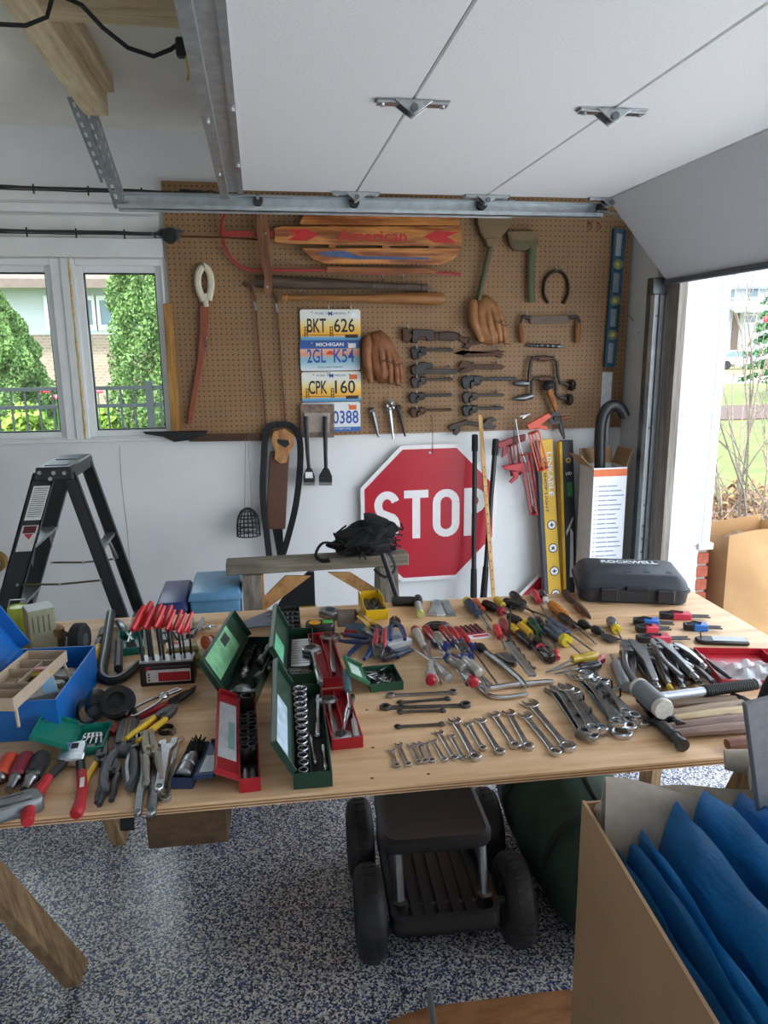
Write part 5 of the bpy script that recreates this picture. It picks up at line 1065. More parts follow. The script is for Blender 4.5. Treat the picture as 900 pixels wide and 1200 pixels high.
# ---------------------------------------------------------------- builders for hand tools (local X runs from pixel A to pixel B)
CHR = metal('#cfd2d5', .22); CHD = metal('#a7aaad', .3); GUN = metal('#6f7173', .4, .15); DARK = metal('#4e4f50', .45, .25, 40, .9)
def tt(name, label, cat, A, B, z=0.0, zc=.01, group=None, roll=0.0):
    a_, b_ = tp(*A, TZ+z+zc), tp(*B, TZ+z+zc); d = b_-a_
    t = thing(name, label, cat, (a_.x, a_.y, TZ+z+.0003), math.atan2(d.y, d.x), group); return t, math.hypot(d.x, d.y)
def arcpts(cx, cy, r, a0, a1, n): return [(cx+r*math.cos(a0+(a1-a0)*i/n), cy+r*math.sin(a0+(a1-a0)*i/n)) for i in range(n+1)]
def jaw_open(k, x, r, th, ang=.26, z0=0.0):
    """open end: a disc with a slot; mouth faces -X, tilted by ang"""
    old = k.m; k.m = old @ Tr(x, 0, z0) @ Rz(PI+ang); w = r*.5
    pts = arcpts(0, 0, r, .62, 2*PI-.62, 14)+[(r*.95, -w), (r*.1, -w), (-r*.2, 0), (r*.1, w), (r*.95, w)]
    k.prism(pts, 0, th); k.m = old
def combo(t, L, hr=None, name='body', mat=None, kind='oc', th=None, z0=0.0):
    """combination wrench; 'oc' open+ring, 'oo' open both ends, 'cc' rings"""
    hr = hr or L*.072; th = th or max(.004, L*.03); k = MB(); rr = hr*.82
    s = hr*.5 if L < .2 else hr*.46
    x0 = hr if kind[0] == 'o' else rr; x1 = L-(rr if kind[1] == 'c' else hr)
    k.prism([(x0+hr*.55, -s), (L*.3, -s*.8), (L*.7, -s*.8), (x1-rr*.7, -s), (x1-rr*.7, s), (L*.7, s*.8), (L*.3, s*.8), (x0+hr*.55, s)], z0+th*.15, z0+th*.85)
    if kind[0] == 'o': jaw_open(k, hr, hr, th, z0=z0)
    else: k.ring((rr, 0, 0), rr*.62, rr, z0, z0+th*1.5, 18)
    if kind[1] == 'c': k.ring((L-rr, 0, 0), rr*.6, rr, z0, z0+th*1.6, 18)
    else: old = k.m; k.m = old @ Tr(L, 0, 0) @ Rz(PI); jaw_open(k, hr, hr*.95, th, z0=z0); k.m = old
    return k.build(name, mat or CHR, t, bevel=min(.0008, th*.15))
def driver(label, A, B, hf, hcol, z=0.0, hr=.014, collar=None, sr=.003, tip='flat', cap=None, clear=False, name='screwdriver', group=None, tz=None):
    """screwdriver: butt of handle at A, tip at B; hf = handle share of the length"""
    t, L = tt(name, label, 'screwdriver', A, B, z, hr*.8, group); hl = L*hf
    m = plain(hcol, .25, var=.1, coat=.4) if not clear else plain(hcol, .12, var=.25, scale=60, coat=.6)
    lo = -z+.004 if tz is None else tz-z
    k = MB(); k.m = Tr(0, 0, hr); k.lathe([(hr*.55, 0), (hr*.9, hl*.03), (hr, hl*.12), (hr*.98, hl*.5), (hr*.8, hl*.66), (hr*.72, hl*.76), (hr*.86, hl*.88), (hr*.8, hl)], 12, 'x'); h_ = k.build('handle', m, t)
    k = MB(); k.m = Tr(0, 0, hr); [k.tube([(hl*.14, hr*.93*math.cos(w), hr*.93*math.sin(w)), (hl*.58, hr*.93*math.cos(w), hr*.93*math.sin(w))], hr*.11, 5) for w in np.arange(6)*PI/3+.3]; k.build('ridge', m, h_)
    if collar: k = MB(); k.m = Tr(0, 0, hr); k.lathe([(hr*.95, hl*.84), (hr, hl*.9), (hr*.9, hl*1.02)], 12, 'x'); k.build('collar', plain(collar, .2, coat=.4), h_)
    if cap: k = MB(); k.m = Tr(0, 0, hr); k.lathe([(hr*.6, -.002), (hr*1.01, hl*.03), (hr*1.02, hl*.16)], 12, 'x'); k.build('end_cap', plain(cap, .3), h_)
    k = MB(); a_, b_ = Vector((hl*.98, 0, hr)), Vector((L-.012, 0, lo+sr)); k.tube([a_, b_], sr, 8)
    d = (Vector((L, 0, lo+sr*.6))-b_)
    k.tube([b_, b_+d*.5, b_+d], [sr, sr*1.4, sr*1.1] if tip == 'flat' else [sr, sr*.8, sr*.2], 6, .45 if tip == 'flat' else 1.0); k.build('shaft', GUN if hcol == '#1c1d20' else CHD, t)
    return t
def pliers(label, A, B, gcol, z=0.0, spread=.03, jaw='slip', metal_=None, gcol2=None, hw=.0075, name='pliers', group=None, pf=.3):
    """jaw tip at A, handle ends at B"""
    t, L = tt(name, label, 'pliers', A, B, z, .01, group); px_ = L*pf; mt = metal_ or GUN; zc = .0105
    jw = {'slip': .016, 'needle': .012, 'cut': .018, 'wide': .02, 'lock': .017}[jaw]
    for s in (-1, 1):
        k = MB()
        tipw = .003 if jaw == 'needle' else (.011 if jaw in ('slip', 'wide') else .006)
        k.prism([(0, s*.0006), (0, s*tipw), (px_*.45, s*jw*.85), (px_*.8, s*jw), (px_*1.15, s*jw*.95), (px_*1.3, s*jw*.6), (px_*1.3, s*.001)], zc-.0065, zc+.0065); k.build('jaw', mt, t, bevel=.001)
        k = MB(); pts = smoothpts([(px_*1.05, s*.004, zc), (px_*1.35, s*jw*.8, zc), (L*.62, s*(spread*.85), zc), (L*.85, s*spread, zc), (L, s*spread*.92, zc)], 4)
        n = len(pts); k.tube(pts, [hw*(.75+.35*math.sin(PI*min(1, i/(n-1)*1.15))) for i in range(n)], 8, .85); k.build('handle', plain(gcol if s < 0 or not gcol2 else gcol2, .4, var=.15), t)
    k = MB(); k.m = Tr(px_, 0, zc); k.lathe([(.0085, -.0075), (.0085, .0085), (.006, .0095)], 12); k.build('pivot', mt, t)
    return t
def vise_grip(label, A, B, z=0.0, mat=None, tip=None, group=None, wide=1.0):
    t, L = tt('locking_pliers', label, 'pliers', A, B, z, .012, group); mt = mat or CHD; w = wide
    k = MB(); k.prism([(0, .001), (.004, .012*w), (L*.12, .02*w), (L*.3, .024*w), (L*.5, .021*w), (L*.9, .014*w), (L*.9, .003*w), (L*.5, .007*w), (L*.3, .004), (L*.12, .002)], .002, .022); k.build('upper_handle', mt, t, bevel=.002)
    k = MB(); k.prism([(0, -.001), (.004, -.012*w), (L*.12, -.019*w), (L*.28, -.016*w), (L*.28, 0), (L*.12, -.002)], .004, .02); k.build('lower_jaw', mt, t, bevel=.0015)
    k = MB(); pts = smoothpts([(L*.2, -.01*w, .012), (L*.32, -.018*w, .012), (L*.6, -.026*w, .012), (L*.95, -.022*w, .012)], 4); k.tube(pts, [.0075]*len(pts), 8, .8); k.build('lever', mt, t)
    k = MB(); k.m = Tr(0, .0085*w, .012); k.lathe([(.004, L*.86), (.0045, L*.93), (.0075, L*.94), (.0075, L), (.004, L+.003)], 12, 'x'); k.build('adjusting_screw', plain(tip, .4) if tip else CHD, t)
    k = MB(); [k.cyl((x, y, .001), (x, y, .024), .005, n=10) for x, y in ((L*.17, -.004), (L*.3, -.012*w))]; k.build('rivet', CHD, t)
    return t
def adjustable(label, A, B, z=0.0, mat=None, hr=None, group=None):
    t, L = tt('adjustable_wrench', label, 'wrench', A, B, z, .008, group); mt = mat or CHR; r = hr or L*.12
    k = MB(); s = r*.42
    k.prism([(0, r*.95), (r*.35, r*1.02), (r*1.1, r*.95), (r*1.9, r*.55), (r*2.5, s), (L*.9, s*1.05), (L-.004, s*.9), (L, 0), (L-.004, -s*.9), (L*.9, -s*1.05), (r*2.5, -s), (r*1.9, -r*.55), (r*1.2, -r*.62), (r*1.05, r*.25), (0, r*.3)], 0, .011); k.build('body', mt, t, bevel=.0012)
    k = MB(); k.prism([(r*.05, -r*.1), (r*1.0, -r*.1), (r*1.15, -r*.55), (r*.85, -r*.9), (r*.3, -r*.85)], .001, .010); k.build('movable_jaw', mt, t, bevel=.001)
    k = MB(); k.cyl((r*1.1, -r*.3, .0055), (r*1.55, -r*.3, .0055), r*.16, n=10); k.build('knurl', GUN, t)
    k = MB(); k.m = Tr(L-s*1.3, 0, 0); k.ring((0, 0, 0), s*.38, s*.62, .0, .0118, 14); k.build('hang_hole', GUN, t)
    return t
def socket(k, c, r, h, axis='z', n=16):
    old = k.m; k.m = old @ Tr(*c) @ (Matrix.Identity(4) if axis == 'z' else (Ry(PI/2) if axis == 'x' else Rx(-PI/2)))
    k.lathe([(r*.96, 0), (r, .001), (r, h-.001), (r*.95, h), (r*.74, h), (r*.70, h-.002), (r*.70, h*.35), (.0005, h*.35), (.0005, 0)], n); k.m = old
def case(name, label, NL, NR, FL, h, mat, lid=None, lidmat=None, wall=.003, inner=None, cat='tool case', zb=0.0):
    """open tray; NL,NR = near bottom corners, FL = far left top corner (pixels); lid = (width, lean from vertical in rad, side)"""
    a_, b_ = tp(*NL, TZ+zb), tp(*NR, TZ+zb); c_ = tp(*FL, TZ+zb+h); d = b_-a_; w = math.hypot(d.x, d.y); ang = math.atan2(d.y, d.x); v = c_-a_; dep = -v.x*math.sin(ang)+v.y*math.cos(ang)
    t = thing(name, label, cat, (a_.x, a_.y, TZ+zb+.0003), ang)
    k = MB(); k.bx(0, w, 0, dep, 0, wall); k.bx(0, wall, 0, dep, wall, h); k.bx(w-wall, w, 0, dep, wall, h); k.bx(wall, w-wall, 0, wall, wall, h); k.bx(wall, w-wall, dep-wall, dep, wall, h); k.build('tray', mat, t, bevel=.0008)
    if inner: k = MB(); k.bx(wall, w-wall, wall, dep-wall, wall, wall+.001); k.build('liner', inner, t)
    L_ = None
    if lid:
        lw, lean, side, lh = lid
        k = MB(); k.m = (Tr(0, 0, h-.002) if side == 'l' else Tr(w, 0, h-.002)) @ Ry(-lean if side == 'l' else lean)
        sg = -1 if side == 'l' else 1; q = .0
        k.bx(*sorted((0, sg*wall*.8)), 0, dep, 0, lw)
        k.bx(*sorted((0, -sg*lh)), 0, wall, 0.004, lw); k.bx(*sorted((0, -sg*lh)), dep-wall, dep, 0.004, lw); k.bx(*sorted((0, -sg*lh)), wall, dep-wall, lw-wall, lw)
        L_ = k.build('lid', lidmat or mat, t, bevel=.0008)
        t['lm'] = 0; del t['lm']
        LM = k.m
    else: LM = None
    return t, w, dep, LM, L_
def lidlabel(par, LM, y0, y1, z0, z1, mat, sg=1, name='lid_label', side='l'):
    k = MB(); k.m = LM; s = .0004 if side == 'l' else -.0004
    k.bx(*sorted((s, s*3)), y0, y1, z0, z1); return k.build(name, mat, par)
# ---------------------------------------------------------------- wrench rows
row = [(458, 876, 466, 899), (466, 869, 479, 898), (480, 870, 492, 895), (488, 868, 499, 894), (497.5, 868, 507, 893), (506, 865, 522, 892), (513, 855, 533.6, 890), (527, 859, 544, 890), (530, 840, 559, 891), (547, 844, 567, 879), (560.5, 840, 587.5, 884), (576, 833, 606, 877), (594, 831, 621, 878.6), (612, 834, 654, 885.5), (617.5, 820, 669, 881)]
ords = ['smallest combination wrench at the end of the fanned row', 'second combination wrench from the small end of the fanned row', 'third combination wrench from the small end of the fanned row', 'fourth combination wrench from the small end of the fanned row', 'fifth combination wrench from the small end of the fanned row', 'sixth combination wrench from the small end of the fanned row', 'seventh combination wrench from the small end of the fanned row', 'eighth combination wrench from the small end of the fanned row', 'longer slim combination wrench in the middle of the fanned row', 'tenth combination wrench from the small end of the fanned row', 'eleventh combination wrench from the small end of the fanned row', 'fourth largest combination wrench in the fanned row', 'third largest combination wrench in the fanned row', 'second largest combination wrench in the fanned row with stamped panel', 'largest combination wrench at the big end of the fanned row']
for (a_, b_, c_, d_), lb in zip(row, ords):
    t, L = tt('combination_wrench', 'chrome '+lb, 'wrench', (a_, b_), (c_, d_), 0, .004, 'fanned row of combination wrenches'); o = combo(t, L, max(.0095, L*.086))
    if L > .1: k = MB(); k.bx(L*.34, L*.66, -L*.012, L*.012, L*.0255, L*.0262); k.build('stamped_panel', CHD, t)
for (A, B, kd, lb, m_) in (((452, 815), (535.5, 811), 'cc', 'long double ring wrench lying farthest from the fanned row', CHD), ((465, 823.5), (528.6, 818), 'oo', 'double open end wrench second behind the fanned row', GUN), ((445, 829), (552, 826), 'cc', 'longest thin double ring wrench behind the fanned row', GUN), ((465, 834), (523, 832), 'oo', 'short dark double open end wrench behind the fanned row', GUN), ((462, 851.5), (521.7, 848), 'oo', 'dull double open end wrench nearest the small fanned wrenches', GUN)):
    t, L = tt('flat_wrench', lb, 'wrench', A, B, 0, .004); combo(t, L, L*.068 if kd == 'oo' else L*.075, 'body', m_, kd, .006)
# pry bars / breaker bars
for lb, pts, r in (('chrome breaker bar with bent head lying behind the large wrenches', ((558, 803), (570, 810), (600, 806), (648, 802)), .0075), ('chrome curved pry bar crossing the breaker bar', ((561, 807), (572, 817), (590, 820), (618, 816)), .006)):
    P = [tp(*p) for p in pts]; t = thing('pry_bar', lb, 'bar', P[0]+Vector((0, 0, r if r > .007 else r))); k = MB(); k.tube(smoothpts([p-P[0] for p in P], 5), [r*1.3]+[r]*14+[r*.8], 8); k.build('bar', CHR, t); k = MB(); k.ball((0, 0, 0), (r*1.8, r*1.5, r*.98), 10, 6); k.build('head', CHD, t)
# two bundles of wrenches held with black bands
def bundle(lb, items, bands):
    t0 = None
    for i, (A, B, z, kd, m_) in enumerate(items):
        t, L = tt('combination_wrench', lb[0]+', '+lb[1][i], 'wrench', A, B, z, .004, lb[2]); combo(t, L, L*.085, 'body', m_, kd, .0065)
    for i, (A, B, h) in enumerate(bands):
        a_, b_ = tp(*A), tp(*B); d = b_-a_; w = d.length; t = thing('rubber_band', ('upper','lower')[i]+' black band around the '+lb[3], 'band', (a_.x, a_.y, TZ+.0005), math.atan2(d.y, d.x))
        k = MB(); k.tube([(0, 0, .003), (.004, 0, h), (w*.5, 0, h+.004), (w-.004, 0, h), (w, 0, .003), (w-.004, 0, .0025), (.004, 0, .0025)], .0028, 6, closed=True); k.build('band', BLACKP, t)
pos = ['bottom of the stack', 'second from the bottom', 'third from the bottom', 'fourth from the bottom', 'fifth from the bottom', 'on top with a bright ring end']
bundle(('worn wrench in the open end bundle', pos, 'wrenches in the flat bundle', 'bundle of open end wrenches'), [((645, 804), (687, 866), 0, 'oc', CHD), ((655, 803), (694, 868), .007, 'oc', CHD), ((663, 803), (704, 862), .002, 'oc', CHD), ((668, 805), (708, 858), .009, 'oc', CHR), ((651, 801), (689, 862), .015, 'oc', CHD), ((660, 801), (697, 858), .022, 'oc', CHR)], (((664, 832), (684, 822), .021), ((674, 849), (693, 839), .021)))
pos2 = ['lowest with its ring end outermost', 'lowest beside the mallet head', 'middle one beside the open end bundle', 'middle one with a raised ring', 'upper one across the bands', 'upper one with a deep ring', 'topmost and shortest']
bundle(('shiny wrench in the ring wrench bundle', pos2, 'wrenches in the shiny bundle', 'bundle of ring wrenches'), [((674, 786), (733, 866), 0, 'oc', CHR), ((684, 784), (757, 852), .0, 'oc', CHR), ((680, 787), (740, 857), .009, 'oc', CHR), ((690, 790), (750, 847), .010, 'cc', CHR), ((683, 786), (728, 852), .018, 'cc', CHR), ((694, 795), (748, 843), .020, 'oc', CHR), ((706, 796), (735, 838), .029, 'cc', CHR)], (((698, 817), (717, 808), .027), ((706, 828), (727, 817), .027)))
# ---------------------------------------------------------------- hammers and mallet
def hammer(lb, A, B, hcol, z=0.0, head='claw', hm=None, hr=.0145, hl=.055, skew=0.0):
    t, L = tt('hammer', lb, 'hammer', A, B, z, .015); hm = hm or DARK
    m = wood(hcol[0], hcol[1], 5, (1, 10, 10), .55); zc = .0155
    k = MB(); pts = [(0, 0, zc), (L*.12, 0, zc), (L*.35, 0, zc), (L*.6, 0, zc), (L*.85, 0, zc-.001), (L, 0, zc-.002)]; k.tube(pts, [hr*.7, hr*.75, hr*.85, hr*1.0, hr*1.02, hr*.9], 10, .85); k.build('handle', m, t)
    k = MB(); k.m = Tr(0, 0, zc) @ Rz(skew)
    k.tube([(0, -hl, 0), (0, -hl*.78, 0), (0, -hl*.7, 0), (0, -hl*.3, 0), (0, hl*.2, 0)], [.0145, .0148, .0105, .0115, .0125], 12)
    if head == 'claw':
        for s in (-1, 1): k.tube([(s*.003, hl*.15, 0), (s*.006, hl*.6, .0), (s*.009, hl*1.1, -.006), (s*.012, hl*1.4, -.0115)], [.009, .0075, .0055, .0025], 6)
    elif head == 'ball': k.tube([(0, hl*.15, 0), (0, hl*.5, 0)], [.0115, .008], 10); k.ball((0, hl*.72, 0), .0125, 10, 7)
    else: k.tube([(0, hl*.15, 0), (0, hl*.7, 0), (0, hl*1.0, 0)], [.012, .012, .003], 8)
    k.build('head', hm, t); return t
hammer('ball peen hammer with grey brown handle lying under the mallet', (757, 826), (872, 820), ('#9a8672', '#7d6a58'), 0, 'ball', hl=.04)
hammer('claw hammer with pale grey handle second below the mallet', (775, 838), (876, 824), ('#a8957f', '#8a7661'), .0, 'claw', hl=.035)
hammer('hammer with bleached yellowish handle in the middle of the row', (786, 843), (880, 832), ('#cdb893', '#b19a74'), .0, 'cross', hl=.04)
hammer('hammer with purplish brown handle above the dark sledge head', (779, 853), (884, 841), ('#8f7468', '#6e564c'), .0, 'claw', hl=.042)
hammer('dark headed hammer with faded wine handle at the table edge', (786, 860), (886, 851), ('#93786c', '#725a50'), .0, 'cross', DARK, hl=.052)
hammer('short hammer with reddish brown butt pointing at the table front', (930, 865), (852, 872), ('#8a5a45', '#6d4433'), .0, 'ball', hl=.04)
t, L = tt('hammer', 'old hammer with dark head lying beyond the rows of handles', 'hammer', (866, 822), (890, 833), 0, .012); k = MB(); k.m = Tr(0, 0, .0145); k.lathe([(.012, -.02), (.0135, 0), (.0135, .03), (.0125, L), (.011, L+.01)], 10, 'x'); k.build('head', DARK, t); k = MB(); k.tube([(.02, 0, .014), (.03, -.06, .012), (.05, -.14, .010)], .010, 8); k.build('handle', wood('#7d6658', '#5e4a3f', 5, (1, 10, 10)), t)
# mallet
a_, b_ = tp(748, 803, TZ+.05), tp(770, 822, TZ+.05); d = (b_-a_).normalized(); c = (tp(748, 805, TZ+.045)); 
t = thing('mallet', 'grey rubber mallet with white face, silver shaft and black grip', 'mallet', (c.x, c.y, TZ+.019)); hd = tp(775, 829, TZ+.045)-c; hd.z = 0; u = hd.normalized(); Lh = hd.length+.01
k = MB(); k.m = Tr(0, 0, .026); P = u; k.tube([u*.012, u*(Lh-.012)], .0245, 20); mh = k.build('head', plain('#6f7377', .6, var=.08, scale=50), t)
WF = plain('#c9c6bb', .7, var=.15, scale=90)
for s0, s1 in ((0, .014), (Lh-.012, Lh+.004)): k = MB(); k.m = Tr(0, 0, .026); k.tube([u*s0, u*((s0+s1)/2), u*s1], [.0235, .0246, .0225] if s0 else [.023, .0243, .0247], 20); k.build('face', WF, mh)
e_ = tp(884, 806, TZ+.03)-Vector((c.x, c.y, TZ+.019)); m0 = u*(Lh*.5)+Vector((0, 0, .026)); e_.z = .02
k = MB(); k.tube([m0, m0.lerp(e_, .52)], .0105, 12); k.build('shaft', plain('#b4bac2', .35, .4), t)
g0 = m0.lerp(e_, .5); k = MB(); dd = (e_-g0); k.tube([g0, e_], .0125, 12); gp = k.build('grip', RUBBER, t)
for i in range(22): k = MB(); q = g0+dd*(.04+i*.042); dn = dd.normalized(); k.cyl(q-dn*.0012, q+dn*.0012, .0145, n=12); k.build('grip_ring', BLACKP, gp)
k = MB(); k.cyl(e_, e_+dd.normalized()*.012, .014, .011, 10); k.build('butt', GUN, t)
# ---------------------------------------------------------------- pile of locking pliers
vise_grip('locking pliers with thick knurled end standing out on the near side of the pile', (733, 762), (738, 808), .0, CHD, '#8a8c8d')
t, L = tt('pipe_grip', 'thick grey knurled handle grip at the edge of the pliers pile', 'grip', (716, 768), (735, 806), 0, .016); k = MB(); k.m = Tr(0, 0, .0175); k.lathe([(.004, 0), (.006, L*.28), (.0125, L*.3), (.0165, L*.36), (.017, L*.95), (.014, L), (.008, L+.001)], 14, 'x'); k.build('grip', plain('#8f9294', .45, .3, var=.2, scale=200, bump=.3), t)
vise_grip('large wide jawed locking pliers lying on top of the pile', (735, 752), (765, 806), .024, CHD, None, None, 1.45)
vise_grip('long nose locking pliers under the large pair', (745, 760), (782, 808), .0, GUN)
vise_grip('locking pliers with blue and yellow tipped screw', (763, 764), (781, 807), .022, CHD, '#c9a52c')
vise_grip('curved jaw locking pliers beside the yellow tipped pair', (772, 760), (796, 806), .022, CHD)
vise_grip('dark locking pliers in the middle of the pile', (757, 757), (792, 800), .0, GUN)
vise_grip('long slender locking pliers across the top of the pile', (766, 751), (812, 795), .044, CHD)
vise_grip('locking pliers near the mallet grip', (778, 769), (818, 802), .0, GUN)
pliers('dark handled pliers at the far side of the pliers pile', (790, 762), (828, 800), '#3f4347', .022, .014)
pliers('slip joint pliers with slate grips ending near the red tray', (800, 766), (843, 798), '#5b636b', .0, .016)
pliers('thin long nose pliers at the outer edge of the pile', (808, 762), (852, 796), '#44474b', .0, .012, 'needle')
vise_grip('small locking pliers with bright jaws near the red tray', (787, 757), (822, 782), .044, CHR)
# ---------------------------------------------------------------- red tray with bag of bits
a_, b_, c_ = tp(812, 767), tp(845, 806), tp(862, 745)
REDP = plain('#b3212f', .35, var=.08)
d1 = b_-a_; ang = math.atan2(d1.y, d1.x); w = math.hypot(d1.x, d1.y); v = c_-a_; dep = -v.x*math.sin(ang)+v.y*math.cos(ang)
t = thing('red_tray', 'shallow red plastic tray with divider holding bits in a clear bag', 'tray', (a_.x, a_.y, TZ+.0003), ang); hh = .022; dep2 = .30
k = MB(); k.bx(0, w, 0, dep2, 0, .003); k.bx(0, .003, 0, dep2, .003, hh); k.bx(w-.003, w, 0, dep2, .003, hh); k.bx(.003, w-.003, 0, .003, .003, hh); k.bx(.003, w-.003, dep2-.003, dep2, .003, hh); k.bx(.003, w*.52, dep*1.05, dep*1.05+.003, .003, hh); k.build('tray', REDP, t, bevel=.001)
LMt = Tr(a_.x, a_.y, TZ+.0035) @ Rz(ang)
t2 = thing('plastic_bag', 'crumpled clear plastic bag of drill bits lying in the red tray', 'bag', LMt.translation, ang); random.seed(3)
def bagf(u, v):
    x = w*(.34+.62*u); y = .03+.17*v; e = min(u, 1-u, v, 1-v)*4; e = min(1, e); return Vector((x, y, .004+.024*e*(.7+.3*math.sin(u*17+v*9)+.25*math.sin(v*23-u*6))))
k = MB(); k.grid(bagf, 22, 22); k.build('film', clear_plastic('#dfe7ea', .6), t2, smooth=20)
k = MB()
for i in range(22): x, y = w*random.uniform(.45, .85), random.uniform(.06, .17); a2 = random.uniform(-.5, .5); Ls = random.uniform(.03, .06); k.cyl((x, y, .006), (x+Ls*math.sin(a2), y+Ls*math.cos(a2), .008), .0025, n=6)
k.build('drill_bits', GUN, t2)['kind'] = 'stuff'
for i in range(8):
    p = LMt @ Vector((w*(.1+.1*i), dep2*.66+.006*(i % 3), .0028+.0)); o = thing('drill_bit', 'loose dark drill bit lying in the far half of the red tray', 'drill bit', p, ang+.9+.1*math.sin(i*2), 'loose drill bits in the red tray'); k = MB(); k.tube([(0, 0, .003), (.05, 0, .003), (.09, 0, .003)], [.003, .003, .0008], 6); k.build('bit', DARK, o)
# ---------------------------------------------------------------- folding hex key sets
def hexset(lb, A, B, col, z=0.0, both=None):
    t, L = tt('folding_hex_keys', lb, 'hex keys', A, B, z, .01); bl = plain(col, .4); 
    k = MB(); k.prism([(0, -.012), (.012, -.016), (L*.42, -.014), (L*.42, .014), (.012, .016), (0, .012)], .002, .02); k.build('black_body', BLACKP, t, bevel=.002)
    k = MB(); k.prism([(L*.25, -.0165), (L*.62, -.0145), (L*.62, .0145), (L*.25, .0165)], .0, .0215); k.build('coloured_sleeve', bl, t, bevel=.002)
    for i in range(4): k = MB(); y = -.010+i*.0066; k.tube([(L*.6, y, .011), (L*(.99-.05*(i % 3)), y*.9, .011)], .0028, 6); k.build('key', GUN, t)
    k = MB(); k.tube([(L*.1, 0, .02), (L*.25, .004, .025), (L*.45, -.004, .0245)], .003, 6); k.build('raised_key', DARK, t)
    return t
hexset('red and black folding hex keys nearest the black case', (773, 721), (832, 723), '#c02f4a')
hexset('small blue banded folding hex keys beside a red one', (742, 728), (790, 731), '#2f6fc2', .0)
hexset('small red banded folding hex keys against the blue one', (745, 737), (786, 737), '#cc3a52', .0)
hexset('blue and black folding hex keys at the table edge', (801, 734), (846, 736), '#2c6fc0')
hexset('larger red folding hex keys beside the pliers pile', (746, 749), (808, 748), '#c33350')
t, L = tt('hex_key_pouch', 'black pouch with clear window of hex keys at the red tray', 'pouch', (815, 750), (876, 752), 0, .006); k = MB(); k.prism([(0, -.014), (.02, -.024), (L, -.022), (L*1.02, .02), (.02, .026), (0, .015)], 0, .012); k.build('pouch', BLACKP, t, bevel=.004); k = MB(); k.prism([(L*.3, -.018), (L*.97, -.018), (L*.97, .016), (L*.34, .018)], .012, .0135); k.build('window', clear_plastic('#b9c3cc', .7), t)
k = MB(); k.tube([(.015, 0, .012), (.012, 0, .03), (.02, 0, .034)], .002, 5); k.build('loop', BLACKP, t)
# ---------------------------------------------------------------- black power tool case
cA, cB = tp(678, 706), tp(808, 711); d = cB-cA; ang = math.atan2(d.y, d.x); w = d.length
t = thing('power_tool_case', 'black moulded plastic power tool case with latches at the table corner', 'case', (cA.x, cA.y, TZ+.0003), ang)
CASEM = plain('#2b3038', .5, var=.1, scale=150, bump=.15); dp = .245
def rr_(x0, x1, y0, y1, r, n=4):
    o = []
    for cx, cy, a0 in ((x1-r, y0+r, -PI/2), (x1-r, y1-r, 0), (x0+r, y1-r, PI/2), (x0+r, y0+r, PI)): o += [(cx+r*math.cos(a0+PI/2*j/n), cy+r*math.sin(a0+PI/2*j/n)) for j in range(n+1)]
    return o
def shell(k, layers):
    n = None; V = []
    for (i, z, r) in layers:
        p = rr_(i, w-i, i, dp-i, r); n = len(p); V += [(x, y, z) for x, y in p]
    F = [tuple(range(n-1, -1, -1)), tuple(range((len(layers)-1)*n, len(layers)*n))]
    for a in range(len(layers)-1): F += [(a*n+j, a*n+(j+1) % n, (a+1)*n+(j+1) % n, (a+1)*n+j) for j in range(n)]
    k.add(V, F)
k = MB(); shell(k, [(.012, 0, .03), (.004, .006, .034), (0, .03, .036), (-.001, .046, .036)]); k.build('bottom_shell', CASEM, t, smooth=40)
k = MB(); shell(k, [(-.001, .047, .036), (-.001, .056, .036), (.006, .075, .034), (.022, .094, .03), (.03, .097, .028)]); k.build('lid', CASEM, t, smooth=40)
k = MB(); shell(k, [(-.006, .043, .038), (-.006, .05, .038)]); k.build('rim', CASEM, t)
for x in (.27, .78): k = MB(); k.bx(w*x-.028, w*x+.028, -.016, .0, .012, .056); k.build('latch', plain('#22262c', .45), t, bevel=.004)
k = MB(); k.bx(w*.42, w*.63, -.012, 0, .048, .066); k.build('handle_clip', plain('#23272d', .45), t, bevel=.004)
f = MB(); f.m = Tr(w*.52, dp*.71, .0972); f.text('ROCKWELL', 0, -.018, 0, .034, .19, .0015, .03); f.build('lettering', plain('#dfe3e6', .4), t, smooth=0)
k = MB(); k.bx(w*.24, w*.8, dp*.6, dp*.61, .0965, .099); k.bx(w*.24, w*.8, dp*.83, dp*.84, .0965, .099); k.bx(w*.24, w*.245, dp*.61, dp*.83, .0965, .099); k.bx(w*.795, w*.8, dp*.61, dp*.83, .0965, .099); k.build('name_frame', plain('#7d848c', .4), t)
for x in (.2, .42, .6, .8): k = MB(); k.prism([(w*x, .05), (w*x+.022, .05), (w*x+.011, .085)], .094, .0985); k.build('rib', CASEM, t)
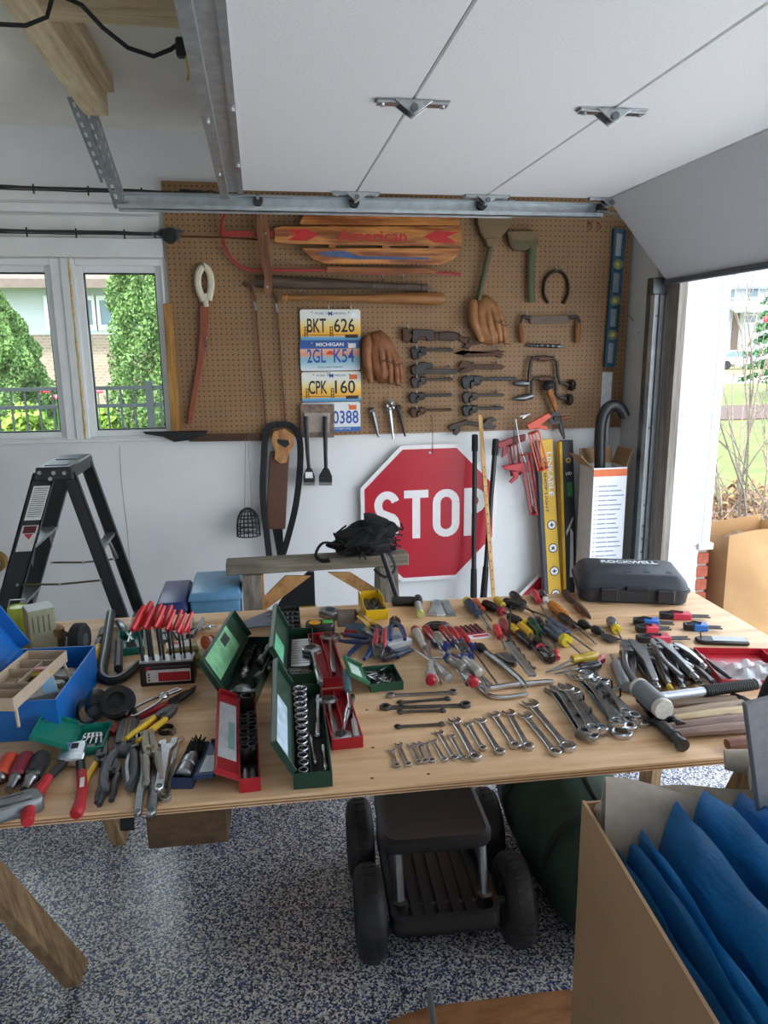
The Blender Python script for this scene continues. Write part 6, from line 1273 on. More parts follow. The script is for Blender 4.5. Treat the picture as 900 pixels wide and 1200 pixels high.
# ---------------------------------------------------------------- red and clear handled screwdriver pile
CR, CC = '#b01e30', '#b9b4ad'
pile = [((486, 738), (517, 800), .42, CC, .0, 'clear handled screwdriver with red butt at the outer side of the pile', '#a31a2c'),
        ((498, 737), (545, 796), .36, CR, .0, 'red handled screwdriver second along the edge of the pile', None),
        ((505, 800), (503, 742), .33, CC, .028, 'clear and red screwdriver with its butt to the table front', '#b01e30'),
        ((527, 797), (483, 752), .40, CC, .022, 'clear handled screwdriver with a blue ferrule on top of the pile', None),
        ((517, 737), (566, 795), .34, CR, .0, 'red handled screwdriver in the middle of the pile', None),
        ((526, 738), (574, 798), .36, CR, .026, 'red fluted screwdriver lying across the middle of the pile', None),
        ((536, 739), (583, 800), .42, CR, .0, 'long red screwdriver beside the bit card', None),
        ((556, 802), (512, 752), .42, CC, .03, 'thick clear and red screwdriver with its butt to the fanned wrenches', '#b01e30'),
        ((562, 790), (514, 747), .40, '#a8a49c', .05, 'smoky clear screwdriver on the very top of the pile', None),
        ((545, 785), (500, 757), .45, '#8f8b84', .05, 'grey clear screwdriver lying aslant over the pile', None),
        ((541, 757), (572, 803), .34, '#3a3d42', .028, 'charcoal handled screwdriver in the thick of the pile', None),
        ((511, 745), (548, 790), .36, '#9a9288', .052, 'smoky screwdriver crossing the red ones near the wire stripper', None),
        ((531, 772), (577, 800), .30, '#a51c2c', .0, 'short red handled screwdriver under the thick clear one', None)]
for A, B, hf, col, z, lb, cap in pile: driver(lb, A, B, hf, col, z, .0135, '#23346b' if col != CC else None, .003, 'flat', cap, True, tz=max(0.004, z*.55))
# bit card
a_, b_ = tp(536, 752), tp(577, 747); d = b_-a_; t = thing('bit_card', 'card of red plastic sleeves with white printed label', 'package', (a_.x, a_.y, TZ+.0003), math.atan2(d.y, d.x)); w = d.length
k = MB(); k.bx(0, w, 0, .03, 0, .003); k.build('white_label', plain('#e6e6e8', .5), t); k = MB(); k.bx(w*.5, w*.95, .008, .022, .003, .0035); k.build('red_print', plain('#c7354d', .5), t)
for i in range(7): k = MB(); x = -.006+i*w/7; k.bx(x, x+w/7*.8, .031, .10, 0, .008); s_ = k.build('sleeve', plain('#a5253a', .25, var=.2), t, bevel=.002); k = MB(); k.cyl((x+w/16, .034, .0095), (x+w/16, .095, .0095), .002, n=6); k.build('bit', DARK, s_)
# ---------------------------------------------------------------- scattered screwdrivers
BK = '#1c1d20'
for args in (
 ('large blue and black screwdriver with yellow butt at the back edge', (547, 705), (574, 736), .55, '#2c3f5e', .0, .0165, None, .005, 'flat', '#c9b44a'),
 ('slim orange screwdriver beside the blue one', (556, 704), (576, 727), .5, '#cf5a28', .0, .011),
 ('black screwdriver with red stripe pointing at the yellow one', (567, 708), (618, 731), .45, BK, .0, .015, '#8f2530'),
 ('yellow clear screwdriver at the back table edge', (581, 703), (606, 724), .36, '#d6b93e', .0, .0125),
 ('thick black screwdriver of the crossed pair at the back edge', (591, 706), (651, 725), .38, BK, .0, .0155),
 ('second black screwdriver of the crossed pair', (600, 697), (628, 720), .5, '#24262a', .0, .0145),
 ('red screwdriver standing next to the yellow carton', (625, 694), (640, 722), .45, '#c02a3a', .0, .0125),
 ('black and white screwdriver next to the small red one', (634, 694), (648, 722), .42, '#2d2f33', .0, .0115, '#d8d8d8'),
 ('orange clear screwdriver before the wooden handled chisel', (645, 709), (690, 745), .42, '#cf7a24', .0, .0155),
 ('dark screwdriver with long thin shaft before the orange one', (657, 722), (699, 753), .42, '#26211f', .0, .0135),
 ('black screwdriver with yellow ferrule behind the green ones', (596, 723), (622, 734), .8, BK, .0, .012, '#d9c02f'),
 ('bright red soft grip screwdriver by the chain wrench', (581, 735), (592, 760), .5, '#cf3040', .0, .0115),
 ('dull red screwdriver beside the bright red one', (588, 728), (604, 757), .5, '#8c3a3c', .0, .0125),
 ('yellow fluted screwdriver nearest the chain wrench', (599, 735), (622, 760), .45, '#d8b21e', .0, .0125),
 ('second yellow fluted screwdriver beside the green pair', (609, 733), (630, 750), .6, '#d6aa18', .0, .0125),
 ('dark green screwdriver with long shaft', (621, 728), (653, 768), .42, '#1f4a3c', .0, .0145),
 ('blackish green screwdriver behind the dark green one', (629, 726), (650, 752), .45, '#26332f', .0, .0125),
 ('black screwdriver with chrome ferrule pointing at the bundle', (607, 743), (640, 773), .5, BK, .0, .0145),
 ('black and red soft grip screwdriver beside the yellow bundle', (647, 774), (624, 752), .62, '#2a1d20', .0, .0145, '#b02a3c'),
 ('small black screwdriver with green stripe', (627, 750), (652, 772), .55, '#202824', .0, .0115),
 ('large slate blue screwdriver with yellow collar', (641, 737), (690, 771), .5, '#4b5768', .0, .019, '#d8c22a'),
 ('purple grey screwdriver with long black shaft', (642, 728), (702, 766), .42, '#52566a', .0, .0145),
 ('stubby red tipped screwdriver between the green ones and the bundle', (653, 772), (651, 756), .5, '#c0303c', .0, .009),
 ('grey stubby screwdriver with yellow collar standing apart', (715, 728), (731, 751), .5, '#6d7174', .0, .0155, '#d8c22a'),
 ('yellow clear handled screwdriver in the bundle of three', (700, 769), (640, 779), .5, '#b79a2c', .016, .0135),
 ('crimson handled screwdriver in the bundle of three', (707, 773), (644, 785), .45, '#b02548', .0, .0135),
 ('black handled screwdriver in the bundle of three', (703, 780), (650, 788), .45, '#2e3138', .0, .0125)):
    driver(*args)
for i, (A, B, lb) in enumerate((((561, 692), (577, 706), 'thin black hex rod'), ((629, 690), (644, 706), 'thin dark bradawl'))): pass
# chisel, hex bit holder
t, L = tt('wood_chisel', 'old chisel with dark wooden handle lying beside the black case', 'chisel', (662, 694), (692, 725), 0, .012); k = MB(); k.m = Tr(0, 0, .013); k.lathe([(.009, 0), (.0125, .006), (.013, L*.3), (.009, L*.42), (.008, L*.44), (.012, L*.52), (.0125, L*.75), (.008, L*.92), (.003, L)], 12, 'x'); k.build('handle', wood('#6b4b38', '#4a3226', 5, (1, 9, 9)), t); k = MB(); k.m = Tr(0, 0, .013); k.lathe([(.0095, L*.4), (.0095, L*.45)], 12, 'x'); k.build('ferrule', DARK, t)
t, L = tt('wood_scraper', 'black twin knobbed scraper with flat blade', 'scraper', (678, 730), (722, 750), 0, .012); k = MB(); k.m = Tr(0, 0, .0145); k.lathe([(.006, 0), (.013, L*.06), (.014, L*.2), (.006, L*.3), (.005, L*.36), (.0125, L*.42), (.0135, L*.55), (.006, L*.66)], 12, 'x'); k.build('handle', BLACKP, t); k = MB(); k.prism([(L*.62, -.006), (L*.75, -.018), (L, -.02), (L, .02), (L*.75, .018), (L*.62, .006)], .008, .011); k.m = Tr(0, 0, -.005); k.build('blade', DARK, t)
# chain wrench clamp
t, L = tt('chain_clamp', 'steel chain clamp with long lever handle beside the screwdrivers', 'clamp', (557, 755), (621, 803), 0, .012)
k = MB(); k.m = Tr(0, 0, .011); k.tube([(L*.2, 0, 0), (L*.5, .002, 0), (L*.85, -.004, 0), (L, -.012, 0)], [.009, .0095, .009, .007], 8); k.build('lever', CHD, t)
k = MB(); k.m = Tr(0, 0, .014); k.tube([(0, 0, 0), (.02, 0, 0)], .005, 8); k.tube([(.02, 0, 0), (L*.12, 0, 0), (L*.22, 0, .0)], [.011, .0135, .008], 10); k.build('black_head', BLACKP, t)
k = MB(); k.prism([(L*.3, .012), (L*.34, .05), (L*.5, .055), (L*.6, .03), (L*.5, .014)], .004, .02); k.build('jaw_body', CHD, t, bevel=.003)
t2, L2 = tt('aluminium_bar', 'short aluminium bar leaning across the chain clamp', 'bar', (595, 753), (624, 791), .022, .006); k = MB(); k.bx(0, L2, -.010, .010, 0, .009); k.build('bar', metal('#c3c6c8', .35), t2, bevel=.001)
t3, L3 = tt('link_chain', 'short roller chain hanging over the aluminium bar', 'chain', (600, 750), (632, 782), .0, .01)
for i in range(11): k = MB(); k.m = Tr(L3*i/10.5, -.012-.002*(i % 2), .0055+.018*max(0, 1-i/8)) @ (Rx(PI/2) if i % 2 else Matrix.Identity(4)); k.tube([(.008*math.cos(a), .0045*math.sin(a), 0) for a in np.linspace(0, 2*PI, 9)[:-1]], .0017, 5, closed=True); k.build('link', DARK, t3)
t4, L4 = tt('t_bar', 'thin upright threaded rod standing in the chain clamp', 'rod', (596, 752), (601, 752), 0, .004); k = MB(); k.tube([(0, 0, .001), (.002, 0, .06), (.004, .0, .115)], [.004, .003, .0018], 6); k.lathe([(.010, 0), (.010, .004), (.005, .007)], 10); k.build('rod', DARK, t4)
# ---------------------------------------------------------------- socket cases
GRN = plain('#1f4030', .4, .2, var=.15); GRNL = plain('#2b5a43', .35, .1, var=.12); REDC = plain('#a81a26', .35, .1, var=.1); INB = plain('#15171a', .6); PAPER = plain('#c9d2d6', .6, var=.2, scale=40)
def lay_sockets(t, w, spec, label, group, cat='socket'):
    """copies of a socket thing standing or lying in a case: spec = [(x,y,z,r,h,axis,mat)]"""
    for (x, y, z, r, h, ax, m) in spec:
        s = thing('socket', label, cat, t.matrix_world @ Vector((x, y, z)), t.rotation_euler.z, group); k = MB(); socket(k, (0, 0, 0), r, h, ax); k.build('shell', m, s)
bpy.context.view_layer.update()
# near half of the long green set
t, w, dp, LM, ld = case('socket_case', 'long dark green socket case with a row of standing chrome sockets', (344, 926), (390, 922), (336, 803), .034, GRN, (.082, .5, 'l', .012), GRN, inner=INB); bpy.context.view_layer.update()
lidlabel(ld, LM, .02, dp*.62, .02, .072, plain('#a9bccb', .5, var=.3, scale=25), name='paper_label'); 
k = MB(); k.bx(w*.46, w*.485, .004, dp-.004, .004, .028); k.build('divider', GRN, t)
lay_sockets(t, w, [(.021+.0015*(i % 2), .022+i*(dp-.045)/13, .0042, .0105+.0006*i, .026+.0004*i, 'z', CHR) for i in range(14)], 'chrome socket standing in the row inside the long green case', 'sockets in the long green case')
for i, (x, y, r, L) in enumerate(((w*.72, dp*.42, .008, dp*.5), (w*.86, dp*.1, .006, dp*.24), (w*.6, dp*.16, .0055, dp*.3))):
    c = t.matrix_world @ Vector((x, y, .0045+r)); o = thing('extension_bar', ('thick chrome ratchet bar', 'short chrome extension', 'slim chrome extension bar')[i]+' lying in the long green case', 'bar', c, t.rotation_euler.z+PI/2+.06*(i-1)); k = MB(); k.lathe([(r*.6, 0), (r*.6, .008), (r, .010), (r, L*.3), (r*.7, L*.34), (r*.7, L*.8), (r*.98, L*.82), (r*.98, L)], 12, 'x'); k.build('bar', CHR, o)
# far half with deep sockets
t, w, dp, LM, ld = case('socket_case', 'dark green socket case of deep sockets lying crosswise', (334, 805), (369, 803), (325, 737), .034, GRN, (.085, .45, 'l', .012), GRN, inner=INB); bpy.context.view_layer.update()
lidlabel(ld, LM, .02, dp*.5, .012, .06, plain('#5fae86', .5, var=.3), name='green_label')
nd = 11
lay_sockets(t, w, [(.014, dp*.30+i*dp*.58/nd, .0125, .0085, w*(.70+.05*(i % 3)), 'x', CHR) for i in range(nd)], 'deep chrome socket lying crosswise in the green case', 'deep sockets lying in the green case')
lay_sockets(t, w, [(.013+(j+.5*(i % 2))*(w-.02)/5.2, .012+i*.017, .0042, .0078, .022, 'z', CHR) for i in range(3) for j in range(5)], 'small chrome socket standing at the near end of the deep socket case', 'small sockets in the deep socket case')
# green case A
t, w, dp, LM, ld = case('socket_case', 'dark green case with bright green lid label and mixed drive parts', (258, 827), (300, 827), (266, 746), .036, GRN, (.09, .55, 'l', .014), GRN, inner=INB); bpy.context.view_layer.update()
lidlabel(ld, LM, dp*.12, dp*.75, .014, .082, plain('#7dba88', .5, var=.3, scale=30), name='green_label'); k = MB(); k.m = LM; k.bx(.0013, .0018, dp*.5, dp*.66, .05, .074); k.build('label_picture', plain('#2a2f2c', .6), ld)
lay_sockets(t, w, [(.024, dp*.55+i*.024, .0042, .010, .03, 'z', DARK) for i in range(5)], 'black impact socket in the dark green case with mixed drive parts', 'black sockets in the mixed green case')
for i, (x, y, a, L, lb) in enumerate(((w*.66, dp*.60, 1.5, .11, 'chrome universal joint'), (w*.78, dp*.30, 1.35, .10, 'chrome short extension'), (w*.35, dp*.33, 1.6, .05, 'steel socket adapter'))):
    o = thing('drive_part', lb+' lying in the mixed dark green case', 'socket part', t.matrix_world @ Vector((x, y, .0165)), t.rotation_euler.z+a); k = MB(); k.lathe([(.006, 0), (.012, .002), (.012, L*.3), (.006, L*.36), (.006, L*.66), (.0115, L*.7), (.0115, L)], 12, 'x'); k.build('body', (CHD, CHD, CHR)[i], o)
o = thing('drive_part', 'dull flared ratchet head at the near end of the mixed green case', 'socket part', t.matrix_world @ Vector((w*.55, .035, .0045)), t.rotation_euler.z); k = MB(); k.lathe([(.028, 0), (.03, .01), (.02, .026), (.008, .032)], 14); k.build('head', CHD, o); k = MB(); k.tube([(-.03, .0, .012), (.034, .0, .014)], .008, 8); k.build('arm', CHD, o)
# red case with black deep sockets
t, w, dp, LM, ld = case('socket_case', 'narrow red case with white lid label and black deep sockets', (281, 930), (306, 927), (277, 818), .030, REDC, (.052, 1.1, 'l', .010), REDC, inner=INB); bpy.context.view_layer.update()
lidlabel(ld, LM, dp*.18, dp*.86, .006, .046, plain('#d3d8dc', .5, var=.15, scale=20), name='white_label'); k = MB(); k.m = LM; k.bx(.0013, .0018, dp*.3, dp*.62, .010, .024); k.build('label_panel', plain('#8fb5b0', .6), ld)
lay_sockets(t, w, [(w*.3+.4*w*(i % 2), dp*.30+(i//2)*.034+.012*(i % 2), .0042, .0115, .034, 'z', DARK) for i in range(10)], 'black deep impact socket standing in the narrow red case', 'black sockets in the narrow red case')
lay_sockets(t, w, [(w*.5, dp-.03, .0042, .0165, .045, 'z', DARK)], 'largest black impact socket at the far end of the narrow red case', None)
for i, x in enumerate((.3, .68)): o = thing('socket_adapter', ('chrome', 'black')[i]+' socket adapter lying at the near end of the narrow red case', 'socket part', t.matrix_world @ Vector((w*x, .012, .0135)), t.rotation_euler.z+PI/2); k = MB(); k.lathe([(.006, 0), (.0085, .003), (.0085, .03), (.0055, .033), (.0055, .045)], 12, 'x'); k.build('body', (CHD, DARK)[i], o)
# red cases with ratchets
def ratchet(lb, A, B, z, m=None):
    t, L = tt('ratchet', lb, 'ratchet', A, B, z, .008); r = L*.11; k = MB(); k.m = Tr(r, 0, .001); k.lathe([(r*.9, 0), (r, .002), (r, .014), (r*.8, .017)], 18); k.build('head', m or CHR, t)
    k = MB(); k.m = Tr(r, 0, .018); k.lathe([(r*.55, 0), (r*.5, .002)], 14); k.bx(-r*.5, r*.5, -.002, .002, .002, .005); k.build('selector', DARK, t)
    k = MB(); k.m = Tr(0, 0, .009); k.tube([(r*1.7, 0, 0), (L*.35, 0, 0), (L*.5, 0, 0), (L*.55, 0, 0), (L*.96, 0, 0), (L, 0, 0)], [.0055, .005, .0055, .0085, .009, .006], 10); k.build('handle', m or CHR, t); return t
t, w, dp, LM, ld = case('socket_case', 'red steel case with an extension and dull bars, far of the two red cases', (374, 807), (406, 804), (368, 742), .026, REDC, inner=REDC); k = MB(); k.bx(w*.48, w*.52, .003, dp-.003, .003, .024); k.build('divider', REDC, t)
t, w, dp, LM, ld = case('socket_case', 'red steel case with chrome ratchets, near of the two red cases', (389, 880), (426, 876), (379, 808), .026, REDC, inner=REDC); k = MB(); k.bx(w*.46, w*.50, .003, dp-.003, .003, .022); k.build('divider', REDC, t)
ratchet('chrome ratchet with large head across the far red case', (364, 758), (376, 802), .028)
ratchet('chrome ratchet lying head first toward the table front in the near red case', (398, 872), (413, 816), .0045)
ratchet('slim chrome ratchet along the divider of the near red case', (384, 818), (394, 868), .0045, CHD)
ratchet('small chrome swivel ratchet in the far red case', (386, 743), (391, 790), .0045, CHD)
t, L = tt('screwdriver', 'clear plastic handled driver in the near red case', 'screwdriver', (419, 866), (411, 818), .0045, .008); k = MB(); k.m = Tr(0, 0, .0095); k.lathe([(.007, 0), (.009, .004), (.009, L*.4), (.005, L*.46)], 8, 'x'); k.build('handle', plain('#c9c9c6', .15, coat=.5), t); k = MB(); k.cyl((L*.44, 0, .0095), (L, 0, .006), .0028); k.build('shaft', CHR, t)
t, L = tt('nut_driver', 'teal handled nut driver lying between the two red cases', 'screwdriver', (405, 787), (410, 830), .03, .01); k = MB(); k.m = Tr(0, 0, .0105); k.lathe([(.006, 0), (.0105, .006), (.010, L*.5), (.007, L*.6)], 10, 'x'); k.build('handle', plain('#3f5f68', .3), t); k = MB(); k.cyl((L*.58, 0, .0105), (L, 0, .009), .004); k.build('shaft', CHR, t)
# small green box of bits
t, w, dp, LM, ld = case('bit_box', 'small green metal box with open lid full of driver bits', (434, 812), (473, 808), (426, 781), .022, GRNL, (.062, 1.0, 'l', .008), plain('#3c7a58', .35, .1), inner=INB, cat='box'); bpy.context.view_layer.update()
lidlabel(ld, LM, dp*.15, dp*.8, .018, .05, plain('#bcd3c6', .5, var=.2), name='pale_label')
random.seed(9)
for i in range(26):
    o = thing('driver_bit', 'steel driver bit jumbled in the small green box', 'bit', t.matrix_world @ Vector((w*random.uniform(.14, .8), dp*random.uniform(.12, .85), .005+.0065*(i//9))), t.rotation_euler.z+random.uniform(0, 3.1), 'bits in the small green box'); k = MB(); Lb = random.uniform(.02, .032); k.lathe([(.0032, -Lb/2), (.0034, Lb*.2), (.0024, Lb*.25), (.0016, Lb/2)], 6, 'x'); k.build('bit', CHR, o)
# black moulded case of sockets at the back edge
t, w, dp, LM, ld = case('bit_case', 'black moulded tray of small sockets at the back table edge', (320, 744), (353, 742), (315, 712), .018, plain('#1f2226', .5), inner=INB); bpy.context.view_layer.update()
lay_sockets(t, w, [(w*(.14+.18*j), dp*(.12+.2*i), .0042, .0075, .015, 'z', GUN) for i in range(4) for j in range(5)], 'little grey socket in the black moulded tray at the back edge', 'sockets in the black tray')
# blue cased kit
t, w, dp, LM, ld = case('hone_case', 'navy blue plastic case with lid label, holding a brush and a cylinder', (201, 925), (226, 925), (208, 869), .024, plain('#1d3152', .4), (.043, 1.47, 'r', .008), plain('#22395f', .4), inner=INB); bpy.context.view_layer.update()
lidlabel(ld, LM, dp*.15, dp*.6, .008, .037, plain('#c7d3dc', .5, var=.25, scale=30), name='paper_label', side='r')
o = thing('steel_cylinder', 'ribbed silver cylinder lying in the navy case', 'cylinder', t.matrix_world @ Vector((w*.5, .012, .022)), t.rotation_euler.z+PI/2); k = MB(); k.lathe([(.012, 0), (.016, .002), (.016, .02), (.014, .022), (.014, .032), (.0165, .034), (.0165, .055), (.011, .06), (.011, .075)], 16, 'x'); k.build('body', CHD, o)
o = thing('round_brush', 'black bristle brush lying at the far end of the navy case', 'brush', t.matrix_world @ Vector((w*.5, dp*.66, .022)), t.rotation_euler.z+PI/2); k = MB(); k.cyl((0, 0, 0), (.05, 0, 0), .005, n=8); k.build('core', DARK, o); k = MB(); [k.tube([(x, 0, 0), (x+.003, .02*math.cos(w_), .02*math.sin(w_))], .0018, 4) for x in np.arange(.006, .05, .009) for w_ in np.arange(0, 6.2, .6)]; k.build('bristles', BLACKP, o)['kind'] = 'stuff'
# teal case with taps
TEAL = plain('#157a68', .4, var=.08)
t, w, dp, LM, ld = case('tap_case', 'open teal plastic case with small taps beside the blue toolbox', (82, 888), (122, 884), (80, 850), .02, TEAL, (.085, 1.15, 'l', .010), TEAL, cat='case'); bpy.context.view_layer.update()
for i in range(5): o = thing('thread_tap', 'small steel tap standing out of the teal case', 'tap', t.matrix_world @ Vector((w*(.16+.17*i), dp*.3, .008)), t.rotation_euler.z+PI/2-.15+.08*i, 'taps in the teal case'); k = MB(); k.lathe([(.003, 0), (.003, .03), (.0055, .032), (.0055, .045), (.002, .047)], 8, 'x'); k.m = Tr(.045, 0, 0); k.box((0, 0, 0), (.006, .016 if i % 2 else .006, .006)); k.build('body', CHR, o)
t, w, dp, LM, ld = case('teal_dish', 'teal plastic dish of black hex keys behind the black angle tool', (138, 770), (170, 766), (135, 740), .022, TEAL, cat='dish'); bpy.context.view_layer.update()
for i in range(6): o = thing('hex_key', 'black hex key lying in the teal dish', 'hex key', t.matrix_world @ Vector((w*(.2+.1*i), dp*.2, .005)), t.rotation_euler.z+1.2+.1*i, 'hex keys in the teal dish'); k = MB(); k.tube([(0, 0, 0), (.045, 0, 0.003), (.05, .006, .003), (.05, .014, .003)], .002, 6); k.build('key', DARK, o)
# ---------------------------------------------------------------- blue toolbox and its contents
BLUE = plain('#1767b5', .35, var=.08); BEIGE = plain('#b8a48d', .55, var=.08)
t, w, dp, LM, ld = case('toolbox', 'open bright blue toolbox with beige tray', (-30, 872), (71, 866), (33, 760), .095, BLUE, (.16, .55, 'l', .03), BLUE, .004, cat='toolbox'); bpy.context.view_layer.update(); TB = t
k = MB(); k.m = Tr(w*.86, -.004, .045) @ Rx(PI/2); k.lathe([(.006, 0), (.006, .004)], 10); k.build('rivet', SHINY, t)
k = MB(); k.bx(w, w+.004, dp*.1, dp*.9, .0, .006); k.build('foot_strip', BLUE, t)
def inbox(name, lb, cat, fx_, fy_, z, rot=0.0): return thing(name, lb, cat, TB.matrix_world @ Vector((w0*fx_, d0*fy_, z)), TB.rotation_euler.z+rot)
w0, d0 = w, dp
tr, w, dp, LM, ld = case('tool_tray', 'beige divided tray raised over the blue toolbox', (-36, 834), (17, 834), (19, 762), .03, BEIGE, None, None, .003, zb=.097, cat='tray'); bpy.context.view_layer.update()
for y in (.2, .34, .62, .82): k = MB(); k.bx(.003, w-.003, dp*y, dp*y+.003, .003, .024); k.build('divider', BEIGE, tr)
k = MB(); k.bx(w*.6, w*.6+.003, dp*.34, dp*.8, .003, .024); k.build('divider', BEIGE, tr)
k = MB(); k.tube([(w-.002, .01, .002), (w+.012, -.012, -.03)], .004, 6); k.build('linkage', BEIGE, tr); k = MB(); k.tube([(w-.002, dp-.02, .004), (w+.03, dp-.05, -.03)], .004, 6); k.build('linkage', BEIGE, tr)
o = thing('fuse_pack', 'yellow and pink blister pack of parts in the beige tray', 'package', tr.matrix_world @ Vector((w*.72, dp*.66, .0045)), tr.rotation_euler.z+.3); k = MB(); k.ball((0, 0, .008), (.032, .024, .008), 14, 6); k.build('blister', plain('#b8a63c', .3, var=.2), o); k = MB(); k.box((.006, -.004, .0165), (.03, .022, .002)); k.build('card', plain('#d86a7c', .4), o)
o = thing('wire_coil', 'flat coil of brown wire in the beige tray', 'coil', tr.matrix_world @ Vector((w*.66, dp*.46, .0075)), tr.rotation_euler.z); k = MB(); [k.tube([((.012+.004*j)*math.cos(a), (.012+.004*j)*math.sin(a), .002*(j % 2)) for a in np.linspace(0, 2*PI, 17)[:-1]], .002, 5, closed=True) for j in range(5)]; k.build('coil', plain('#6b4f3b', .6), o)
o = inbox('parts_carton', 'small worn white and blue carton lying in the blue toolbox', 'box', .58, .34, .0555, .5); k = MB(); k.m = Rx(.35); k.box((0, 0, .012), (.075, .075, .05)); k.build('carton', plain('#cfc8bd', .7, var=.15, scale=40), o, bevel=.002); k = MB(); k.m = Rx(.35); k.box((.0383, 0, .012), (.001, .07, .03)); k.box((.02, 0, .0375), (.03, .074, .001)); k.build('blue_band', plain('#7fb4d8', .5), o)
for i, (fx_, fy_, r, h, col, lb) in enumerate(((.70, .74, .038, .05, '#6f6a5a', 'wide grey green tin in the far corner of the blue toolbox'), (.83, .44, .022, .045, '#7d7748', 'olive round tin along the side of the blue toolbox'), (.72, .52, .019, .055, '#8a8556', 'narrow olive canister in the blue toolbox'))):
    o = inbox('round_tin', lb, 'tin', fx_, fy_, .0045, 0); k = MB(); k.lathe([(r, 0), (r, h*.8), (r*1.03, h*.8), (r*1.03, h), (r*.9, h+.002)], 20); k.build('tin', plain(col, .4, .3, var=.2), o); k = MB(); k.m = Tr(0, 0, h); k.lathe([(r*.7, .002), (r*.66, .005), (r*.3, .005)], 16); k.build('lid_boss', plain('#a49f86', .4), o)
for i in range(9): o = inbox('spare_part', 'dark greasy spare part at the bottom of the blue toolbox', 'part', .30+.06*i, .08+.05*(i % 4), .0045, i*.7); o['group'] = 'dark parts in the toolbox'; k = MB(); k.lathe([(.012, -.03), (.014, -.01), (.009, 0), (.009, .03), (.013, .034)], 10, 'x'); k.m = Tr(0, 0, .0); k.v = [p+Vector((0, 0, .0145)) for p in k.v]; k.build('body', (DARK, plain('#3d3a32', .6))[i % 2], o)
# carton of drawers behind it
c = tp(50, 772); t = thing('parts_drawer_box', 'olive and brown carton with white paper label standing behind the blue toolbox', 'box', (c.x-.005, c.y+.03, TZ+.0003), .45)
k = MB(); k.bx(-.035, .035, -.035, .035, 0, .145); k.build('carton', plain('#96957a', .7, var=.12, scale=40), t, bevel=.002); k = MB(); k.bx(-.0362, -.0352, -.035, .035, .002, .143); k.build('brown_side', plain('#7d6654', .7, var=.15), t)
k = MB(); k.bx(-.034, .034, -.034, .034, .1452, .1458); k.build('paper_label', plain('#cfd6da', .6, var=.1), t)
for i in range(4): k = MB(); k.bx(-.026+i*.014, -.022+i*.014, -.0362, -.0352, .08, .128); k.build('print_column', plain('#5f6450', .7), t)
c = tp(20, 772); t = thing('yellow_tin', 'yellow green can behind the drawer carton', 'can', (c.x-.01, c.y+.09, TZ+.0003)); k = MB(); k.lathe([(.028, 0), (.03, .003), (.03, .12), (.026, .126), (.024, .123)], 18); k.build('can', plain('#a2ad2c', .35), t); k = MB(); k.tube([(-.028, 0, .12), (-.02, 0, .145), (.02, 0, .145), (.028, 0, .12)], .002, 5); k.build('bail', STEEL, t)
# assorted tools behind
t, L = tt('hand_plane', 'old wooden knobbed tool with dark iron bed behind the toolbox', 'plane', (64, 768), (92, 742), 0, .01); k = MB(); k.prism([(0, -.022), (L, -.018), (L, .018), (0, .022)], 0, .016); k.build('bed', metal('#5c5142', .6, .4, 40, .6), t, bevel=.003); k = MB(); k.m = Tr(L*.2, 0, .016); k.lathe([(.008, 0), (.009, .03), (.018, .045), (.019, .062), (.01, .072)], 14); k.build('knob', wood('#9a7650', '#775636', 5, (4, 4, 4)), t); k = MB(); k.tube([(L*.3, .0, .016), (L*.42, 0, .05), (L*.7, 0, .02)], .008, 6); k.build('lever', DARK, t)
t, L = tt('caster', 'small ribbed black rubber wheel standing on its tread', 'wheel', (95, 768), (104, 764), 0, .0); k = MB(); k.m = Tr(0, 0, .047) @ Ry(PI/2) @ Rz(0); k.m = Tr(0, 0, .0475) @ Rz(-t.rotation_euler.z-.15) @ Ry(PI/2); k.lathe([(.02, -.017), (.04, -.019), (.047, -.013), (.0475, 0), (.047, .013), (.04, .019), (.02, .017)], 24); k.build('tyre', RUBBER, t); k = MB(); k.m = Tr(0, 0, .0475) @ Rz(-t.rotation_euler.z-.15) @ Ry(PI/2); k.lathe([(.019, -.018), (.019, .018)], 14); k.build('hub', plain('#4a4c4e', .5), t)
t, L = tt('soldering_tool', 'yellow handled tool with grey knob beside the black angle tool', 'tool', (110, 776), (122, 738), 0, .012); k = MB(); k.m = Tr(0, 0, .0135); k.lathe([(.009, 0), (.0125, .005), (.013, L*.35), (.010, L*.45)], 12, 'x'); k.build('handle', plain('#d5a91c', .35), t); k = MB(); k.m = Tr(0, 0, .0135); k.lathe([(.010, L*.44), (.013, L*.5), (.013, L*.62), (.007, L*.66), (.007, L*.7), (.012, L*.72), (.012, L*.96), (.006, L)], 12, 'x'); k.build('body', plain('#5a5c60', .4, .3), t)
P = [tp(*p, TZ+.012) for p in ((131, 726), (125, 760), (120, 792), (140, 796), (163, 778))]; c = P[2]; t = thing('angle_frame', 'black angle shaped frame with pale edging between toolbox and hex key stand', 'tool', (c.x, c.y, TZ+.0003))
rel = [p-Vector((c.x, c.y, TZ)) for p in P]; rel[0].z = .035; rel[1].z = .022
k = MB(); k.tube(smoothpts(rel, 4), [.014]*17, 8, .85); k.build('frame', BLACKP, t); k = MB(); k.tube([p+Vector((-.0, -.004, .0125)) for p in smoothpts(rel, 4)], .002, 5); k.build('edge_strip', plain('#a8abad', .4), t)
k = MB(); k.tube([rel[1]+Vector((.03, .03, -.005)), rel[2]+Vector((.035, .03, .003))], .012, 8); k.build('inner_bar', plain('#2c2e31', .5), t)
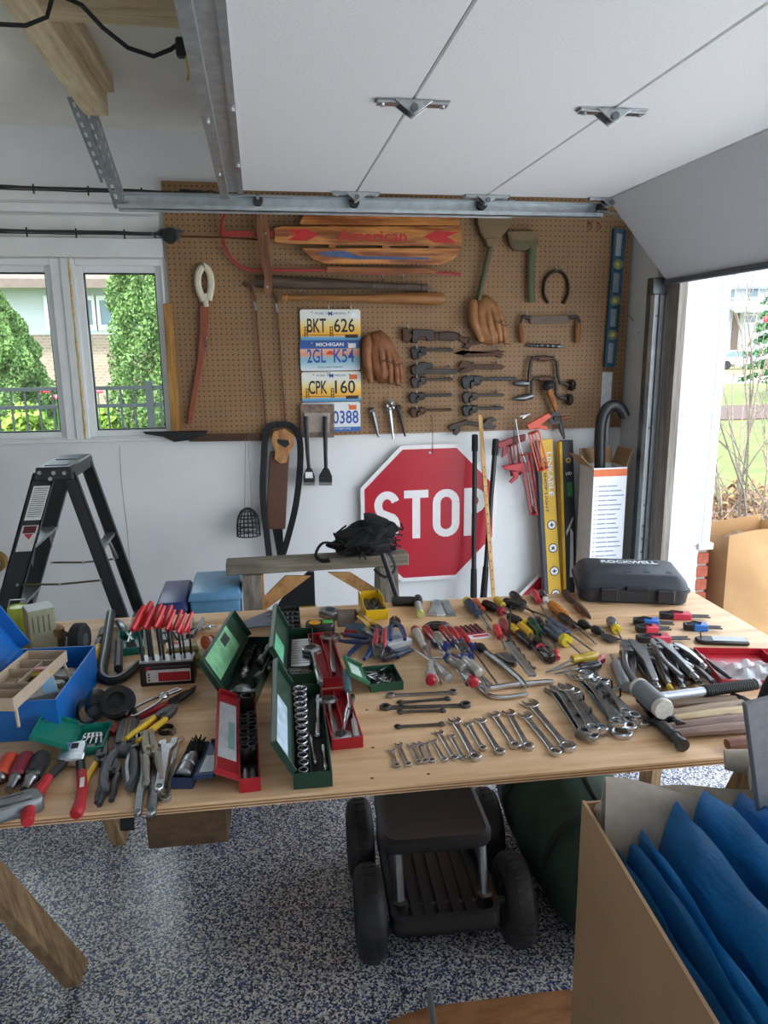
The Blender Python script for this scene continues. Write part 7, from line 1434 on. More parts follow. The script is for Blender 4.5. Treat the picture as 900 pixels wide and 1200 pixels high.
for i, (A, B, col, lb) in enumerate((((138, 730), (156, 752), '#9ea5ab', 'grey handled chrome tool at the back edge beside the teal dish'), ((160, 727), (150, 755), '#b3b9bd', 'second chrome handled tool behind the teal dish'), ((186, 726), (196, 752), '#8d949a', 'grey gripped pliers behind the red hex keys'), ((206, 727), (214, 752), '#7d848a', 'slate gripped pliers behind the olive bottle'), ((232, 725), (222, 746), '#8a8f93', 'grey gripped pliers at the back edge by the strips'))):
    if i < 2: t, L = tt('chrome_handle', lb, 'tool', A, B, 0, .012); k = MB(); k.m = Tr(0, 0, .0135); k.lathe([(.009, 0), (.013, .006), (.0135, L*.4), (.009, L*.5), (.006, L*.55), (.006, L)], 12, 'x'); k.build('handle', metal(col, .3), t)
    else: pliers(lb, B, A, col, 0, .018)
# olive bottle with label
t, L = tt('olive_case', 'olive plastic case with white and red label beside the hex key stand', 'case', (193, 786), (246, 778), 0, .01); k = MB(); k.prism([(0, 0), (L, 0), (L*.98, .06), (L*.1, .07)], 0, .035); k.build('lower_half', plain('#8c8340', .4, var=.1), t, bevel=.006); k = MB(); k.prism([(L*.05, .02), (L*.8, .02), (L*.78, .085), (L*.15, .085)], .036, .058); k.build('upper_half', plain('#9a9150', .35, var=.1), t, bevel=.006); k = MB(); k.bx(L*.1, L*.62, .03, .075, .0582, .0588); lb_ = k.build('label', plain('#dcd8d4', .5), t); k = MB(); k.bx(L*.14, L*.4, .052, .072, .0589, .0593); k.build('label_print', plain('#c03a44', .5), lb_)
t, L = tt('orange_spool', 'small orange and white spool with dark wire by the green case', 'spool', (240, 757), (252, 752), 0, .01); k = MB(); k.m = Tr(0, 0, .02) @ Ry(.2); k.lathe([(.008, 0), (.02, .002), (.02, .006), (.011, .008), (.011, .022), (.02, .024), (.02, .028), (.008, .03)], 16, 'x'); k.build('spool', plain('#d2693c', .5), t); k = MB(); k.m = Tr(0, 0, .02) @ Ry(.2); k.lathe([(.011, .0085), (.016, .010), (.016, .02), (.011, .0215)], 14, 'x'); k.build('wire', plain('#dcd9d4', .5), t)
t, L = tt('wire_nippers', 'tiny chrome clamp lying behind the orange spool', 'clamp', (238, 738), (254, 734), 0, .008); k = MB(); k.tube([(0, 0, .01), (.02, .008, .014), (L, 0, .008)], .004, 6); k.tube([(0, .01, .008), (.02, -.006, .01), (L, .008, .008)], .004, 6); k.ball((L*.4, 0, .012), .009, 8, 6); k.build('body', CHR, t)
# grey slate strips
for i in range(6):
    A, B = ((258+i*2, 742-i), (318, 716+i*3.2)); t, L = tt('plastic_strip', 'long slate grey plastic strip in the fan behind the green cases', 'strip', A, B, .006*i, .004, 'fan of slate grey strips'); k = MB(); k.prism([(0, -.009), (L*.98, -.007), (L, 0), (L*.98, .007), (0, .009)], 0, .0055); k.build('strip', plain('#646b78', .5, var=.15), t)
# T handle hex keys in a stand
a_, b_ = tp(165, 805), tp(228, 801); d = b_-a_; ang = math.atan2(d.y, d.x); w = d.length
t = thing('hex_key_stand', 'dark metal stand with red label holding T handle hex keys', 'stand', (a_.x, a_.y, TZ+.0003), ang); hs = .062
k = MB(); k.bx(0, w, 0, .05, 0, hs); k.build('block', plain('#2a2320', .5, .2), t, bevel=.002); k = MB(); k.bx(.001, w-.001, .001, .049, hs, hs+.004); k.build('top_strip', plain('#b9bcc0', .4, .5), t)
k = MB(); k.bx(w*.12, w*.94, -.001, 0, .010, .052); lb_ = k.build('label', plain('#d6d3d0', .5), t); k = MB(); k.bx(w*.34, w*.93, -.0016, -.001, .012, .036); k.build('red_panel', plain('#a81d2a', .5), lb_); k = MB(); k.bx(w*.12, w*.94, -.0016, -.001, .044, .052); k.build('dark_band', plain('#2b2628', .5), lb_); k = MB(); k.prism([(w*.12, .038), (w*.2, .052), (w*.12, .052)], -.0022, -.0016, 'y'); k.build('corner_flash', plain('#c3202e', .5), lb_)
for i in range(3): k = MB(); k.bx(w*.15, w*.18, -.0016, -.001, .014+i*.008, .019+i*.008); k.build('size_mark', BLK, lb_)
REDH = plain('#bf2a2d', .35, var=.1)
for i in range(10):
    x = w*(.06+.098*i); y = .012+.026*(i % 2); sx = 1.35 if i < 2 else (1.05 if i < 6 else .85); base = Tr(a_.x, a_.y, TZ) @ Rz(ang) @ Vector((x, y, hs+.005))
    hgt = .095+.012*math.sin(i*.5)+(.01 if i < 2 else 0)-.0045*(i % 2)
    o = thing('t_handle_hex_key', ('largest' if i == 0 else 'second largest' if i == 1 else 'smallest' if i == 9 else 'slim')+' red T handle hex key standing in the dark stand', 'hex key', base, ang-.05, 'T handle hex keys in the stand')
    k = MB(); k.tube([(0, 0, 0), (-.004, 0, hgt)], .0034*sx, 6); k.build('shaft', DARK, o)
    k = MB(); k.m = Tr(-.004, 0, hgt); k.tube([(-.006, -.026*sx, -.008), (-.002, -.012*sx, .0), (.004, .012*sx, .016), (.008, .03*sx, .026)], [.006*sx, .0078*sx, .0078*sx, .006*sx], 8, .8, up0=(1, 0, 0)); k.tube([(0, 0, -.022), (0, 0, .004)], [.005*sx, .007*sx], 8); k.build('grip', REDH, o)
# black goggles-like work lights
t, L = tt('work_lamp', 'small black work lamp with a loop of cord', 'lamp', (113, 836), (116, 818), 0, .015); k = MB(); k.m = Tr(0, 0, .0265) @ Ry(-.25); k.lathe([(.012, -.01), (.022, -.006), (.025, .0), (.026, .025), (.022, .045), (.012, .05)], 18, 'x'); k.build('housing', BLACKP, t); k = MB(); k.tube([(.05*math.cos(a)+.03, .045*math.sin(a), .01+.012*math.sin(a*2)) for a in np.linspace(0, 2*PI, 25)[:-1]], .004, 6, closed=True); k.build('cord', BLACKP, t); k = MB(); k.m = Tr(0, 0, .0265) @ Ry(-.25); k.lathe([(.019, -.012), (.012, -.014)], 16, 'x'); k.build('lens', plain('#4b5258', .1), t); k = MB(); k.ball((.085, .01, .012), (.014, .011, .011), 10, 6); k.build('plug', BLACKP, t)
t, L = tt('ear_muff', 'black round padded ear muff lying beside the work lamp', 'ear muff', (138, 836), (152, 812), 0, .02); k = MB(); k.m = Tr(.02, 0, .031) @ Ry(-.75); k.lathe([(.02, -.02), (.03, -.018), (.035, -.008), (.035, .004), (.038, .006), (.041, .014), (.038, .022), (.025, .024)], 24, 'z'); k.build('cup', RUBBER, t); k = MB(); k.m = Tr(.02, 0, .031) @ Ry(-.75); k.ring((0, 0, 0), .02, .036, .02, .034, 24); k.build('pad', BLACKP, t); k = MB(); k.tube(smoothpts([(.0, -.035, .03), (-.03, -.05, .012), (-.045, -.02, .008), (-.05, .0, .006)], 4), .007, 6); k.build('band_end', BLACKP, t)
# snips, cutters
t, L = tt('tin_snips', 'long dark bladed tin snips with red handles near the hex key stand', 'snips', (230, 806), (140, 862), 0, .012)
for s in (-1, 1):
    k = MB(); k.prism([(0, 0), (L*.1, s*.016), (L*.3, s*.02), (L*.42, s*.012), (L*.42, 0)], .006+.007*(s > 0), .013+.007*(s > 0)); k.build('blade', DARK, t, bevel=.001)
    k = MB(); k.tube(smoothpts([(L*.38, -s*.004, .012), (L*.5, -s*.014, .012), (L*.8, -s*.03, .012), (L, -s*.026, .011)], 4), [.008]*4+[.0098]*8+[.008], 8); k.build('handle', plain('#a3242c', .4), t)
pliers('yellow handled cutters lying over the red snips', (206, 828), (154, 868), '#d2ab1e', .022, .016, 'cut', GUN)
t, L = tt('scissor_clamp', 'polished steel scissor clamp with wire loops behind the snips', 'clamp', (210, 806), (152, 836), .022, .01); k = MB(); [k.tube(smoothpts([(0, s*.006, .006), (L*.3, s*.004, .01), (L*.5, -s*.012, .009), (L*.95, -s*.016, .007), (L, -s*.006, .006)], 4), .0042, 6) for s in (-1, 1)]; k.ball((L*.33, 0, .01), (.014, .012, .008), 10, 6); k.build('body', CHR, t)
t, L = tt('crimping_tool', 'large grey crimping tool with ridged body and two curved handles', 'crimper', (151, 846), (137, 925), 0, .014); GRY = plain('#54565b', .5, var=.1)
k = MB(); k.prism([(0, -.012), (.012, -.02), (L*.45, -.022), (L*.5, -.01), (L*.5, .012), (L*.42, .022), (.014, .02), (0, .014)], 0, .026); k.build('body', GRY, t, bevel=.004); k = MB(); [k.bx(L*.05, L*.4, y, y+.003, .026, .0275) for y in (-.004, .004)]; k.build('brass_ridge', plain('#9b8a52', .4, .5), t); k = MB(); [k.cyl((L*.42, y, .02), (L*.42, y, .031), .006, n=10) for y in (-.011, .011)]; k.build('bolt', DARK, t)
for s in (-1, 1): k = MB(); k.tube(smoothpts([(L*.44, s*.012, .013), (L*.6, s*.026, .013), (L*.85, s*.03, .012), (L*1.0, s*.022, .012)], 4), [.010]*12+[.008], 8); k.build('handle', GRY, t)
pliers('needle nose pliers with yellow and black handles beside the rivet gun', (124, 868), (103, 946), '#c99b22', 0, .022, 'needle', DARK, '#222326')
pliers('small black side cutters beside the crimping tool', (134, 892), (122, 940), '#26272a', 0, .014, 'cut', DARK)
# rivet gun
t, L = tt('rivet_gun', 'chrome rivet gun with red rubber handles at the table front', 'rivet gun', (90, 872), (66, 958), 0, .014)
k = MB(); k.prism([(0, -.02), (.006, -.024), (L*.26, -.03), (L*.3, .0), (L*.3, .022), (L*.1, .024), (0, .02)], .004, .022); k.build('head', CHR, t, bevel=.003); k = MB(); k.m = Tr(.012, 0, .022); k.bx(0, .02, -.007, .007, 0, .001); k.build('slot', BLK, t)
for s, e in ((-1, .05), (1, .034)):
    k = MB(); k.tube([(L*.24, s*.014, .013), (L*.5, s*(e*.8), .013)], [.010, .009], 8, .8); k.build('arm', DARK, t); k = MB(); k.tube(smoothpts([(L*.46, s*(e*.75), .013), (L*.7, s*e, .013), (L*.9, s*e*1.05, .013), (L, s*e*.95, .012)], 4), [.0105]*8+[.012]*4+[.009], 10); k.build('rubber_handle', plain('#b31f2b', .45), t)
f = MB(); f.m = Tr(L*.66, .034, .0258) @ Rz(.08); f.bx(-.014, .02, -.004, .004, 0, .0006); f.build('handle_print', plain('#e3d6d6', .5), t)
k = MB(); k.cyl((.02, .024, .013), (.02, .04, .013), .006, n=10); k.build('nose', CHR, t)
# three bristol handles
for lb, A, B, col in (('thick orange red chisel handle at the table edge by the staple gun', (14, 890), (-6, 925), '#cc4a2a'), ('thick wine red chisel handle between the orange and black ones', (33, 889), (12, 926), '#7d1f30'), ('thick black chisel handle beside the rivet gun', (51, 888), (30, 926), '#202225')):
    t, L = tt('chisel', lb, 'chisel', A, B, 0, .016); k = MB(); k.m = Tr(0, 0, .0195); k.lathe([(.010, 0), (.017, .004), (.019, .014), (.0175, L*.5), (.0165, L*.62), (.012, L*.66)], 14, 'x'); k.build('handle', plain(col, .4, coat=.2), t); k = MB(); k.m = Tr(0, 0, .0195); k.lathe([(.0125, L*.64), (.0125, L*.74), (.009, L*.78), (.008, L*1.05)], 12, 'x'); k.build('ferrule', CHD, t)
# staple gun
t, L = tt('staple_gun', 'grey metal staple gun at the front corner of the table', 'staple gun', (-22, 961), (53, 940), 0, .02); k = MB(); GM = plain('#7f8386', .4, .6, var=.1)
k.prism([(0, 0), (L*.95, 0), (L, .01), (L*.93, .042), (L*.86, .05), (L*.1, .046), (0, .03)], 0, .03); k.build('body', GM, t, bevel=.004); k = MB(); k.prism([(L*.12, .016), (L*.7, .016), (L*.74, .026), (L*.68, .036), (L*.12, .034)], .0302, .0308); k.build('grip_opening', BLK, t); k = MB(); k.tube([(L*.05, .02, .034), (L*.5, .008, .038), (L*.8, .012, .036)], .006, 6); k.build('lever', GM, t)
# adjustable wrenches and slip pliers
adjustable('large chrome adjustable wrench on top of the wrench cluster', (197, 866), (186, 926), .024, CHR, .021)
adjustable('adjustable wrench with pale handle ending at the table edge', (186, 872), (177, 955), .0, CHD, .021)
adjustable('narrow adjustable wrench ending at the table edge beside the support block', (170, 880), (161, 955), .0, CHD, .017)
pliers('tan jawed slip joint pliers lying on the wrench cluster', (174, 858), (181, 915), '#8a8478', .022, .014, 'slip', metal('#a39a8a', .4, .1), pf=.4)
t, L = tt('flat_wrench', 'long thin ring wrench at the side of the wrench cluster by the navy case', 'wrench', (209, 862), (193, 939), .0, .005); combo(t, L, .014, 'body', CHR, 'oc', .006)
vise_grip('compact chrome locking pliers under the slip joint pliers', (163, 862), (165, 922), .0, CHD)
t, L = tt('pipe_clamp', 'round worm drive hose clamp behind the wrench cluster', 'clamp', (190, 856), (200, 850), 0, .01); k = MB(); k.ring((.012, 0, 0), .016, .0175, .0, .012, 22); k.build('band', DARK, t); k = MB(); k.box((.012, -.02, .006), (.014, .009, .012)); k.build('screw_housing', CHD, t)
# ---------------------------------------------------------------- middle back: tape measures, bins, pliers
t, L = tt('tape_measure', 'black tape measure with orange round badge beside the black tray', 'tape measure', (358, 737), (392, 735), 0, .012); k = MB(); k.prism([(0, -.02), (.012, -.028), (L*.9, -.028), (L, -.015), (L, .024), (L*.1, .03), (0, .02)], 0, .03); k.build('case', BLACKP, t, bevel=.005); k = MB(); k.m = Tr(L*.32, .0, .03); k.lathe([(.018, 0), (.018, .0015)], 18); k.build('badge', plain('#d99a1e', .4), t); k = MB(); k.bx(L*.6, L*.95, -.012, .014, .03, .0312); k.build('green_patch', plain('#4aa84c', .4), t)
t, L = tt('tape_measure', 'chrome tape measure lying on its side behind the black one', 'tape measure', (378, 716), (398, 722), 0, .012); k = MB(); k.prism([(0, -.02), (.01, -.026), (L*.9, -.026), (L, -.01), (L, .022), (L*.15, .026), (0, .015)], 0, .026); k.build('case', CHD, t, bevel=.005); k = MB(); k.m = Tr(L*.45, 0, .026); k.lathe([(.016, 0), (.016, .001)], 16); k.build('badge', plain('#3a4a55', .4), t)
t, L = tt('sharpening_stone', 'brown grey sharpening stone block leaning at the back edge', 'stone', (396, 728), (416, 727), 0, .02); k = MB(); k.m = Rx(-.5); k.bx(0, L, 0, .018, .0, .055); k.v = [p+Vector((0, .0, .0)) for p in k.v]; k.build('stone', plain('#6f6258', .8, var=.2, scale=60), t, bevel=.002)
t, L = tt('stubby_awl', 'stubby awl with dark wooden knob beside the yellow bin', 'awl', (414, 724), (418, 708), 0, .015); k = MB(); k.m = Tr(0, 0, .016); k.lathe([(.008, 0), (.014, .004), (.015, .02), (.009, .034), (.007, .05), (.003, .07)], 12, 'x'); k.build('handle', wood('#6e4c28', '#4b3219', 5, (3, 9, 9)), t)
YB = plain('#dfb418', .35, var=.06)
t, w, dp, LM, ld = case('parts_bin', 'yellow plastic bin of screws stacked on a second yellow bin', (429, 728), (455, 726), (425, 696), .034, YB, zb=.022, cat='bin'); bpy.context.view_layer.update()
k = MB(); rng = random.Random(4); [k.cyl((rng.uniform(.008, w-.008), rng.uniform(.008, dp-.008), .016), (rng.uniform(.008, w-.008), rng.uniform(.008, dp-.008), .024), .0022, n=5) for _ in range(40)]; k.bx(.003, w-.003, .003, dp-.003, .003, .015); k.build('screws', GUN, t)['kind'] = 'stuff'
k = MB(); k.bx(w*.15, w*.85, dp-.003, dp, .034, .044); k.bx(0, .003, dp*.4, dp, .034, .046); k.bx(w-.003, w, dp*.4, dp, .034, .046); k.build('raised_back', YB, t)
case('parts_bin', 'lower yellow plastic bin under the bin of screws', (429, 728), (455, 726), (426, 708), .0215, YB, cat='bin')
pliers('blue handled pliers with handles toward the green bit box', (440, 740), (417, 772), '#27467d', 0, .026, 'slip')
pliers('dark blue handled cutters lying across the plier heap', (452, 752), (400, 748), '#26345a', .022, .022, 'cut')
pliers('navy handled pliers at the bottom of the plier heap', (428, 742), (459, 772), '#1f2b4a', .0, .02, 'slip')
pliers('yellow handled pliers lying toward the yellow bin', (447, 742), (423, 722), '#d0a32a', .022, .010, 'slip')
pliers('red handled pliers leaning on the white box', (443, 770), (446, 738), '#9c2532', .044, .012, 'slip')
pliers('red gripped side cutters at the far side of the plier heap', (425, 744), (402, 741), '#8c2430', .0, .014, 'cut')
pliers('grey blue handled pliers pointing to the screwdriver pile', (447, 772), (482, 760), '#4f5d70', .0, .010, 'slip')
t, L = tt('putty_knife', 'teal bladed round scraper on the plier heap', 'scraper', (404, 738), (430, 733), .0, .008); k = MB(); k.m = Tr(L*.5, .0, .0); k.lathe([(.03, 0), (.032, .004), (.03, .012), (.02, .014)], 20); k.build('disc', plain('#3a6678', .35), t)
a_, b_ = tp(455, 764), tp(483, 757); d = b_-a_; t = thing('white_box', 'white carton under small blue pliers', 'box', (a_.x, a_.y, TZ+.0003), math.atan2(d.y, d.x)); w = d.length; k = MB(); k.bx(0, w, 0, .13, 0, .022); k.build('carton', plain('#d3d6da', .5, var=.06), t, bevel=.002); k = MB(); k.bx(w*.2, w*.8, .02, .05, .022, .0224); k.build('print', plain('#9aa5b4', .5), t)
pliers('small blue handled pliers lying open on the white carton', (462, 724), (466, 750), '#24345f', .0235, .022, 'cut')
# black pistol grip tool
t, L = tt('caulk_nozzle_gun', 'black pistol shaped glue tool with clear nozzle at the back edge', 'glue gun', (459, 706), (494, 706), 0, .012); k = MB(); k.m = Tr(0, 0, .0165); k.lathe([(.010, 0), (.0155, .004), (.016, L*.7), (.013, L*.8)], 12, 'x'); k.build('handle', BLACKP, t); k = MB(); k.m = Tr(L*.88, 0, .0165); k.tube([(0, .03, 0), (0, 0, 0), (.0, -.03, 0)], [.014, .0165, .014], 12); k.build('body', plain('#202327', .4), t); k = MB(); k.m = Tr(L*.88, 0, .0165); k.tube([(0, -.03, 0), (.003, -.08, -.002), (.005, -.10, -.003)], [.0125, .011, .009], 12); k.build('clear_nozzle', plain('#a9b0b3', .15, coat=.5), t); k = MB(); k.m = Tr(L*.88, 0, .0165); k.tube([(.005, -.10, -.003), (.006, -.118, -.004)], [.012, .011], 12); k.build('nozzle_ring', plain('#b9c27a', .35), t)
# packs of blades
for i, (A, B, lb, col) in enumerate((((506, 722), (514, 704), 'narrow clear pack of blades at the back edge', '#9c8e88'), ((517, 722), (510, 704), 'clear pack of white bits beside the blades', '#c9c9c6'), ((529, 722), (520, 704), 'grey pack of saw blades at the back edge', '#6f7a7c'))):
    t, L = tt('blade_pack', lb, 'package', A, B, 0, .002); k = MB(); k.bx(0, L, -.016, .016, 0, .005); k.build('card', plain(col, .4, var=.25, scale=60), t, bevel=.001); k = MB(); k.bx(L*.1, L*.95, -.013, .013, .005, .010); k.build('film', clear_plastic('#dfe6e8', .35), t, bevel=.002)
t, L = tt('wire_stripper', 'black folded wire stripper lying at the top of the screwdriver pile', 'wire stripper', (498, 736), (524, 733), 0, .012); k = MB(); k.tube(smoothpts([(0, 0, .012), (L*.3, .016, .014), (L*.7, .014, .014), (L, 0, .012)], 4), .009, 8); k.tube(smoothpts([(0, 0, .012), (L*.3, -.016, .013), (L*.7, -.014, .013), (L, 0, .012)], 4), .009, 8); k.build('handle', BLACKP, t); k = MB(); k.prism([(L*.3, -.008), (L*.95, -.006), (L*.95, .006), (L*.3, .008)], .014, .024); k.build('jaw', DARK, t, bevel=.001)
# ================================================================ floor and foreground
CARTP = plain('#282b2e', .42, var=.1, scale=60); TYRE = plain('#202225', .6, var=.15, scale=60)
fl, fr = fp(434, 1114), fp(601, 1097); rl = fp(423, 1026)
d = fr-fl; ang = math.atan2(d.y, d.x); wdt = math.hypot(d.x, d.y)
t = thing('garden_cart', 'black rolling garden seat with tool tray and four rubber wheels', 'cart', (fl.x, fl.y, 0), ang); WR = .122; dep = .31
def wheel(x, y):
    k = MB(); k.m = Tr(x, y, WR) @ Ry(PI/2); k.lathe([(.06, -.026), (.075, -.036), (.092, -.0385), (.107, -.034), (.117, -.023), (.1215, -.009), (.1215, .009), (.117, .023), (.107, .034), (.092, .0385), (.075, .036), (.06, .026)], 32); w_ = k.build('wheel', TYRE, t)
    k = MB(); k.m = Tr(x, y, WR) @ Ry(PI/2); k.lathe([(.058, -.026), (.062, -.024), (.062, .024), (.058, .026), (.02, .03), (.02, -.03)], 24, closed=True); k.build('hub', plain('#26282a', .5), w_)
    k = MB(); k.m = Tr(x, y, WR) @ Ry(PI/2)
    for i in range(26): a = 2*PI*i/26; k.m = Tr(x, y, WR) @ Ry(PI/2) @ Rz(a); k.bx(.117, .1228, -.004, .004, -.016, .016)
    k.build('tread', TYRE, w_)['kind'] = 'stuff'
for x in (0, wdt): wheel(x, .0); wheel(x-.0, dep)
k = MB(); [k.cyl((-.03, y, WR), (wdt+.03, y, WR), .010, n=10) for y in (0, dep)]; k.build('axle', STEEL, t)
tx0, tx1, ty0, ty1, tz = .05, wdt-.06, -.10, dep+.03, .15
k = MB(); k.prism(rr_(tx0, tx1, ty0, ty1, .03), tz-.045, tz-.03) if False else None
def rrect(x0, x1, y0, y1, r): return rr_(x0, x1, y0, y1, r)
k.prism(rrect(tx0, tx1, ty0, ty1, .03), tz-.03, tz-.02); P0 = rrect(tx0, tx1, ty0, ty1, .03); P1 = rrect(tx0+.016, tx1-.016, ty0+.016, ty1-.016, .02); n = len(P0)
k.add([(x, y, tz-.03) for x, y in P0]+[(x, y, tz+.02) for x, y in P0]+[(x, y, tz+.02) for x, y in P1]+[(x, y, tz-.02) for x, y in P1], [(i+a*n, (i+1) % n+a*n, (i+1) % n+(a+1)*n, i+(a+1)*n) for a in range(3) for i in range(n)]); tray = k.build('tray', CARTP, t)
for i in range(7): k = MB(); x = tx0+.035+i*(tx1-tx0-.07)/6; k.bx(x-.012, x+.012, ty0+.02, ty1-.02, tz-.02, tz-.013); k.build('tray_rib', CARTP, tray)
sz = .34
sx0, sx1, sy0, sy1 = .035, wdt-.065, -.02, .235
for x, yb, yt in ((tx0+.03, -.03, .02), (tx1-.03, -.03, .02), (tx0+.03, dep-.06, .2), (tx1-.03, dep-.06, .2)): k = MB(); k.tube([(x, yb, tz-.02), (x, yt, sz-.035)], .0125, 10); k.build('seat_post', metal('#9fa4a7', .4), t); k = MB(); k.tube([(x, yb, tz-.019), (x, yb+.002, tz+.02)], .019, 10); k.build('post_foot', STEEL, t)
k = MB(); V = []; lay = [(.006, sz-.04, .035), (0, sz-.03, .04), (0, sz-.006, .04), (.012, sz, .035), (.02, sz-.003, .03)]
for (i, z, r) in lay: V += [(x, y, z) for x, y in rrect(sx0+i, sx1-i, sy0+i, sy1-i, r)]
n = len(rrect(0, 1, 0, 1, .1)); k.add(V, [tuple(range(n-1, -1, -1)), tuple(range(4*n, 5*n))]+[(a*n+j, a*n+(j+1) % n, (a+1)*n+(j+1) % n, (a+1)*n+j) for a in range(4) for j in range(n)]); k.build('seat', plain('#2a2c2f', .45, var=.15, scale=40, bump=.1), t, smooth=40)
# green duffel bag
c0 = fp(640, 1130); t = thing('duffel_bag', 'long dark green canvas duffel bag lying under the table', 'bag', (.872, 1.50, 0), -.02)
DG = plain('#1e3a30', .75, var=.2, scale=25, bump=.25)
def duf(u, v):
    a = v*2*PI; y = -.05+u*.85; e = math.sin(PI*min(max(u, .0), 1))**.28 if 0 < u < 1 else .0; r = .185*e
    wr = 1+.03*math.sin(a*5+u*9)+.02*math.sin(u*31+a*2)
    z = .175+r*.95*math.sin(a)*wr; return Vector((r*1.02*math.cos(a)*wr+.015*math.sin(u*4), y, max(z, .002)))
k = MB(); k.grid(duf, 36, 36); k.build('bag_body', DG, t, smooth=60)
zp = [Vector((.06*math.sin(u*2.4)-.03, duf(u, .27).y, duf(u, .25).z+.003)) for u in np.linspace(.06, .95, 24)]
k = MB(); k.tube(zp, .006, 6, .5); k.build('zipper', plain('#2c3331', .5), t)
for u in (.3, .66): k = MB(); k.tube([duf(u, v)*1.0+Vector((0, 0, .004)) for v in np.linspace(.02, .48, 16)], .018, 6, .15, up0=(0, 0, 1)); k.build('web_strap', plain('#16241f', .8), t)
k = MB(); k.tube([duf(u, .25)+Vector((.02, 0, .006)) for u in (.02, .1, .16)], .008, 6); k.build('end_loop', plain('#16241f', .8), t)
# plywood offcut and rod on the floor
P = [fp(455, 1203), fp(500, 1186), fp(667, 1165), fp(760, 1240), fp(520, 1290)]; o = MB(); c = P[0]; o.prism([(p.x-c.x, p.y-c.y) for p in reversed(P)], .0, .016); o = o.build('plywood_offcut', wood('#a5764f', '#875a38', 4, (2, 6, 6), .7), bevel=.001); o.location = (c.x, c.y, .0005); tag(o, 'offcut of reddish plywood lying on the flaked floor', 'plywood')
b = fp(512, 1235); t = thing('grey_rod', 'short grey metal rod standing up from the plywood offcut', 'rod', (b.x, b.y, .017)); tpv = on(503, 1160, 1, b.y)-Vector((b.x, b.y, .017)); k = MB(); k.tube([(0, 0, 0), tpv*.5, tpv], [.008, .0075, .007], 10); k.build('rod', plain('#7d8488', .45, .4), t); k = MB(); k.lathe([(.014, 0), (.014, .008), (.009, .012)], 12); k.build('base', plain('#7d8488', .45, .4), t)
# big cardboard box with tarps
KR = plain('#a58462', .8, var=.06, scale=12); bz = .785
a_, b_ = tp(682, 938, bz), tp(838, 1200, bz); d = (b_-a_); ang = math.atan2(d.y, d.x)+PI/2
t = thing('cardboard_box', 'big open cardboard box of folded tarps in front of the table', 'box', (a_.x, a_.y, 0), ang); bw_, bl = .62, .72; th = .006
k = MB(); k.bx(0, th, -bl, 0, 0, bz); k.build('side_panel', KR, t); k = MB(); k.bx(th, bw_, -th, 0, 0, bz-.002); k.build('end_panel', KR, t); k = MB(); k.bx(bw_-th, bw_, -bl, -th, 0, bz-.03); k.build('side_panel', KR, t); k = MB(); k.bx(th, bw_-th, -bl, -bl+th, 0, bz-.2); k.build('end_panel', KR, t); k = MB(); k.bx(th, bw_-th, -bl+th, -th, 0, th); k.build('bottom_panel', KR, t)
BX = Tr(a_.x, a_.y, 0) @ Rz(ang)
# blue tarp: folded layers bulging out of the box

def tarpmat(h):
    m, n, b = _mk('woven_blue_tarp'); c = H(h); f = _noise(n, _coord(n, (1, .35, 1)), 16, 5); g = _noise(n, _coord(n), 90, 2)
    n.links.new(_ramp(n, f, [(.3, tuple(x*.8 for x in c)), (.7, tuple(min(1, x*1.25) for x in c))]), b.inputs['Base Color']); b.inputs['Roughness'].default_value = .4
    _bump(n, b, f, .35, .02); return m
TARP, TARP2 = tarpmat('#2378ba'), tarpmat('#1f6cab')
t = thing('blue_tarp', 'folded bright blue plastic tarp stuffed in the cardboard box', 'tarp', BX.translation, ang)
def tri(x): x = x % 1.0; return 4*abs(x-.5)-1
def fold(xc, wd_, ztop, y0, y1, ph, lean=0.0, droop=.5, name='fold'):
    """one hanging fold: an upside down U along local Y, lightly creased"""
    def f(u, v):
        y = y0+(y1-y0)*u; s = v*2-1; a = abs(s)
        z = ztop-droop*a**1.45+.012*math.sin(u*5+ph*5)+.004*tri(u*3.3+v*2.3+ph)-.05*max(0, u-.85)*4*.5
        x = xc+lean*(.5-u)+wd_*.5*math.copysign(min(1, a*1.7)**.75, s)+(.012*math.sin(u*6+v*4+ph*3)+.004*tri(u*4.1-v*3.7+ph*2))*min(1, a*2)
        return Vector((x, y, z))
    k = MB(); k.grid(f, 46, 34, .002); return k.build(name, TARP if int(ph*3) % 2 else TARP2, t, smooth=30)
for xc, wd_, zt_, ph, ln, dr in ((.040, .022, .755, .3, .01, .4), (.060, .020, .77, .77, .01, .4), (.082, .024, .785, .4, .01, .4), (.126, .05, .85, 1.4, -.02, .45), (.180, .045, .872, 1.15, -.02, .45), (.245, .07, .855, 2.2, -.02, .42), (.315, .05, .875, .62, .0, .4), (.378, .065, .862, 1.9, .0, .4), (.455, .07, .87, 2.6, 0, .4), (.53, .06, .85, 3.1, .0, .4)):
    fold(xc, wd_, zt_, -.68, -.075-.03*(ph % 1), ph, ln, dr)
t = thing('canvas_cloth', 'folded beige canvas drop cloth behind the blue tarp in the box', 'cloth', BX.translation, ang); CNV = plain('#b3a899', .85, var=.1, scale=40, bump=.3)
for i, (yc, zt_, wd_) in enumerate(((-.028, .795, .04), (-.062, .83, .045))):
    def f(u, v, yc=yc, zt_=zt_, wd_=wd_):
        s = v*2-1; a = abs(s); return Vector((.015+.56*u, yc-.02*u+wd_*.5*math.copysign(min(1, a*1.7)**.75, s)+.006*math.sin(u*7+v*4+i)*min(1, a*2), zt_-.40*a**1.45+.03*math.sin(u*3.2+i*2)+.014*math.sin(u*9+i*1.5)))
    k = MB(); k.grid(f, 34, 24, .003); k.build('fold', CNV, t, smooth=60)
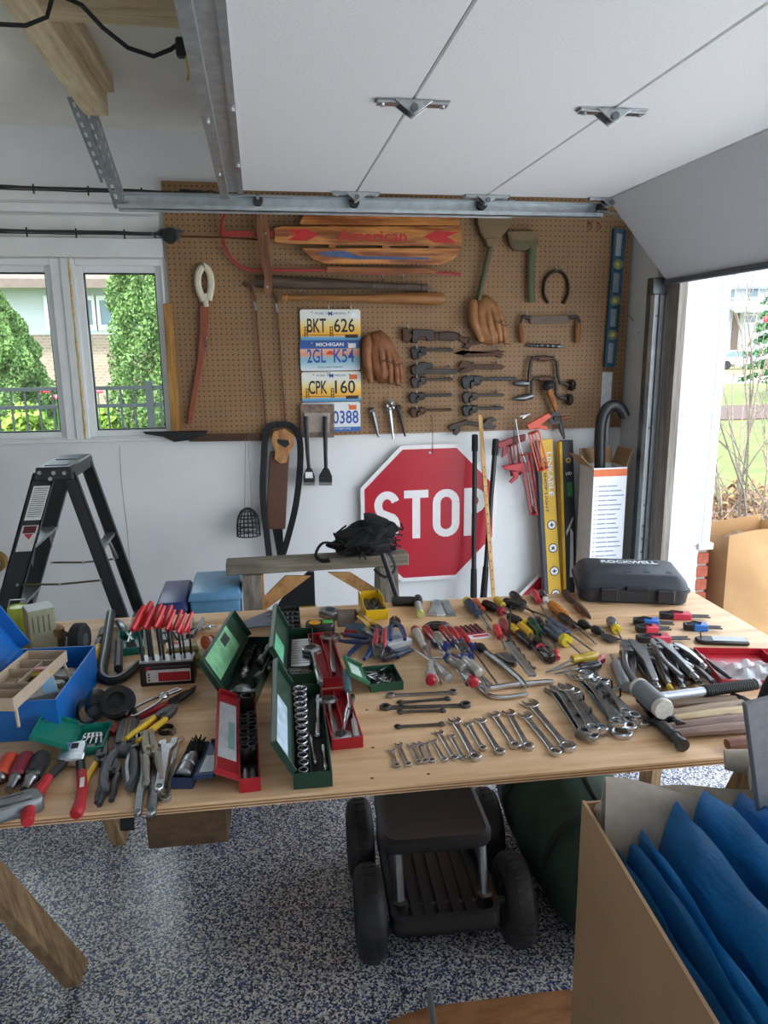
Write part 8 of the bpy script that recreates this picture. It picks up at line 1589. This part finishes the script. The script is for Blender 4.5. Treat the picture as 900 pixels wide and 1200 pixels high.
t = thing('canvas_cloth', 'grey brown canvas roll lying over the far corner of the box', 'cloth', BX @ Vector((.30, -.05, .86)), ang-.35); k = MB(); k.tube([(-.05, .02, 0), (.05, .01, .006), (.15, -.005, .0), (.26, -.01, -.01)], [.018, .03, .033, .03], 14); k.tube([(-.02, -.045, .004), (.08, -.05, .01), (.24, -.06, 0)], [.02, .03, .03], 14); k.build('roll', CNV, t, smooth=60)
# grey panel sticking out of the box
o = MB(); Yg = .98; P = [on(x, y, 1, Yg) for x, y in ((874, 826), (905, 818), (960, 818), (960, 1010), (896, 1000))]; c = P[0]; o.prism([(p.x-c.x, p.z-c.z) for p in P], 0, .012, 'y'); o = o.build('felt_sheet', plain('#77777a', .6, var=.12, scale=60), bevel=.002); o.location = (c.x, Yg, c.z); tag(o, 'stiff grey felt panel sticking up out of the cardboard box', 'panel')
c = on(910, 815, 1, 1.03); t = thing('black_hose', 'curved black rubber hose behind the grey panel', 'hose', c); k = MB(); k.tube(smoothpts([(.03, 0, .06), (0, 0, .02), (-.015, 0, -.04), (.0, 0, -.11), (.03, 0, -.17)], 5), .02, 12); k.build('hose', RUBBER, t)
# paper yard bag outside
t = thing('yard_waste_bag', 'brown paper yard waste bag standing outside the garage doorway', 'paper bag', (2.535, 3.50, -.02), .04); PB = plain('#b18a5f', .85, var=.07, scale=10, bump=.1); h = .68
def bagside(x0, y0, x1, y1, ph):
    def f(u, v):
        p = Vector((x0+(x1-x0)*u, y0+(y1-y0)*u, 0)); nx, ny = (y1-y0), -(x1-x0); ln = math.hypot(nx, ny); b_ = .035*math.sin(PI*u)*math.sin(PI*min(1, v*1.1))*(1 if ph % 2 else 1.2)+.012*math.sin(u*5+v*9+ph)*math.sin(PI*u)
        flare = 1+.06*v; return Vector((p.x*flare+nx/ln*b_, p.y*flare+ny/ln*b_, v*h+.02*math.sin(u*3+ph)*v))
    k = MB(); k.grid(f, 12, 14, .002); k.build('paper_side', PB, t, smooth=25)
hw, hd = .21, .16
bagside(-hw, -hd, hw, -hd, 0); bagside(hw, -hd, hw, hd, 1); bagside(hw, hd, -hw, hd, 2); bagside(-hw, hd, -hw, -hd, 3); k = MB(); k.bx(-hw, hw, -hd, hd, 0, .004); k.build('paper_bottom', PB, t)
k = MB(); k.grid(lambda u, v: Vector((-hw*.95+2*hw*.95*u, -hd*.95+2*hd*.95*v, h*.86+.03*math.sin(u*7)*math.sin(v*5))), 10, 8); o = k.build('leaf_fill', plain('#7d664c', .9, var=.4, scale=60), t); o['kind'] = 'stuff'
